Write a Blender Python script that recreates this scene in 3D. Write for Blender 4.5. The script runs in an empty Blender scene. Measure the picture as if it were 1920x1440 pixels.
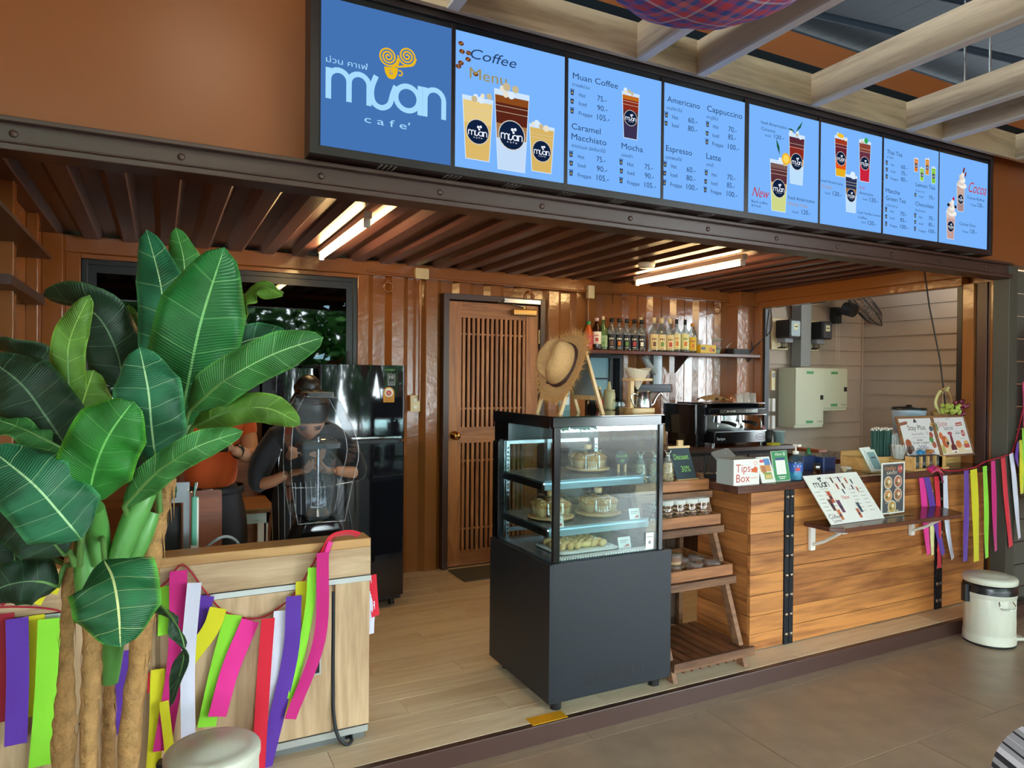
import bpy, bmesh, math, random
from mathutils import Vector, Matrix
random.seed(7)
PI = math.pi
S = bpy.context.scene
COL = S.collection

# ------------------------------------------------------------------ camera, world, exposure
def camera():
    cd = bpy.data.cameras.new('camera'); c = bpy.data.objects.new('camera', cd); COL.objects.link(c)
    yaw, pit, rol = 0.469196, -0.0080212, 0.008564
    F = Vector((math.sin(yaw)*math.cos(pit), math.cos(yaw)*math.cos(pit), math.sin(pit)))
    R0 = Vector((math.cos(yaw), -math.sin(yaw), 0)); U0 = R0.cross(F)
    R = R0*math.cos(rol) + U0*math.sin(rol); U = U0*math.cos(rol) - R0*math.sin(rol)
    m = Matrix((R, U, -F)).transposed().to_4x4(); m.translation = (0, 0, 1.44)
    c.matrix_world = m
    cd.sensor_width = 36; cd.lens = 1301.87/1920*36; cd.clip_start = 0.05; cd.clip_end = 200
    S.camera = c
camera()
w = bpy.data.worlds.new('overcast sky'); S.world = w; w.use_nodes = True
bg = w.node_tree.nodes['Background']; bg.inputs[0].default_value = (0.82, 0.95, 1.0, 1); bg.inputs[1].default_value = 24.
S.view_settings.view_transform = 'Standard'; S.view_settings.look = 'None'
S.view_settings.exposure = 0.0; S.view_settings.gamma = 1.0; S.view_settings.use_curve_mapping = False
cy = S.cycles
cy.use_denoising = True; cy.max_bounces = 8; cy.diffuse_bounces = 4; cy.glossy_bounces = 4
cy.transmission_bounces = 6; cy.transparent_max_bounces = 24; cy.sample_clamp_indirect = 6
cy.caustics_reflective = False; cy.caustics_refractive = False

# ------------------------------------------------------------------ materials
def lin(c):
    if isinstance(c, str): c = tuple(int(c[i:i+2], 16) for i in (0, 2, 4))
    return tuple(((x/255)/12.92 if x/255 <= .04045 else ((x/255+.055)/1.055)**2.4) for x in c) + (1,)
def newmat(name):
    m = bpy.data.materials.new(name); m.use_nodes = True
    return m, m.node_tree.nodes, m.node_tree.links, m.node_tree.nodes['Principled BSDF']
def noise_bump(N, L, b, scale, strength, dist=.002, vec=None, detail=4):
    n = N.new('ShaderNodeTexNoise'); n.inputs['Scale'].default_value = scale; n.inputs['Detail'].default_value = detail
    tc = N.new('ShaderNodeTexCoord'); L.new(vec or tc.outputs['Object'], n.inputs['Vector'])
    bp = N.new('ShaderNodeBump'); bp.inputs['Strength'].default_value = strength; bp.inputs['Distance'].default_value = dist
    L.new(n.outputs['Fac'], bp.inputs['Height']); L.new(bp.outputs['Normal'], b.inputs['Normal'])
def pm(name, c, rough=.5, metal=0., bump=0., bscale=60, bdist=.002, var=0., vscale=6, coat=0., emit=0., trans=0., alpha=1., sheen=0., spec=.5):
    m, N, L, b = newmat(name)
    b.inputs['Base Color'].default_value = lin(c); b.inputs['Roughness'].default_value = rough
    b.inputs['Metallic'].default_value = metal; b.inputs['Coat Weight'].default_value = coat
    b.inputs['Specular IOR Level'].default_value = spec
    if sheen: b.inputs['Sheen Weight'].default_value = sheen
    if trans: b.inputs['Transmission Weight'].default_value = trans
    if alpha < 1: b.inputs['Alpha'].default_value = alpha
    if emit: b.inputs['Emission Color'].default_value = lin(c); b.inputs['Emission Strength'].default_value = emit
    if bump: noise_bump(N, L, b, bscale, bump, bdist)
    if var:
        n = N.new('ShaderNodeTexNoise'); n.inputs['Scale'].default_value = vscale; n.inputs['Detail'].default_value = 5
        tc = N.new('ShaderNodeTexCoord'); L.new(tc.outputs['Object'], n.inputs['Vector'])
        mx = N.new('ShaderNodeMix'); mx.data_type = 'RGBA'; lc = lin(c)
        mx.inputs['A'].default_value = tuple(x*(1-var) for x in lc[:3])+(1,); mx.inputs['B'].default_value = tuple(min(1, x*(1+var)) for x in lc[:3])+(1,)
        L.new(n.outputs['Fac'], mx.inputs['Factor']); L.new(mx.outputs['Result'], b.inputs['Base Color'])
    return m
def wood(name, c1, c2, axis='x', grain=9., rough=.5, fig=5., knots=False, coat=0., rnd=True):
    m, N, L, b = newmat(name)
    tc = N.new('ShaderNodeTexCoord'); oi = N.new('ShaderNodeObjectInfo')
    ad = N.new('ShaderNodeVectorMath'); ad.operation = 'ADD'
    ml = N.new('ShaderNodeMath'); ml.operation = 'MULTIPLY'; ml.inputs[1].default_value = 37. if rnd else 0.
    L.new(oi.outputs['Random'], ml.inputs[0]); L.new(tc.outputs['Object'], ad.inputs[0]); L.new(ml.outputs[0], ad.inputs[1])
    mp = N.new('ShaderNodeMapping'); k = {'x': (.09, 1, 1), 'y': (1, .09, 1), 'z': (1, 1, .09)}[axis]
    mp.inputs['Scale'].default_value = tuple(v*grain for v in k); L.new(ad.outputs[0], mp.inputs['Vector'])
    n1 = N.new('ShaderNodeTexNoise'); n1.inputs['Scale'].default_value = 1.; n1.inputs['Detail'].default_value = 2.; n1.inputs['Distortion'].default_value = 1.2 if knots else .5
    L.new(mp.outputs[0], n1.inputs['Vector'])
    mu = N.new('ShaderNodeMath'); mu.operation = 'MULTIPLY'; mu.inputs[1].default_value = fig*6.283; L.new(n1.outputs['Fac'], mu.inputs[0])
    sn = N.new('ShaderNodeMath'); sn.operation = 'SINE'; L.new(mu.outputs[0], sn.inputs[0])
    n2 = N.new('ShaderNodeTexNoise'); n2.inputs['Scale'].default_value = 9.; n2.inputs['Detail'].default_value = 5.; L.new(mp.outputs[0], n2.inputs['Vector'])
    s2 = N.new('ShaderNodeMath'); s2.operation = 'MULTIPLY_ADD'; s2.inputs[1].default_value = .22; s2.inputs[2].default_value = .06
    L.new(sn.outputs[0], s2.inputs[0])
    s3 = N.new('ShaderNodeMath'); s3.operation = 'ADD'; L.new(s2.outputs[0], s3.inputs[0]); L.new(n2.outputs['Fac'], s3.inputs[1])
    s4 = N.new('ShaderNodeMath'); s4.operation = 'MULTIPLY_ADD'; s4.inputs[1].default_value = .35; L.new(oi.outputs['Random'], s4.inputs[0]); L.new(s3.outputs[0], s4.inputs[2])
    rp = N.new('ShaderNodeValToRGB'); rp.color_ramp.elements[0].position = .3; rp.color_ramp.elements[1].position = 1.05
    rp.color_ramp.elements[0].color = lin(c1); rp.color_ramp.elements[1].color = lin(c2); L.new(s4.outputs[0], rp.inputs[0])
    out = rp.outputs[0]
    if knots:
        mk = N.new('ShaderNodeMapping'); mk.inputs['Scale'].default_value = {'x': (1.3, 4, 4), 'y': (4, 1.3, 4), 'z': (4, 4, 1.3)}[axis]; L.new(ad.outputs[0], mk.inputs['Vector'])
        vo = N.new('ShaderNodeTexVoronoi'); vo.inputs['Scale'].default_value = 1.1; L.new(mk.outputs[0], vo.inputs['Vector'])
        rk = N.new('ShaderNodeValToRGB'); rk.color_ramp.elements[0].position = .03; rk.color_ramp.elements[1].position = .16
        rk.color_ramp.elements[0].color = (.25, .14, .08, 1); rk.color_ramp.elements[1].color = (1, 1, 1, 1); L.new(vo.outputs['Distance'], rk.inputs[0])
        mm = N.new('ShaderNodeMix'); mm.data_type = 'RGBA'; mm.blend_type = 'MULTIPLY'; mm.inputs['Factor'].default_value = .8
        L.new(out, mm.inputs['A']); L.new(rk.outputs[0], mm.inputs['B']); out = mm.outputs['Result']
    L.new(out, b.inputs['Base Color']); b.inputs['Roughness'].default_value = rough; b.inputs['Coat Weight'].default_value = coat
    bp = N.new('ShaderNodeBump'); bp.inputs['Strength'].default_value = .25; bp.inputs['Distance'].default_value = .001
    L.new(s3.outputs[0], bp.inputs['Height']); L.new(bp.outputs['Normal'], b.inputs['Normal'])
    return m
def glass(name, tint='ffffff', ior=1.45, rough=.02, base=0.):
    """thin clear sheet: see-through with fresnel reflection; base = fixed share of tinted body"""
    m, N, L, b = newmat(name); N.remove(b)
    o = N['Material Output']; tr = N.new('ShaderNodeBsdfTransparent'); tr.inputs[0].default_value = lin(tint)
    gl = N.new('ShaderNodeBsdfGlossy'); gl.inputs['Roughness'].default_value = rough
    lw = N.new('ShaderNodeLayerWeight'); lw.inputs[0].default_value = .5
    pw = N.new('ShaderNodeMath'); pw.operation = 'POWER'; pw.inputs[1].default_value = 5; L.new(lw.outputs['Facing'], pw.inputs[0])
    fr = N.new('ShaderNodeMath'); fr.operation = 'MULTIPLY_ADD'; fr.inputs[1].default_value = .9; fr.inputs[2].default_value = ((ior-1)/(ior+1))**2*2; L.new(pw.outputs[0], fr.inputs[0])
    mx = N.new('ShaderNodeMixShader'); L.new(fr.outputs[0], mx.inputs[0]); L.new(tr.outputs[0], mx.inputs[1]); L.new(gl.outputs[0], mx.inputs[2])
    last = mx
    if base:
        df = N.new('ShaderNodeBsdfDiffuse'); df.inputs[0].default_value = lin(tint)
        m2 = N.new('ShaderNodeMixShader'); m2.inputs[0].default_value = base; L.new(mx.outputs[0], m2.inputs[1]); L.new(df.outputs[0], m2.inputs[2]); last = m2
    L.new(last.outputs[0], o.inputs['Surface'])
    return m
def em(name, c, s=1.):
    m, N, L, b = newmat(name); N.remove(b)
    e = N.new('ShaderNodeEmission'); e.inputs[0].default_value = lin(c); e.inputs[1].default_value = s
    L.new(e.outputs[0], N['Material Output'].inputs['Surface']); return m
def plaid(name, bands, scale, rough=.9):
    """woven check: bands = [(pos, colour)], crossed in u and v"""
    m, N, L, b = newmat(name); tc = N.new('ShaderNodeTexCoord'); sp = N.new('ShaderNodeSeparateXYZ'); L.new(tc.outputs['UV'], sp.inputs[0]); cs = []
    for ax in (0, 1):
        mu = N.new('ShaderNodeMath'); mu.operation = 'MULTIPLY'; mu.inputs[1].default_value = scale; L.new(sp.outputs[ax], mu.inputs[0])
        fr = N.new('ShaderNodeMath'); fr.operation = 'FRACT'; L.new(mu.outputs[0], fr.inputs[0])
        rp = N.new('ShaderNodeValToRGB'); rp.color_ramp.interpolation = 'CONSTANT'; e = rp.color_ramp.elements
        while len(e) < len(bands): e.new(.5)
        for i, (p, c) in enumerate(bands): e[i].position = p; e[i].color = lin(c)
        L.new(fr.outputs[0], rp.inputs[0]); cs.append(rp.outputs[0])
    mx = N.new('ShaderNodeMix'); mx.data_type = 'RGBA'; mx.inputs['Factor'].default_value = .5; L.new(cs[0], mx.inputs['A']); L.new(cs[1], mx.inputs['B'])
    L.new(mx.outputs['Result'], b.inputs['Base Color']); b.inputs['Roughness'].default_value = rough
    return m

# ------------------------------------------------------------------ mesh builder
class MB:
    def __init__(s, mat=None): s.v = []; s.f = []; s.fm = []; s.fs = []; s.mats = []; s.uv = {}; s.cur = mat
    def _mi(s, m):
        m = m or s.cur
        if m not in s.mats: s.mats.append(m)
        return s.mats.index(m)
    def add(s, vs, fs, mat=None, smooth=False, M=None):
        o = len(s.v); k = s._mi(mat)
        s.v += [tuple(M @ Vector(v)) if M else tuple(v) for v in vs]
        for f in fs: s.f.append([i+o for i in f]); s.fm.append(k); s.fs.append(smooth)
        return s
    def box(s, a, b, mat=None, M=None):
        x0, y0, z0 = a; x1, y1, z1 = b
        return s.add([(x0,y0,z0),(x1,y0,z0),(x1,y1,z0),(x0,y1,z0),(x0,y0,z1),(x1,y0,z1),(x1,y1,z1),(x0,y1,z1)],
                     [(3,2,1,0),(4,5,6,7),(0,1,5,4),(1,2,6,5),(2,3,7,6),(3,0,4,7)], mat, False, M)
    def rbox(s, a, b, r, mat=None, M=None, ax=2, n=4):
        """box with rounded vertical (ax) edges"""
        i, j = [k for k in range(3) if k != ax]
        c = [(a[i], a[j]), (b[i], a[j]), (b[i], b[j]), (a[i], b[j])]; d = [(1,1),(-1,1),(-1,-1),(1,-1)]; pts = []
        for q in range(4):
            cx, cy2 = c[q][0]+d[q][0]*r, c[q][1]+d[q][1]*r
            for t in range(n+1):
                an = PI + q*PI/2 + t/n*PI/2; pts.append((cx+r*math.cos(an), cy2+r*math.sin(an)))
        def mk(p, h):
            v = [0, 0, 0]; v[i], v[j], v[ax] = p[0], p[1], h; return v
        m = len(pts); vs = [mk(p, a[ax]) for p in pts] + [mk(p, b[ax]) for p in pts]
        fs = [list(range(m))[::-1], list(range(m, 2*m))]
        if ax == 1: fs = [f[::-1] for f in fs]
        s.add(vs, fs, mat, False, M)
        sd = [(q, (q+1) % m, m+(q+1) % m, m+q) for q in range(m)]
        if ax == 1: sd = [f[::-1] for f in sd]
        return s.add(vs, sd, mat, True, M)
    def cyl(s, p0, p1, r0, r1=None, n=16, mat=None, caps=True, M=None):
        r1 = r0 if r1 is None else r1
        p0, p1 = Vector(p0), Vector(p1); d = (p1-p0).normalized()
        u = d.orthogonal().normalized(); v = d.cross(u)
        ring = [u*math.cos(2*PI*i/n)+v*math.sin(2*PI*i/n) for i in range(n)]
        vs = [p0+q*r0 for q in ring]+[p1+q*r1 for q in ring]
        s.add(vs, [(i, (i+1) % n, n+(i+1) % n, n+i) for i in range(n)], mat, True, M)
        if caps: s.add(vs, [list(range(n))[::-1], list(range(n, 2*n))], mat, False, M)
        return s
    def lathe(s, c, prof, n=24, mat=None, M=None, sx=1., sy=1., smooth=True):
        vs = [(c[0]+r*sx*math.cos(2*PI*i/n), c[1]+r*sy*math.sin(2*PI*i/n), c[2]+z) for r, z in prof for i in range(n)]
        k = len(prof)
        return s.add(vs, [(j*n+i, j*n+(i+1) % n, (j+1)*n+(i+1) % n, (j+1)*n+i) for j in range(k-1) for i in range(n)], mat, smooth, M)
    def sphere(s, c, r, nu=12, nv=8, mat=None, M=None):
        r = (r, r, r) if not hasattr(r, '__len__') else r
        vs = [(c[0], c[1], c[2]-r[2])]+[(c[0]+r[0]*math.sin(PI*j/nv)*math.cos(2*PI*i/nu), c[1]+r[1]*math.sin(PI*j/nv)*math.sin(2*PI*i/nu), c[2]-r[2]*math.cos(PI*j/nv)) for j in range(1, nv) for i in range(nu)]+[(c[0], c[1], c[2]+r[2])]
        fs = [(0, 1+(i+1) % nu, 1+i) for i in range(nu)]
        fs += [(1+j*nu+i, 1+j*nu+(i+1) % nu, 1+(j+1)*nu+(i+1) % nu, 1+(j+1)*nu+i) for j in range(nv-2) for i in range(nu)]
        t = len(vs)-1; o = 1+(nv-2)*nu
        fs += [(o+i, o+(i+1) % nu, t) for i in range(nu)]
        return s.add(vs, fs, mat, True, M)
    def tube(s, pts, r, n=8, mat=None, closed=False, caps=True, M=None, flat=1.):
        P = [Vector(p) for p in pts]; k = len(P); rr = r if hasattr(r, '__len__') else [r]*k; vs = []; u = None
        for i in range(k):
            if closed: d = P[(i+1) % k]-P[i-1]
            else: d = P[min(i+1, k-1)]-P[max(i-1, 0)]
            d.normalize()
            if u is None: u = d.orthogonal().normalized()
            u = (u-d*u.dot(d)); u = u.normalized() if u.length > 1e-6 else d.orthogonal().normalized()
            v = d.cross(u)
            vs += [P[i]+u*math.cos(2*PI*q/n)*rr[i]+v*math.sin(2*PI*q/n)*rr[i]*flat for q in range(n)]
        fs = [(i*n+q, i*n+(q+1) % n, ((i+1) % k)*n+(q+1) % n, ((i+1) % k)*n+q) for i in range(k if closed else k-1) for q in range(n)]
        s.add(vs, fs, mat, True, M)
        if caps and not closed: s.add(vs, [list(range(n))[::-1], list(range((k-1)*n, k*n))], mat, False, M)
        return s
    def poly(s, pts, mat=None, M=None): return s.add(pts, [list(range(len(pts)))], mat, False, M)
    def prism(s, pts, d, mat=None, M=None):
        """extrude the planar loop pts by the vector d"""
        n = len(pts); a = [Vector(p) for p in pts]; b = [p+Vector(d) for p in a]
        return s.add(a+b, [list(range(n))[::-1], list(range(n, 2*n))]+[(i, (i+1) % n, n+(i+1) % n, n+i) for i in range(n)], mat, False, M)
    def text(s, t, x0, x1, z0, h, mat=None, M=None, cap=.69, sh=0.):
        """flat lettering fitted from x0 to x1 on the baseline z0, capital height h, in the M plane (x right, z up, facing -y)"""
        vs, fs = letters(t)
        if not vs: return s
        a = min(v[0] for v in vs); b = max(v[0] for v in vs); kx = (x1-x0)/max(b-a, 1e-6); kz = h/cap
        return s.add([(x0+(v[0]-a)*kx+sh*v[1]*kz, 0, z0+v[1]*kz) for v in vs], fs, mat, False, M)
    def stroke(s, pts, wd, mat=None, M=None):
        """flat ribbon of width wd along the 2-D points (x, z), in the M plane"""
        k = len(pts); vs = []
        for i in range(k):
            a = pts[max(i-1, 0)]; b = pts[min(i+1, k-1)]; dx, dz = b[0]-a[0], b[1]-a[1]; l = math.hypot(dx, dz) or 1
            nx, nz = -dz/l*wd/2, dx/l*wd/2
            vs += [(pts[i][0]+nx, 0, pts[i][1]+nz), (pts[i][0]-nx, 0, pts[i][1]-nz)]
        return s.add(vs, [(2*i, 2*i+1, 2*i+3, 2*i+2) for i in range(k-1)], mat, False, M)
    def disc(s, cx, cz, rx, rz=None, n=20, mat=None, M=None):
        rz = rz or rx
        return s.add([(cx+rx*math.cos(2*PI*i/n), 0, cz+rz*math.sin(2*PI*i/n)) for i in range(n)], [list(range(n))], mat, False, M)
    def flat(s, pts, mat=None, M=None): return s.add([(p[0], 0, p[1]) for p in pts], [list(range(len(pts)))], mat, False, M)
    def mesh(s, name):
        me = bpy.data.meshes.new(name); me.from_pydata(s.v, [], s.f)
        for m in s.mats: me.materials.append(m)
        me.polygons.foreach_set('material_index', s.fm); me.polygons.foreach_set('use_smooth', s.fs)
        me.update(); return me
_letters = {}
def letters(t):
    if t not in _letters:
        cu = bpy.data.curves.new('lettering', 'FONT'); cu.body = t; cu.resolution_u = 3
        ob = bpy.data.objects.new('lettering', cu); me = bpy.data.meshes.new_from_object(ob)
        _letters[t] = ([tuple(v.co) for v in me.vertices], [tuple(p.vertices) for p in me.polygons])
        bpy.data.objects.remove(ob); bpy.data.curves.remove(cu); bpy.data.meshes.remove(me)
    return _letters[t]
def curve(P, n=12):
    """smooth path through control points (Catmull-Rom)"""
    P = [Vector(p) for p in P]; Q = [2*P[0]-P[1]]+P+[2*P[-1]-P[-2]]; out = []
    for i in range(1, len(Q)-2):
        for k in range(n):
            t = k/n; a, b, c, d = Q[i-1:i+3]
            out.append(.5*((2*b)+(c-a)*t+(2*a-5*b+4*c-d)*t*t+(3*b-a-3*c+d)*t**3))
    return out+[P[-1]]
FR = lambda x, y, z: Matrix.Translation((x, y, z))          # print plane facing -y
def plane_M(o, xd, zd):
    """matrix taking (x, 0, z) to o + x*xd + z*zd; +y runs into the surface"""
    xd, zd = Vector(xd).normalized(), Vector(zd).normalized(); yd = zd.cross(xd)
    m = Matrix((xd, yd, zd)).transposed().to_4x4(); m.translation = o; return m
LOC = {}
def link(name, data, parent=None, kind=None, label=None):
    o = bpy.data.objects.new(name, data); COL.objects.link(o)
    if parent: o.parent = parent
    if kind: o['kind'] = kind
    if label: o['label'] = label
    return o
def thing(name, label, cat, loc=(0, 0, 0), rz=0., group=None):
    o = link(name, None); o.location = loc; o.rotation_euler = (0, 0, rz); o['label'] = label; o['category'] = cat; o.empty_display_size = .05
    if group: o['group'] = group
    LOC[o.name] = Matrix.Translation(loc) @ Matrix.Rotation(rz, 4, 'Z'); return o
def root_of(o):
    while o.parent: o = o.parent
    return o
def part(name, mb, parent, label=None, bev=0., world=False, kind=None, seg=2):
    """one mesh object under parent; world=True: the builder holds world coordinates"""
    if world:
        M = LOC.get(root_of(parent).name)
        if M:
            I = M.inverted(); mb.v = [tuple(I @ Vector(v)) for v in mb.v]
    o = link(name, mb.mesh(name), parent, kind, label)
    if bev: bevel(o, bev, seg)
    return o
def bevel(o, wd, seg=2):
    b = o.modifiers.new('bevel', 'BEVEL'); b.width = wd; b.segments = seg; b.limit_method = 'ANGLE'; b.angle_limit = .6
def single(name, mb, label, cat, group=None, bev=0.):
    o = link(name, mb.mesh(name)); o['label'] = label; o['category'] = cat
    if group: o['group'] = group
    if bev: bevel(o, bev)
    return o
def struct(name, mb, parent=None, bev=0.):
    o = link(name, mb.mesh(name) if mb else None, parent, None if parent else 'structure')
    if bev: bevel(o, bev)
    return o
def piece(name, me, parent, loc=(0, 0, 0), rot=(0, 0, 0), sc=(1, 1, 1)):
    o = link(name, me, parent); o.location = loc; o.rotation_euler = rot; o.scale = sc; return o
def dup(root, loc, rz=None, label=None, group=None):
    r = root.copy(); COL.objects.link(r); r.location = loc
    if rz is not None: r.rotation_euler = (0, 0, rz)
    if label: r['label'] = label
    if group: r['group'] = group
    for ch in list(root.children):
        c = ch.copy(); COL.objects.link(c); c.parent = r
        for g in list(ch.children):
            d = g.copy(); COL.objects.link(d); d.parent = c
    return r
def boxmesh(name, sx, sy, sz, mat, ch=.0):
    """box centred on its base corner (0..s), top edges chamfered by ch"""
    mb = MB(mat)
    if ch:
        a = [(0,0,0),(sx,0,0),(sx,sy,0),(0,sy,0)]; b = [(0,0,sz-ch),(sx,0,sz-ch),(sx,sy,sz-ch),(0,sy,sz-ch)]
        c = [(ch,ch,sz),(sx-ch,ch,sz),(sx-ch,sy-ch,sz),(ch,sy-ch,sz)]
        mb.add(a+b+c, [(3,2,1,0),(8,9,10,11)]+[(i,(i+1)%4,4+(i+1)%4,4+i) for i in range(4)]+[(4+i,4+(i+1)%4,8+(i+1)%4,8+i) for i in range(4)])
    else: mb.box((0,0,0), (sx,sy,sz))
    return mb.mesh(name)

# ================================================================== SETTING
M_BROWN = pm('brown container paint', '8f582c', .17, bump=.5, bscale=20, bdist=.004, var=.08, vscale=5, spec=.6)
M_BROWND = pm('dark brown steel paint', '48302a', .36, bump=.2, bscale=40, var=.1)
M_CEIL = pm('dark brown ceiling paint', '5a3a3a', .35, bump=.3, bscale=30, bdist=.003, var=.12)
M_HEAD = pm('brown fascia paint', '8e5029', .34, spec=.35, bump=.08, bscale=90, var=.05, vscale=3)
M_BLACK = pm('black frame', '14161b', .35)
M_BLACKM = pm('matt black', '1c1e22', .6)
M_STEEL = pm('brushed steel', 'b9bcc0', .25, 1.)
M_CHROME = pm('chrome', 'd8dadd', .08, 1.)
M_WHITE = pm('white plastic', 'e8e6df', .4)
M_CREAM = pm('cream plastic', 'd8c79c', .45)
M_GREY = pm('grey plastic', '8b8f94', .5)
M_DGLASS = glass('dark window glass', '5a6468', 1.42)
M_GLASS = glass('clear glass', 'f4fbfa')
M_GLASSC = glass('clear acrylic', 'fbffff', 1.4)
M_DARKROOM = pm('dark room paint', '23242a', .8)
M_SIDING = pm('taupe siding paint', 'a09284', .55, bump=.1, bscale=120, var=.06)
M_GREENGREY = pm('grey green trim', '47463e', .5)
M_PLANKF = wood('vinyl floor oak', 'd4ba98', 'ead6b8', 'x', 9, .4, 3)
M_TILE = pm('brown stone tile', 'a58e78', .28, bump=.25, bscale=45, var=.3, vscale=7)
M_PERG = wood('laminated pergola board', '9c8670', 'c8b296', 'y', 8, .5, 3)
M_PERGX = wood('laminated fascia board', '94806a', 'bfa98e', 'x', 8, .5, 3)
M_ROOF = pm('dark roof sheet', '060a11', .8, spec=.05)
M_ROOFB = pm('roof steel', '161d25', .7, spec=.1)
M_YEL = pm('yellow tape', 'e2a010', .6)

# terrace floor of stone tiles (0.61 x 1.22 m, running bond) and the container floor of planks
b = MB(pm('floor slab', '4a4038', .8)); b.box((-14, -12, -.16), (16, 12, -.101)); TF = struct('terrace_floor', b)
tm = boxmesh('floor_tile', 1.217, .607, .02, M_TILE, .0015)
for j in range(8):
    for i in range(-3, 6):
        piece('floor_tile', tm, TF, (i*1.22+(.61 if j % 2 else 0)-.19, 1.83-j*.61, -.1))
for i in range(-3, 6): piece('floor_tile', tm, TF, (i*1.22+.42, 2.44, -.1), sc=(1, .11, 1))
b = MB(M_BROWND); b.box((-.62, 2.56, -.1), (5.0, 4.95, -.012)); FL = struct('floor', b)
pmesh = boxmesh('plank', 1.198, .1485, .012, M_PLANKF, .0008)
for j in range(16):
    off = (j*.41) % 1.2
    for i in range(-1, 6):
        x0 = -.62+i*1.2-off+.0; x1 = x0+1.2; a, c = max(x0, -.61), min(x1, 4.97)
        if c-a > .02: piece('plank', pmesh, FL, (a, 2.535+j*.15, -.012), sc=((c-a)/1.2, 1, 1))
b = MB(M_BROWND); b.box((-.9, 2.505, -.1), (5.6, 2.56, -.001)); struct('trim_1', b, bev=.003)
b = MB(pm('alcove floor', '5a4a40', .5)); b.box((5.0, 2.62, -.1), (6.9, 5.1, 0)); struct('floor.001', b)

# corrugated rear wall, with openings for the two windows and the door
def corrugated(name, x0, x1, zs, holes, yo, yi, mat, flip=False, pitch=.262, parent=None):
    prof = []; x = x0
    while x < x1:
        prof += [(x, yo), (x+.088, yo), (x+.131, yi), (x+.219, yi)]; x += pitch
    prof = [p for p in prof if p[0] < x1]+[(x1, yo)]
    xs = sorted(set([p[0] for p in prof]+[h[k] for h in holes for k in (0, 1)]))
    def Y(x):
        for (a, ya), (c, yc) in zip(prof, prof[1:]):
            if a <= x <= c: return ya+(yc-ya)*(x-a)/(c-a) if c > a else ya
        return yo
    zz = sorted(set(zs+[h[k] for h in holes for k in (2, 3)])); mb = MB(mat)
    for a, c in zip(xs, xs[1:]):
        for p, q in zip(zz, zz[1:]):
            mx, mz = (a+c)/2, (p+q)/2
            if any(h[0] < mx < h[1] and h[2] < mz < h[3] for h in holes): continue
            mb.add([(a, Y(a), p), (c, Y(c), p), (c, Y(c), q), (a, Y(a), q)], [(0, 1, 2, 3)])
            mb.add([(a, Y(a)+.004, p), (c, Y(c)+.004, p), (c, Y(c)+.004, q), (a, Y(a)+.004, q)], [(3, 2, 1, 0)])
    return mb
W1 = (-.42, 1.24, 1.12, 2.135); DR = (1.915, 2.725, 0, 2.045); W2 = (3.17, 3.53, 1.0, 1.65)
struct('wall_back', corrugated('wall_back', -.6, 4.95, [0, 2.27], [W1, DR, W2], 4.88, 4.918, M_BROWN))
b = MB(M_BROWN); b.box((-.6, 4.845, 2.165), (4.95, 4.93, 2.27)); struct('trim_2', b, bev=.006)
b = MB(M_BROWN)                                            # steel surround of the large window
for a, c in (((-.5, 4.86, 1.05), (-.425, 4.93, 2.165)), ((1.24, 4.86, 1.05), (1.3, 4.93, 2.165)), ((-.425, 4.86, 1.05), (1.24, 4.93, 1.115)), ((-.425, 4.865, 2.137), (1.24, 4.93, 2.165))): b.box(a, c)
struct('trim_3', b, bev=.003)
# ceiling: ribs run from front to back
b = MB(M_CEIL); x = -.6; pr = []
while x < 4.95:
    pr += [(x, 2.25), (x+.07, 2.25), (x+.1, 2.285), (x+.17, 2.285), (x+.2, 2.25)]; x += .2
pr = [p for p in pr if p[0] <= 4.95]+[(4.95, 2.25)]
for (a, za), (c, zc) in zip(pr, pr[1:]):
    if c > a: b.add([(a, 2.6, za), (c, 2.6, zc), (c, 4.93, zc), (a, 4.93, za)], [(3, 2, 1, 0)]); b.add([(a, 2.6, za+.004), (c, 2.6, zc+.004), (c, 4.93, zc+.004), (a, 4.93, za+.004)], [(0, 1, 2, 3)])
struct('ceiling', b)
# left end wall with posts and ledges
b = MB(M_BROWN); b.box((-.66, 2.6, 0), (-.6, 4.95, 2.27))
for y in (2.62, 3.55, 4.2): b.box((-.6, y, 0), (-.55, y+.07, 2.27))
b.box((-.6, 4.72, 0), (-.5, 4.9, 2.25)); b.box((-.6, 2.65, 1.0), (-.57, 4.9, 1.06)); b.box((-.6, 2.65, 1.55), (-.57, 4.9, 1.6))
struct('wall_left', b, bev=.004)
b = MB(M_BROWND); b.box((-.6, 2.65, 1.995), (-.47, 4.0, 2.012)); b.box((-.6, 2.65, 2.012), (-.585, 4.0, 2.06)); b.box((-.6, 3.3, 1.79), (-.52, 4.2, 1.83)); struct('trim_4', b)
# right end wall: frame round the opening
b = MB(M_BROWN)
b.box((4.93, 4.66, 0), (5.02, 4.9, 2.27)); b.box((5.0, 2.6, 0), (5.02, 2.875, 2.27)); b.box((4.93, 2.875, 2.105), (5.02, 4.66, 2.27)); b.box((4.9, 2.68, 2.16), (4.93, 4.7, 2.27))
b.box((4.72, 4.75, 0), (4.93, 4.93, 2.17)); b.box((4.7, 4.7, 2.12), (4.95, 4.93, 2.25)); struct('wall_right', b, bev=.005)
b = MB(M_BROWN); b.box((4.93, 2.875, 0), (5.02, 4.66, .8)); struct('wall_right.001', b)
b = MB(M_BLACK); b.box((4.945, 2.88, .8), (5.0, 2.915, 2.1)); b.box((4.945, 4.63, .8), (5.0, 4.655, 2.1)); struct('trim_5', b)
b = MB(wood('dark stained sill', '3c1c14', '5c3022', 'y', 9, .3, 3)); b.box((4.62, 2.9, .80), (5.12, 4.66, .845)); struct('trim_6', b, bev=.004)
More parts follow.
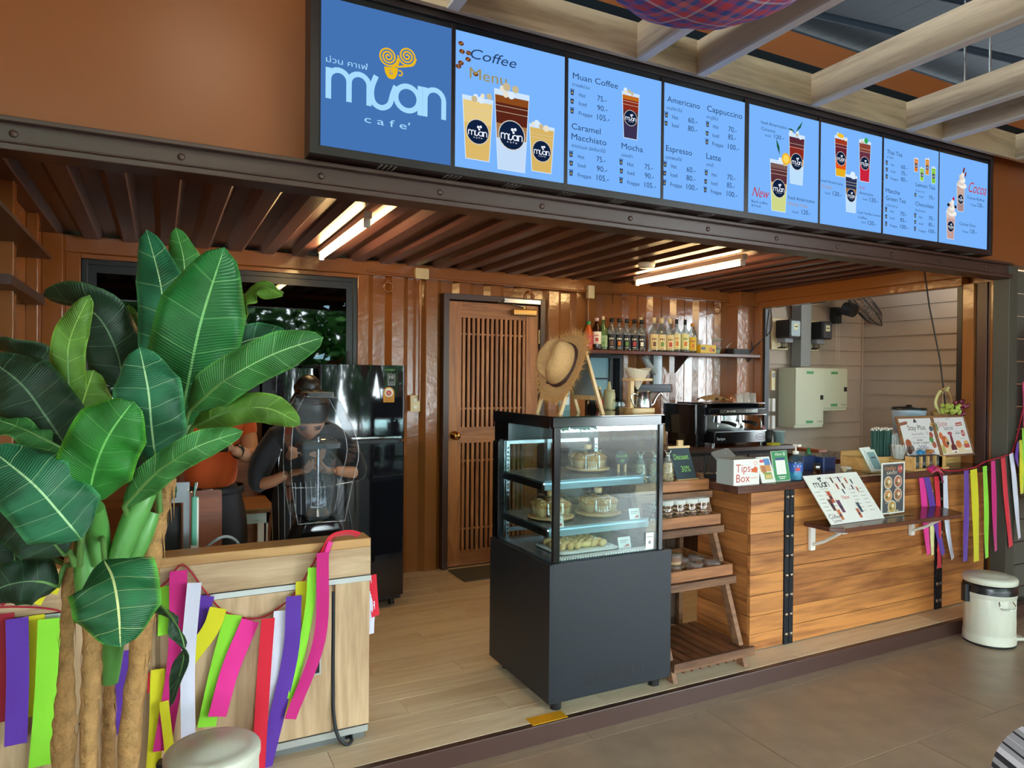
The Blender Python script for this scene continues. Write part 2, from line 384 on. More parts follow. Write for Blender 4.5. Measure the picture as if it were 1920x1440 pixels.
# facade: header beam, brown panel over it, right-hand posts
b = MB(M_BROWND); b.box((-.9, 2.55, 2.115), (4.92, 2.66, 2.135)); b.box((-.9, 2.575, 2.135), (4.92, 2.66, 2.205)); b.box((-.9, 2.545, 2.135), (4.92, 2.575, 2.14)); b.box((-.9, 2.545, 2.2), (4.92, 2.66, 2.215))
hb = struct('trim_7', b, bev=.003)
bm_ = MB(M_BROWND); bm_.sphere((0, 0, 0), (.012, .006, .012), 10, 6); bme = bm_.mesh('bolt')
for i in range(12): piece('bolt', bme, hb, (-.4+i*.46, 2.573, 2.17))
b = MB(M_HEAD); b.box((-2.6, 2.585, 2.215), (5.6, 2.68, 3.26)); struct('wall_front', b)
b = MB(M_BROWN); b.box((-2.6, 2.585, -.1), (-.62, 2.68, 2.215)); struct('wall_front.001', b)
for k, (a, c, m, d) in enumerate(((2.795, 2.87, M_BROWN, 0), (2.781, 2.795, M_BLACK, .03), (2.715, 2.781, M_BROWND, .01), (2.69, 2.712, M_BROWND, .02), (2.66, 2.688, M_BROWN, 0), (2.6, 2.658, M_BLACK, .02))):
    b = MB(m); b.box((4.93+d, a, 0), (5.0, c, 2.115)); struct('trim_%d' % (8+k), b, bev=.003)
b = MB(M_GREENGREY); b.box((4.905, 2.56, -.1), (5.0, 2.66, 2.2)); struct('trim_14', b, bev=.003)
b = MB(M_GREENGREY); b.box((5.62, 2.6, -.1), (5.7, 2.66, 2.2)); sw = struct('wall_outer', b)
sb = boxmesh('siding_board', .62, .018, .145, pm('grey siding board', '57554e', .5, var=.1), .002)
for i in range(15): piece('siding_board', sb, sw, (5.002, 2.612, -.08+i*.1515))
b = MB(M_HEAD); b.box((5.9, -1.2, -.1), (6.0, 2.6, 4.6)); struct('wall_shade_right', b); b = MB(M_HEAD); b.box((-2.6, -1.2, -.1), (-2.5, 2.58, 3.3)); struct('wall_shade_left', b)  # unseen side walls, added to shade the facade and the left side
# alcove behind the opening, lap siding pitch 0.152
b = MB(M_SIDING); b.box((5.02, 5.015, -.1), (6.95, 5.1, 2.9)); b.box((6.8, 2.5, -.1), (6.95, 5.015, 2.9)); al = struct('wall_alcove', b)
s1 = MB(M_SIDING); s1.add([(0,0,0),(1.75,0,0),(1.75,.014,.15),(0,.014,.15),(0,.02,0),(1.75,.02,0),(1.75,.02,.15),(0,.02,.15)], [(0,1,2,3),(7,6,5,4),(0,4,5,1),(3,2,6,7),(0,3,7,4),(1,5,6,2)]); s1 = s1.mesh('siding_board')
s2 = MB(M_SIDING); s2.add([(0,0,0),(0,2.5,0),(.014,2.5,.15),(.014,0,.15),(.02,0,0),(.02,2.5,0),(.02,2.5,.15),(.02,0,.15)], [(3,2,1,0),(4,5,6,7),(1,5,4,0),(7,6,2,3),(4,7,3,0),(2,6,5,1)]); s2 = s2.mesh('siding_board')
for i in range(18):
    piece('siding_board', s1, al, (5.03, 4.995, .09+i*.152)); piece('siding_board', s2, al, (6.78, 2.5, .09+i*.152))
b = MB(M_SIDING); b.box((6.768, 4.985, 0), (6.785, 5.0, 2.85)); struct('trim_15', b)
# pergola: fascia, rafters, dark roof above
b = MB(M_PERGX); b.box((.4, 2.45, 2.83), (5.8, 2.475, 2.985)); pg = struct('pergola', b)
b = MB(M_ROOFB); b.box((.4, 2.485, 2.95), (5.8, 2.57, 3.05)); part('steel_beam', b, pg)
M_EDGE = pm('pale edge band', 'cfc6bb', .5); ra = MB(M_PERG); ra.box((0, -5, .012), (.045, 0, .155)); ra.box((0, -5, 0), (.045, 0, .012), M_EDGE); ram = ra.mesh('rafter')
for x in (.955, 1.835, 2.17, 2.915, 3.665, 3.995, 4.735): piece('rafter', ram, pg, (x, 2.45, 2.825))
b = MB(M_ROOF); x = -8
while x < 14:
    b.add([(x, -5.5, 4.55), (x+.2, -5.5, 4.55), (x+.2, 9, 5.2), (x, 9, 5.2)], [(0, 1, 2, 3)]); b.box((x+.2, -5.5, 0), (x+.24, 9, .03), None, Matrix(((1,0,0,0),(0,1,0,0),(0,.0448,1,4.796),(0,0,0,1)))); x += .24
rf = struct('roof', b)
b = MB(M_ROOFB)
for y in (-3, -1, 1, 3, 5, 7): b.box((-8, y, 4.62+.0448*y), (14, y+.06, 4.76+.0448*y))
b.tube([(2.2, 4.6, 4.9), (4.9, 2.2, 3.6)], .035, 6); b.tube([(5.4, 4.6, 4.9), (8.5, 2.2, 3.6)], .035, 6)
part('purlin', b, rf, kind='stuff')
for x, y in ((3.77, 2.2), (4.18, 2.3)):
    b = MB(M_STEEL); b.cyl((x, y, 2.98), (x, y, 4.7), .006, n=8); part('hanger_rod', b, rf)
# dim room behind the container, with a window on to the garden
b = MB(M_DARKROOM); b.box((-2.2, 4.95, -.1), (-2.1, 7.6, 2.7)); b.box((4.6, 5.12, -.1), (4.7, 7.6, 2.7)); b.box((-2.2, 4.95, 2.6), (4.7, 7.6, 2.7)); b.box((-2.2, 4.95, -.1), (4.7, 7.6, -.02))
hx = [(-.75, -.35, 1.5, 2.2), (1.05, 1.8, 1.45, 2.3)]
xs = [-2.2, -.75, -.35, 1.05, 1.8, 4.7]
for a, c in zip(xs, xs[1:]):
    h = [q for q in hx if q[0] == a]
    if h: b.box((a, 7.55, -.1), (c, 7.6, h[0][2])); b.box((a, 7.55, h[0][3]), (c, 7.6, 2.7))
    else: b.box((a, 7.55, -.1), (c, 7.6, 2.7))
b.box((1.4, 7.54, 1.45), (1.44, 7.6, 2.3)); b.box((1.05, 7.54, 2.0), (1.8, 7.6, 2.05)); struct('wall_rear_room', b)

# windows and door
b = MB(M_BLACK)
def frame(b, x0, x1, z0, z1, y0, y1, t):
    b.box((x0, y0, z0), (x0+t, y1, z1)); b.box((x1-t, y0, z0), (x1, y1, z1)); b.box((x0+t, y0, z0), (x1-t, y1, z0+t)); b.box((x0+t, y0, z1-t), (x1-t, y1, z1))
frame(b, *W1, 4.87, 4.93, .03); w1 = struct('window_1', b, bev=.002)
for x0, x1, y in ((-.39, .44, 4.895), (.40, 1.21, 4.88)):
    b = MB(M_BLACK); frame(b, x0, x1, 1.15, 2.105, y, y+.014, .045); sa = part('sash', b, w1)
    b = MB(M_DGLASS); b.box((x0+.045, y+.004, 1.195), (x1-.045, y+.008, 2.06)); part('pane', b, sa)
b = MB(M_BLACKM); b.box((1.17, 4.868, 1.4), (1.19, 4.88, 1.62)); part('latch', b, w1)
b = MB(M_BLACK); frame(b, *W2, 4.87, 4.93, .03); w2 = struct('window_2', b)
b = MB(pm('frosted pane', '7fa6b4', .3)); b.box((3.2, 4.895, 1.28), (3.4, 4.9, 1.62)); part('pane', b, w2)
b = MB(M_DGLASS); b.box((3.2, 4.885, 1.03), (3.5, 4.889, 1.28)); part('pane', b, w2)
b = MB(M_BLACK); b.box((3.4, 4.875, 1.03), (3.43, 4.91, 1.62)); b.box((3.2, 4.875, 1.44), (3.4, 4.895, 1.452)); part('mullion', b, w2)
W_DOOR = wood('teak door', '85502a', 'b57540', 'z', 11, .42, 4); W_DOORX = wood('teak rail', '85502a', 'b57540', 'x', 11, .42, 4)
b = MB(M_BROWND)
for a, c in (((1.885, 4.85, 0), (1.93, 4.95, 2.075)), ((2.71, 4.85, 0), (2.755, 4.95, 2.075)), ((1.93, 4.85, 2.03), (2.71, 4.95, 2.075))): b.box(a, c)
d = struct('door_1', b, bev=.003)
b = MB(W_DOOR); b.box((1.935, 4.875, .012), (2.04, 4.915, 2.02)); b.box((2.595, 4.875, .012), (2.705, 4.915, 2.02)); part('stile', b, d, bev=.002)
b = MB(W_DOORX)
for z0, z1 in ((.012, .125), (.945, 1.065), (1.9, 2.02)): b.box((2.04, 4.877, z0), (2.595, 4.913, z1))
part('rail', b, d, bev=.002)
sl = boxmesh('slat', .021, .02, 1., W_DOOR)
for k in range(14):
    x = 2.052+k*.0396
    piece('slat', sl, d, (x, 4.878, 1.065), sc=(1, 1, .835)); piece('slat', sl, d, (x, 4.878, .125), sc=(1, 1, .82))
b = MB(W_DOORX)
for z in (.28, .80, 1.2, 1.77): b.box((2.04, 4.887, z), (2.595, 4.906, z+.014))
part('cross_bar', b, d)
b = MB(glass('door glass', '7c847e', 1.3, base=.08)); b.box((2.04, 4.912, .125), (2.595, 4.918, 1.9)); part('pane', b, d)
b = MB(pm('brass', 'b98a4a', .25, 1.)); b.lathe((0, 0, 0), [(.0, 0), (.033, 0), (.033, .006), (.012, .01), (.011, .03), (.026, .038), (.031, .052), (.022, .066), (0, .068)], 20, M=Matrix.Translation((1.985, 4.875, 1.005)) @ Matrix.Rotation(PI/2, 4, 'X')); part('door_knob', b, d)
b = MB(pm('hinge brass', 'a99468', .35, 1.))
for z in (1.72, .25): b.cyl((2.708, 4.868, z), (2.708, 4.868, z+.11), .009, n=10); b.box((2.70, 4.87, z), (2.73, 4.874, z+.11))
part('hinge', b, d)
b = MB(pm('closer bronze', 'b48d55', .35, .8)); b.rbox((2.46, 4.825, 1.935), (2.66, 4.872, 1.985), .008, ax=0); b.cyl((2.56, 4.85, 1.985), (2.56, 4.85, 2.01), .012, n=10)
b.tube([(2.56, 4.845, 2.005), (2.3, 4.79, 2.02), (2.42, 4.85, 2.05)], .006, 6, M_STEEL); b.box((2.38, 4.835, 2.03), (2.7, 4.851, 2.06), M_STEEL); part('door_closer', b, d, 'bronze door closer with thin steel arm')

# ================================================================== LIGHTS IN THE ROOM
M_TUBE = em('warm tube glow', 'ffd490', 80.)
for x, y0, y1, lab in ((.905, 3.39, 4.45, 'lit warm fluorescent tube on ceiling above the black fridge'), (3.34, 3.33, 4.42, 'lit warm fluorescent tube on ceiling above the bottle shelf')):
    t = thing('tube_light', lab, 'lamp', (x, y0, 2.25), 0, 'ceiling tube lights')
    b = MB(M_WHITE); b.rbox((x-.02, y0-.03, 2.218), (x+.02, y1+.03, 2.252), .006, ax=1); part('batten', b, t, world=True)
    b = MB(M_TUBE); b.cyl((x, y0, 2.195), (x, y1, 2.195), .013, n=14); part('tube', b, t, 'glowing warm tube', world=True)
    for y in (y0, y1):
        b = MB(M_WHITE); b.rbox((x-.016, y-.02 if y == y0 else y, 2.176), (x+.016, y if y == y0 else y+.02, 2.22), .005); part('lamp_holder', b, t, world=True)
b = MB(M_WHITE); b.lathe((0, 0, 0), [(0, -.035), (.05, -.035), (.058, -.02), (.06, 0), (0, 0)], 24)
o = single('smoke_detector', b, 'small round white fixture on ceiling beside the right tube lamp', 'detector'); o.location = (3.02, 3.9, 2.252)

t = thing('alcove_lamp', 'warm round ceiling lamp inside the siding alcove', 'lamp', (6.25, 3.6, 2.62)); b = MB(M_WHITE); b.cyl((0, 0, .02), (0, 0, .3), .012, n=8); b.lathe((0, 0, 0), [(0, .05), (.11, .05), (.12, .02), (.1, .02)], 24); part('fitting', b, t)
b = MB(em('warm bulb glow', 'ffe2b8', 95.)); b.sphere((0, 0, 0), (.095, .095, .03), 18, 8); part('bulb', b, t, 'glowing warm bulb')
t = thing('pendant_lamp', 'round warm pendant lamp over the walkway, mirrored in the brown fascia', 'lamp', (.235, .5, 3.36)); b = MB(M_BLACKM); b.cyl((0, 0, .1), (0, 0, 1.45), .006, n=8); b.lathe((0, 0, 0), [(.03, .13), (.05, .1), (.05, .07)], 16); part('hanger', b, t)
b = MB(em('warm globe glow', 'ffe6c4', 80.)); b.sphere((0, 0, 0), .1, 20, 12); part('globe', b, t, 'glowing warm globe')
t = thing('wall_conduit', 'thin brown conduit running along the rear wall rail', 'conduit', (3, 4.84, 2.16)); b = MB(M_BROWN); b.tube(curve([(1.3, 4.836, 2.19), (1.8, 4.836, 2.17), (2.5, 4.836, 2.165), (3.2, 4.836, 2.16), (3.9, 4.836, 2.18), (4.7, 4.836, 2.165)], 6), .008, 6); part('pipe', b, t, world=True)
# ================================================================== MENU BOARD
SIGN_TEXT=[("ม่วน คาเฟ่",'w',0.517,0.666,2.551,0.019),("c a f e′",'w',0.655,0.828,2.362,0.025),("Coffee",'k',1.064,1.265,2.683,0.039),("Menu",'y',1.067,1.227,2.605,0.042),("Muan Coffee",'k',1.536,1.765,2.698,0.025),("กาแฟม่วน",'k',1.534,1.618,2.667,0.013),("Hot",'k',1.567,1.599,2.628,0.016),("75.-",'k',1.659,1.706,2.628,0.023),("Iced",'k',1.567,1.604,2.592,0.016),("90.-",'k',1.659,1.711,2.588,0.023),("Freppe",'k',1.567,1.634,2.551,0.016),("105.-",'k',1.659,1.723,2.548,0.024),("Caramel",'k',1.532,1.677,2.487,0.025),("Macchiato",'k',1.532,1.707,2.444,0.025),("คาราเมล มัคคิอาโต้",'k',1.534,1.702,2.411,0.014),("Hot",'k',1.564,1.596,2.369,0.016),("75.-",'k',1.658,1.704,2.369,0.023),("Iced",'k',1.565,1.602,2.333,0.016),("90.-",'k',1.659,1.712,2.329,0.023),("Freppe",'k',1.565,1.631,2.291,0.016),("105.-",'k',1.659,1.721,2.29,0.024),("Mocha",'k',1.787,1.902,2.445,0.025),("มอคค่า",'k',1.787,1.847,2.411,0.013),("Hot",'k',1.819,1.853,2.374,0.017),("75.-",'k',1.913,1.958,2.374,0.023),("Iced",'k',1.821,1.857,2.337,0.017),("90.-",'k',1.914,1.965,2.335,0.023),("Freppe",'k',1.82,1.885,2.294,0.017),("105.-",'k',1.913,1.975,2.294,0.023),("Americano",'k',2.035,2.226,2.695,0.026),("อเมริกาโน่",'k',2.032,2.12,2.661,0.014),("Hot",'k',2.065,2.099,2.623,0.018),("60.-",'k',2.158,2.212,2.623,0.024),("Iced",'k',2.064,2.102,2.586,0.018),("80.-",'k',2.157,2.211,2.585,0.024),("Cappuccino",'k',2.27,2.491,2.695,0.027),("คาปูชิโน่",'k',2.269,2.337,2.661,0.014),("Hot",'k',2.308,2.341,2.622,0.017),("70.-",'k',2.404,2.456,2.623,0.024),("Iced",'k',2.306,2.344,2.581,0.017),("85.-",'k',2.402,2.453,2.586,0.024),("Freppe",'k',2.305,2.372,2.54,0.018),("100.-",'k',2.402,2.471,2.54,0.024),("Espresso",'k',2.031,2.182,2.473,0.026),("เอสเพรสโซ่",'k',2.028,2.121,2.438,0.014),("Hot",'k',2.061,2.093,2.4,0.018),("60.-",'k',2.152,2.204,2.396,0.024),("Iced",'k',2.059,2.097,2.361,0.018),("80.-",'k',2.151,2.204,2.357,0.024),("Freppe",'k',2.058,2.126,2.317,0.018),("100.-",'k',2.152,2.219,2.316,0.024),("Latte",'k',2.269,2.358,2.473,0.027),("ลาเต้",'k',2.27,2.312,2.44,0.014),("Hot",'k',2.303,2.335,2.396,0.017),("70.-",'k',2.399,2.45,2.395,0.024),("Iced",'k',2.3,2.337,2.356,0.017),("85.-",'k',2.398,2.447,2.357,0.024),("Freppe",'k',2.298,2.364,2.316,0.018),("100.-",'k',2.397,2.464,2.316,0.024),("Iced Americano",'k',2.616,2.79,2.697,0.015),("Coconut",'k',2.617,2.711,2.666,0.015),("Iced",'k',2.645,2.681,2.64,0.011),("120.-",'k',2.705,2.772,2.64,0.019),("New",'r',2.56,2.667,2.336,0.047),("Black coffee",'k',2.557,2.663,2.306,0.012),("& Fresh",'k',2.558,2.621,2.286,0.012),("Iced Americano",'k',2.807,2.997,2.353,0.017),("Honey Yuzu",'o',2.807,2.946,2.324,0.015),("Iced",'k',2.839,2.877,2.287,0.012),("120.-",'k',2.904,2.97,2.288,0.022),("Iced Americano",'k',3.045,3.21,2.472,0.014),("Orange",'o',3.045,3.123,2.444,0.014),("Iced",'k',3.075,3.111,2.413,0.011),("120.-",'k',3.133,3.201,2.412,0.022),("Pink",'r',3.342,3.385,2.474,0.013),("Americano",'k',3.341,3.454,2.446,0.015),("Iced",'k',3.37,3.405,2.417,0.011),("120.-",'k',3.425,3.496,2.415,0.022),("Iced Vanilla Lemon",'k',3.334,3.519,2.341,0.013),("Coffee",'k',3.334,3.404,2.315,0.013),("Iced",'k',3.362,3.393,2.292,0.011),("120.-",'k',3.411,3.482,2.289,0.022),("Thai Tea",'k',3.565,3.698,2.696,0.023),("ชาไทย",'k',3.565,3.618,2.673,0.011),("Hot",'k',3.599,3.63,2.634,0.013),("60.-",'k',3.689,3.743,2.631,0.022),("Iced",'k',3.6,3.637,2.598,0.013),("70.-",'k',3.69,3.741,2.597,0.022),("Freppe",'k',3.6,3.662,2.558,0.014),("80.-",'k',3.688,3.743,2.562,0.022),("Matcha",'k',3.56,3.68,2.483,0.023),("Green Tea",'k',3.561,3.732,2.441,0.023),("ชาเขียวมัทฉะ",'k',3.56,3.665,2.408,0.011),("Hot",'k',3.598,3.63,2.377,0.013),("70.-",'k',3.687,3.743,2.37,0.022),("Iced",'k',3.599,3.636,2.34,0.013),("85.-",'k',3.687,3.742,2.335,0.022),("Freppe",'k',3.6,3.661,2.298,0.014),("100.-",'k',3.686,3.76,2.298,0.022),("Lemon Tea",'k',3.82,3.997,2.551,0.022),("ชามะนาว",'k',3.82,3.901,2.521,0.011),("Iced",'k',3.853,3.889,2.491,0.013),("70.-",'k',3.942,3.995,2.493,0.021),("Chocolate",'k',3.82,3.987,2.442,0.022),("ช็อกโกแลต",'k',3.818,3.911,2.41,0.012),("Hot",'k',3.853,3.885,2.373,0.013),("70.-",'k',3.942,3.995,2.374,0.021),("Iced",'k',3.854,3.891,2.337,0.013),("85.-",'k',3.942,3.994,2.337,0.021),("Freppe",'k',3.853,3.917,2.297,0.013),("100.-",'k',3.943,4.015,2.3,0.021),("Cocoa",'r',4.314,4.499,2.583,0.062),("Cocoa KitKat",'k',4.312,4.488,2.542,0.017),("Freppe",'k',4.346,4.403,2.504,0.012),("120.-",'k',4.414,4.481,2.505,0.023),("Cocoa Orio",'k',4.238,4.397,2.377,0.018),("Freppe",'k',4.269,4.325,2.336,0.012),("120.-",'k',4.342,4.41,2.339,0.023)]
PANX = [(.501, .991), (1.009, 1.497), (1.515, 2.003), (2.02, 2.509), (2.538, 3.025), (3.041, 3.526), (3.542, 4.031), (4.041, 4.522)]
E_SCR = em('backlit sky blue screen', '7ab5fd', 1.); E_NAVY = em('backlit navy panel', '4473b4', 1.); E_LOGO = em('backlit pale blue letters', 'a8dcff', 1.)
E_YEL = em('backlit yellow', 'e9b91c', 1.); E_INK = em('backlit dark ink', '24406a', 1.); E_GOLD = em('backlit gold ink', 'a08c50', 1.); E_RED = em('backlit red ink', 'c23a44', 1.); E_ORG = em('backlit amber ink', 'b98a4a', 1.)
E_NV = em('print navy', '10203f', 1.); E_WH = em('print white', 'eef4ff', 1.)
INK = {'k': E_INK, 'w': E_LOGO, 'y': E_GOLD, 'r': E_RED, 'o': E_ORG}
mbd = thing('menu_board', 'long black lightbox of eight lit menu panels over the shopfront', 'sign', (2.5, 2.58, 2.25))
b = MB(M_BLACK); b.box((.47, 2.5, 2.225), (4.565, 2.585, 2.83)); part('backing', b, mbd, world=True)
b = MB(pm('sign frame', '22181a', .35)); frame(b, .462, 4.57, 2.222, 2.835, 2.485, 2.588, .03)
for (a, c), (e, f) in zip(PANX, PANX[1:]): b.box((c, 2.492, 2.25), (e, 2.5, 2.80))
for k in range(15):
    for j in range(4): b.box((.72+k*.26+j*.018, 2.5, 2.2205), (.728+k*.26+j*.018, 2.56, 2.2225), M_GREY)
part('frame', b, mbd, world=True, bev=.003)
def rel(c, r, n=24, a0=0., a1=2*PI): return [(c[0]+r*math.cos(a0+(a1-a0)*i/n), c[1]+r*math.sin(a0+(a1-a0)*i/n)) for i in range(n+1)]
def logo(b, cx, cz, sc, m, my=None, M=None, fine=True, thai=True):
    """cafe logo, unit = its width in the big panel (0.45 m), centred on (cx, cz)"""
    f = lambda P: [(cx+(x-.745)*sc, cz+(z-2.50)*sc) for x, z in P]
    my = my or m; wd = .0195*sc; n = 5
    arch = lambda x0, x1, zt, zl, zr, q=10: [(x0, zl)]+[((x0+x1)/2-(x1-x0)/2*math.cos(PI*i/q), zt-(x1-x0)/2+(x1-x0)/2*math.sin(PI*i/q)) for i in range(q+1)]+[(x1, zr)]
    b.stroke(f([(.526, 2.424), (.526, 2.533)]), wd, m, M)
    b.stroke(f(arch(.526, .599, 2.53, 2.47, 2.424)), wd, m, M); b.stroke(f(arch(.599, .672, 2.53, 2.47, 2.424)), wd, m, M)
    b.stroke(f([(v.x, v.y) for v in curve([(.698, 2.538, 0), (.684, 2.5, 0), (.681, 2.465, 0), (.692, 2.436, 0), (.72, 2.426, 0), (.748, 2.443, 0), (.76, 2.482, 0), (.772, 2.515, 0)], n)]), wd, m, M)
    b.stroke(f(rel((.817, 2.478), .045)), wd, m, M); b.stroke(f([(.866, 2.533), (.866, 2.424)]), wd, m, M)
    b.stroke(f([(.886, 2.533), (.886, 2.424)]), wd, m, M); b.stroke(f(arch(.886, .961, 2.53, 2.47, 2.424)), wd, m, M)
    if fine:
        for c, sg in (((.742, 2.618), 1), ((.814, 2.634), -1)):
            sp = [(c[0]+sg*r*math.cos(a), c[1]+r*math.sin(a)) for i in range(61) for a, r in [(i/60*5.9*PI+.2, .003+.033*i/60)]]
            b.stroke(f(sp), .0062*sc, my, M)
        b.stroke(f([(v.x, v.y) for v in curve([(.777, 2.618, 0), (.781, 2.603, 0), (.772, 2.59, 0), (.757, 2.58, 0)], 5)]), .007*sc, my, M)
        b.stroke(f([(v.x, v.y) for v in curve([(.849, 2.632, 0), (.838, 2.607, 0), (.81, 2.596, 0), (.775, 2.587, 0)], 5)]), .007*sc, my, M)
        b.flat(f([(.727, 2.578), (.731, 2.558), (.738, 2.545), (.746, 2.538), (.762, 2.538), (.771, 2.546), (.777, 2.56), (.78, 2.583)]), my, M); b.stroke(f(rel((.787, 2.566), .009, 12, -2.2, 2.2)), .005*sc, my, M)
        b.stroke(f([(.752+.0009*i*math.cos(i*.8), 2.561+.0009*i*math.sin(i*.8)) for i in range(12)]), .0035*sc, E_NAVY, M)
    else:
        b.disc(cx+(.755-.745)*sc, cz+.118*sc, .03*sc, None, 10, my, M); b.disc(cx+(.815-.745)*sc, cz+.13*sc, .03*sc, None, 10, my, M); b.disc(cx+.035*sc, cz+.07*sc, .025*sc, None, 8, my, M)
        b.text('c a f e', cx-.1*sc, cx+.11*sc, cz-.13*sc, .035*sc, m, M)
Y0 = 2.4915
CUPS = {1: [(1.103, 2.294, .125, .225, [('dcb96a', 0, .62), ('e6cb86', .62, 1)]), (1.389, 2.286, .112, .175, [('d8b565', 0, 1)]), (1.25, 2.272, .15, .29, [('c4dcf8', 0, .42), ('a77a4e', .42, .62), ('5a2418', .62, .9), ('8a4a1e', .9, 1)])],
        2: [(1.834, 2.496, .088, .185, [('3b3150', 0, .35), ('5c3030', .35, .65), ('8a2c1c', .65, .9), ('c06a1e', .9, 1)])],
        4: [(2.864, 2.435, .108, .232, [('bfe0fb', 0, .4), ('e5a23c', .4, .55), ('8a2a22', .55, .8), ('5a2a34', .8, 1)]), (2.739, 2.283, .118, .233, [('cfd88a', 0, .45), ('d8b06a', .45, .6), ('5b3038', .6, .9), ('7b5a55', .9, 1)])],
        5: [(3.193, 2.519, .094, .194, [('e8b020', 0, .2), ('e0561c', .2, .5), ('6a2230', .5, .85), ('a03a20', .85, 1)]), (3.38, 2.517, .092, .202, [('c8243c', 0, .45), ('6a3044', .45, .8), ('8a4436', .8, 1)]), (3.271, 2.34, .09, .181, [('bfe0fb', 0, .5), ('9a6a3a', .5, .68), ('2c3554', .68, 1)])],
        6: [(3.822, 2.634, .036, .069, [('d97828', 0, 1)]), (3.92, 2.629, .036, .085, [('d98a30', 0, 1)]), (3.869, 2.588, .035, .067, [('8ccf3c', 0, 1)]), (3.973, 2.586, .038, .084, [('7cc634', 0, 1)])],
        7: [(4.245, 2.458, .075, .15, [('a88c8c', 0, .3), ('c4a49c', .3, 1)]), (4.148, 2.285, .082, .15, [('c49c98', 0, .8), ('d8bcb4', .8, 1)])]}
_e = {}
def ec(c):
    if c not in _e: _e[c] = em('print '+c, c, 1.)
    return _e[c]
def drink(b, cx, zb, w, h, bands, y, fine=True, e=None):
    e = e or ec; wb = w*.78
    W = lambda t: (wb+(w-wb)*t)/2
    P = lambda a, c, m, yy: b.flat([(cx-W(a), zb+h*a), (cx+W(a), zb+h*a), (cx+W(c), zb+h*c), (cx-W(c), zb+h*c)], m, FR(0, yy, 0))
    b.flat([(cx-W(0)-.003, zb-.003), (cx+W(0)+.003, zb-.003), (cx+W(1.1)+.003, zb+h*1.08), (cx-W(1.1)-.003, zb+h*1.08)], e('cfe6ff'), FR(0, y, 0))
    for c, a, t in bands: P(a, t, e(c), y-.0003)
    for t in (.78, .86): b.stroke([(cx-W(t), zb+h*t), (cx+W(t), zb+h*t)], .0016, e('d9c9b0'), FR(0, y-.0005, 0))
    b.disc(cx, zb+h*.48, w*.4, None, 20, e('d8d2c8'), FR(0, y-.0006, 0)); b.disc(cx, zb+h*.48, w*.375, None, 20, e('10203f'), FR(0, y-.0008, 0))
    logo(b, cx, zb+h*.47, w*.66/.46, e('eef4ff'), M=FR(0, y-.001, 0), fine=False)
    rn = random.Random(int(cx*1000))
    for k in range(5):                                    # ice and cream above the rim
        x = cx+(rn.random()-.5)*w*.8; z = zb+h*(1.02+.12*rn.random()); r = w*(.07+.06*rn.random())
        b.disc(x, z, r, None, 7, e(rn.choice(['dcecff', 'e8e0cc', 'c8b890'])), FR(0, y-.0004-.00005*k, 0))
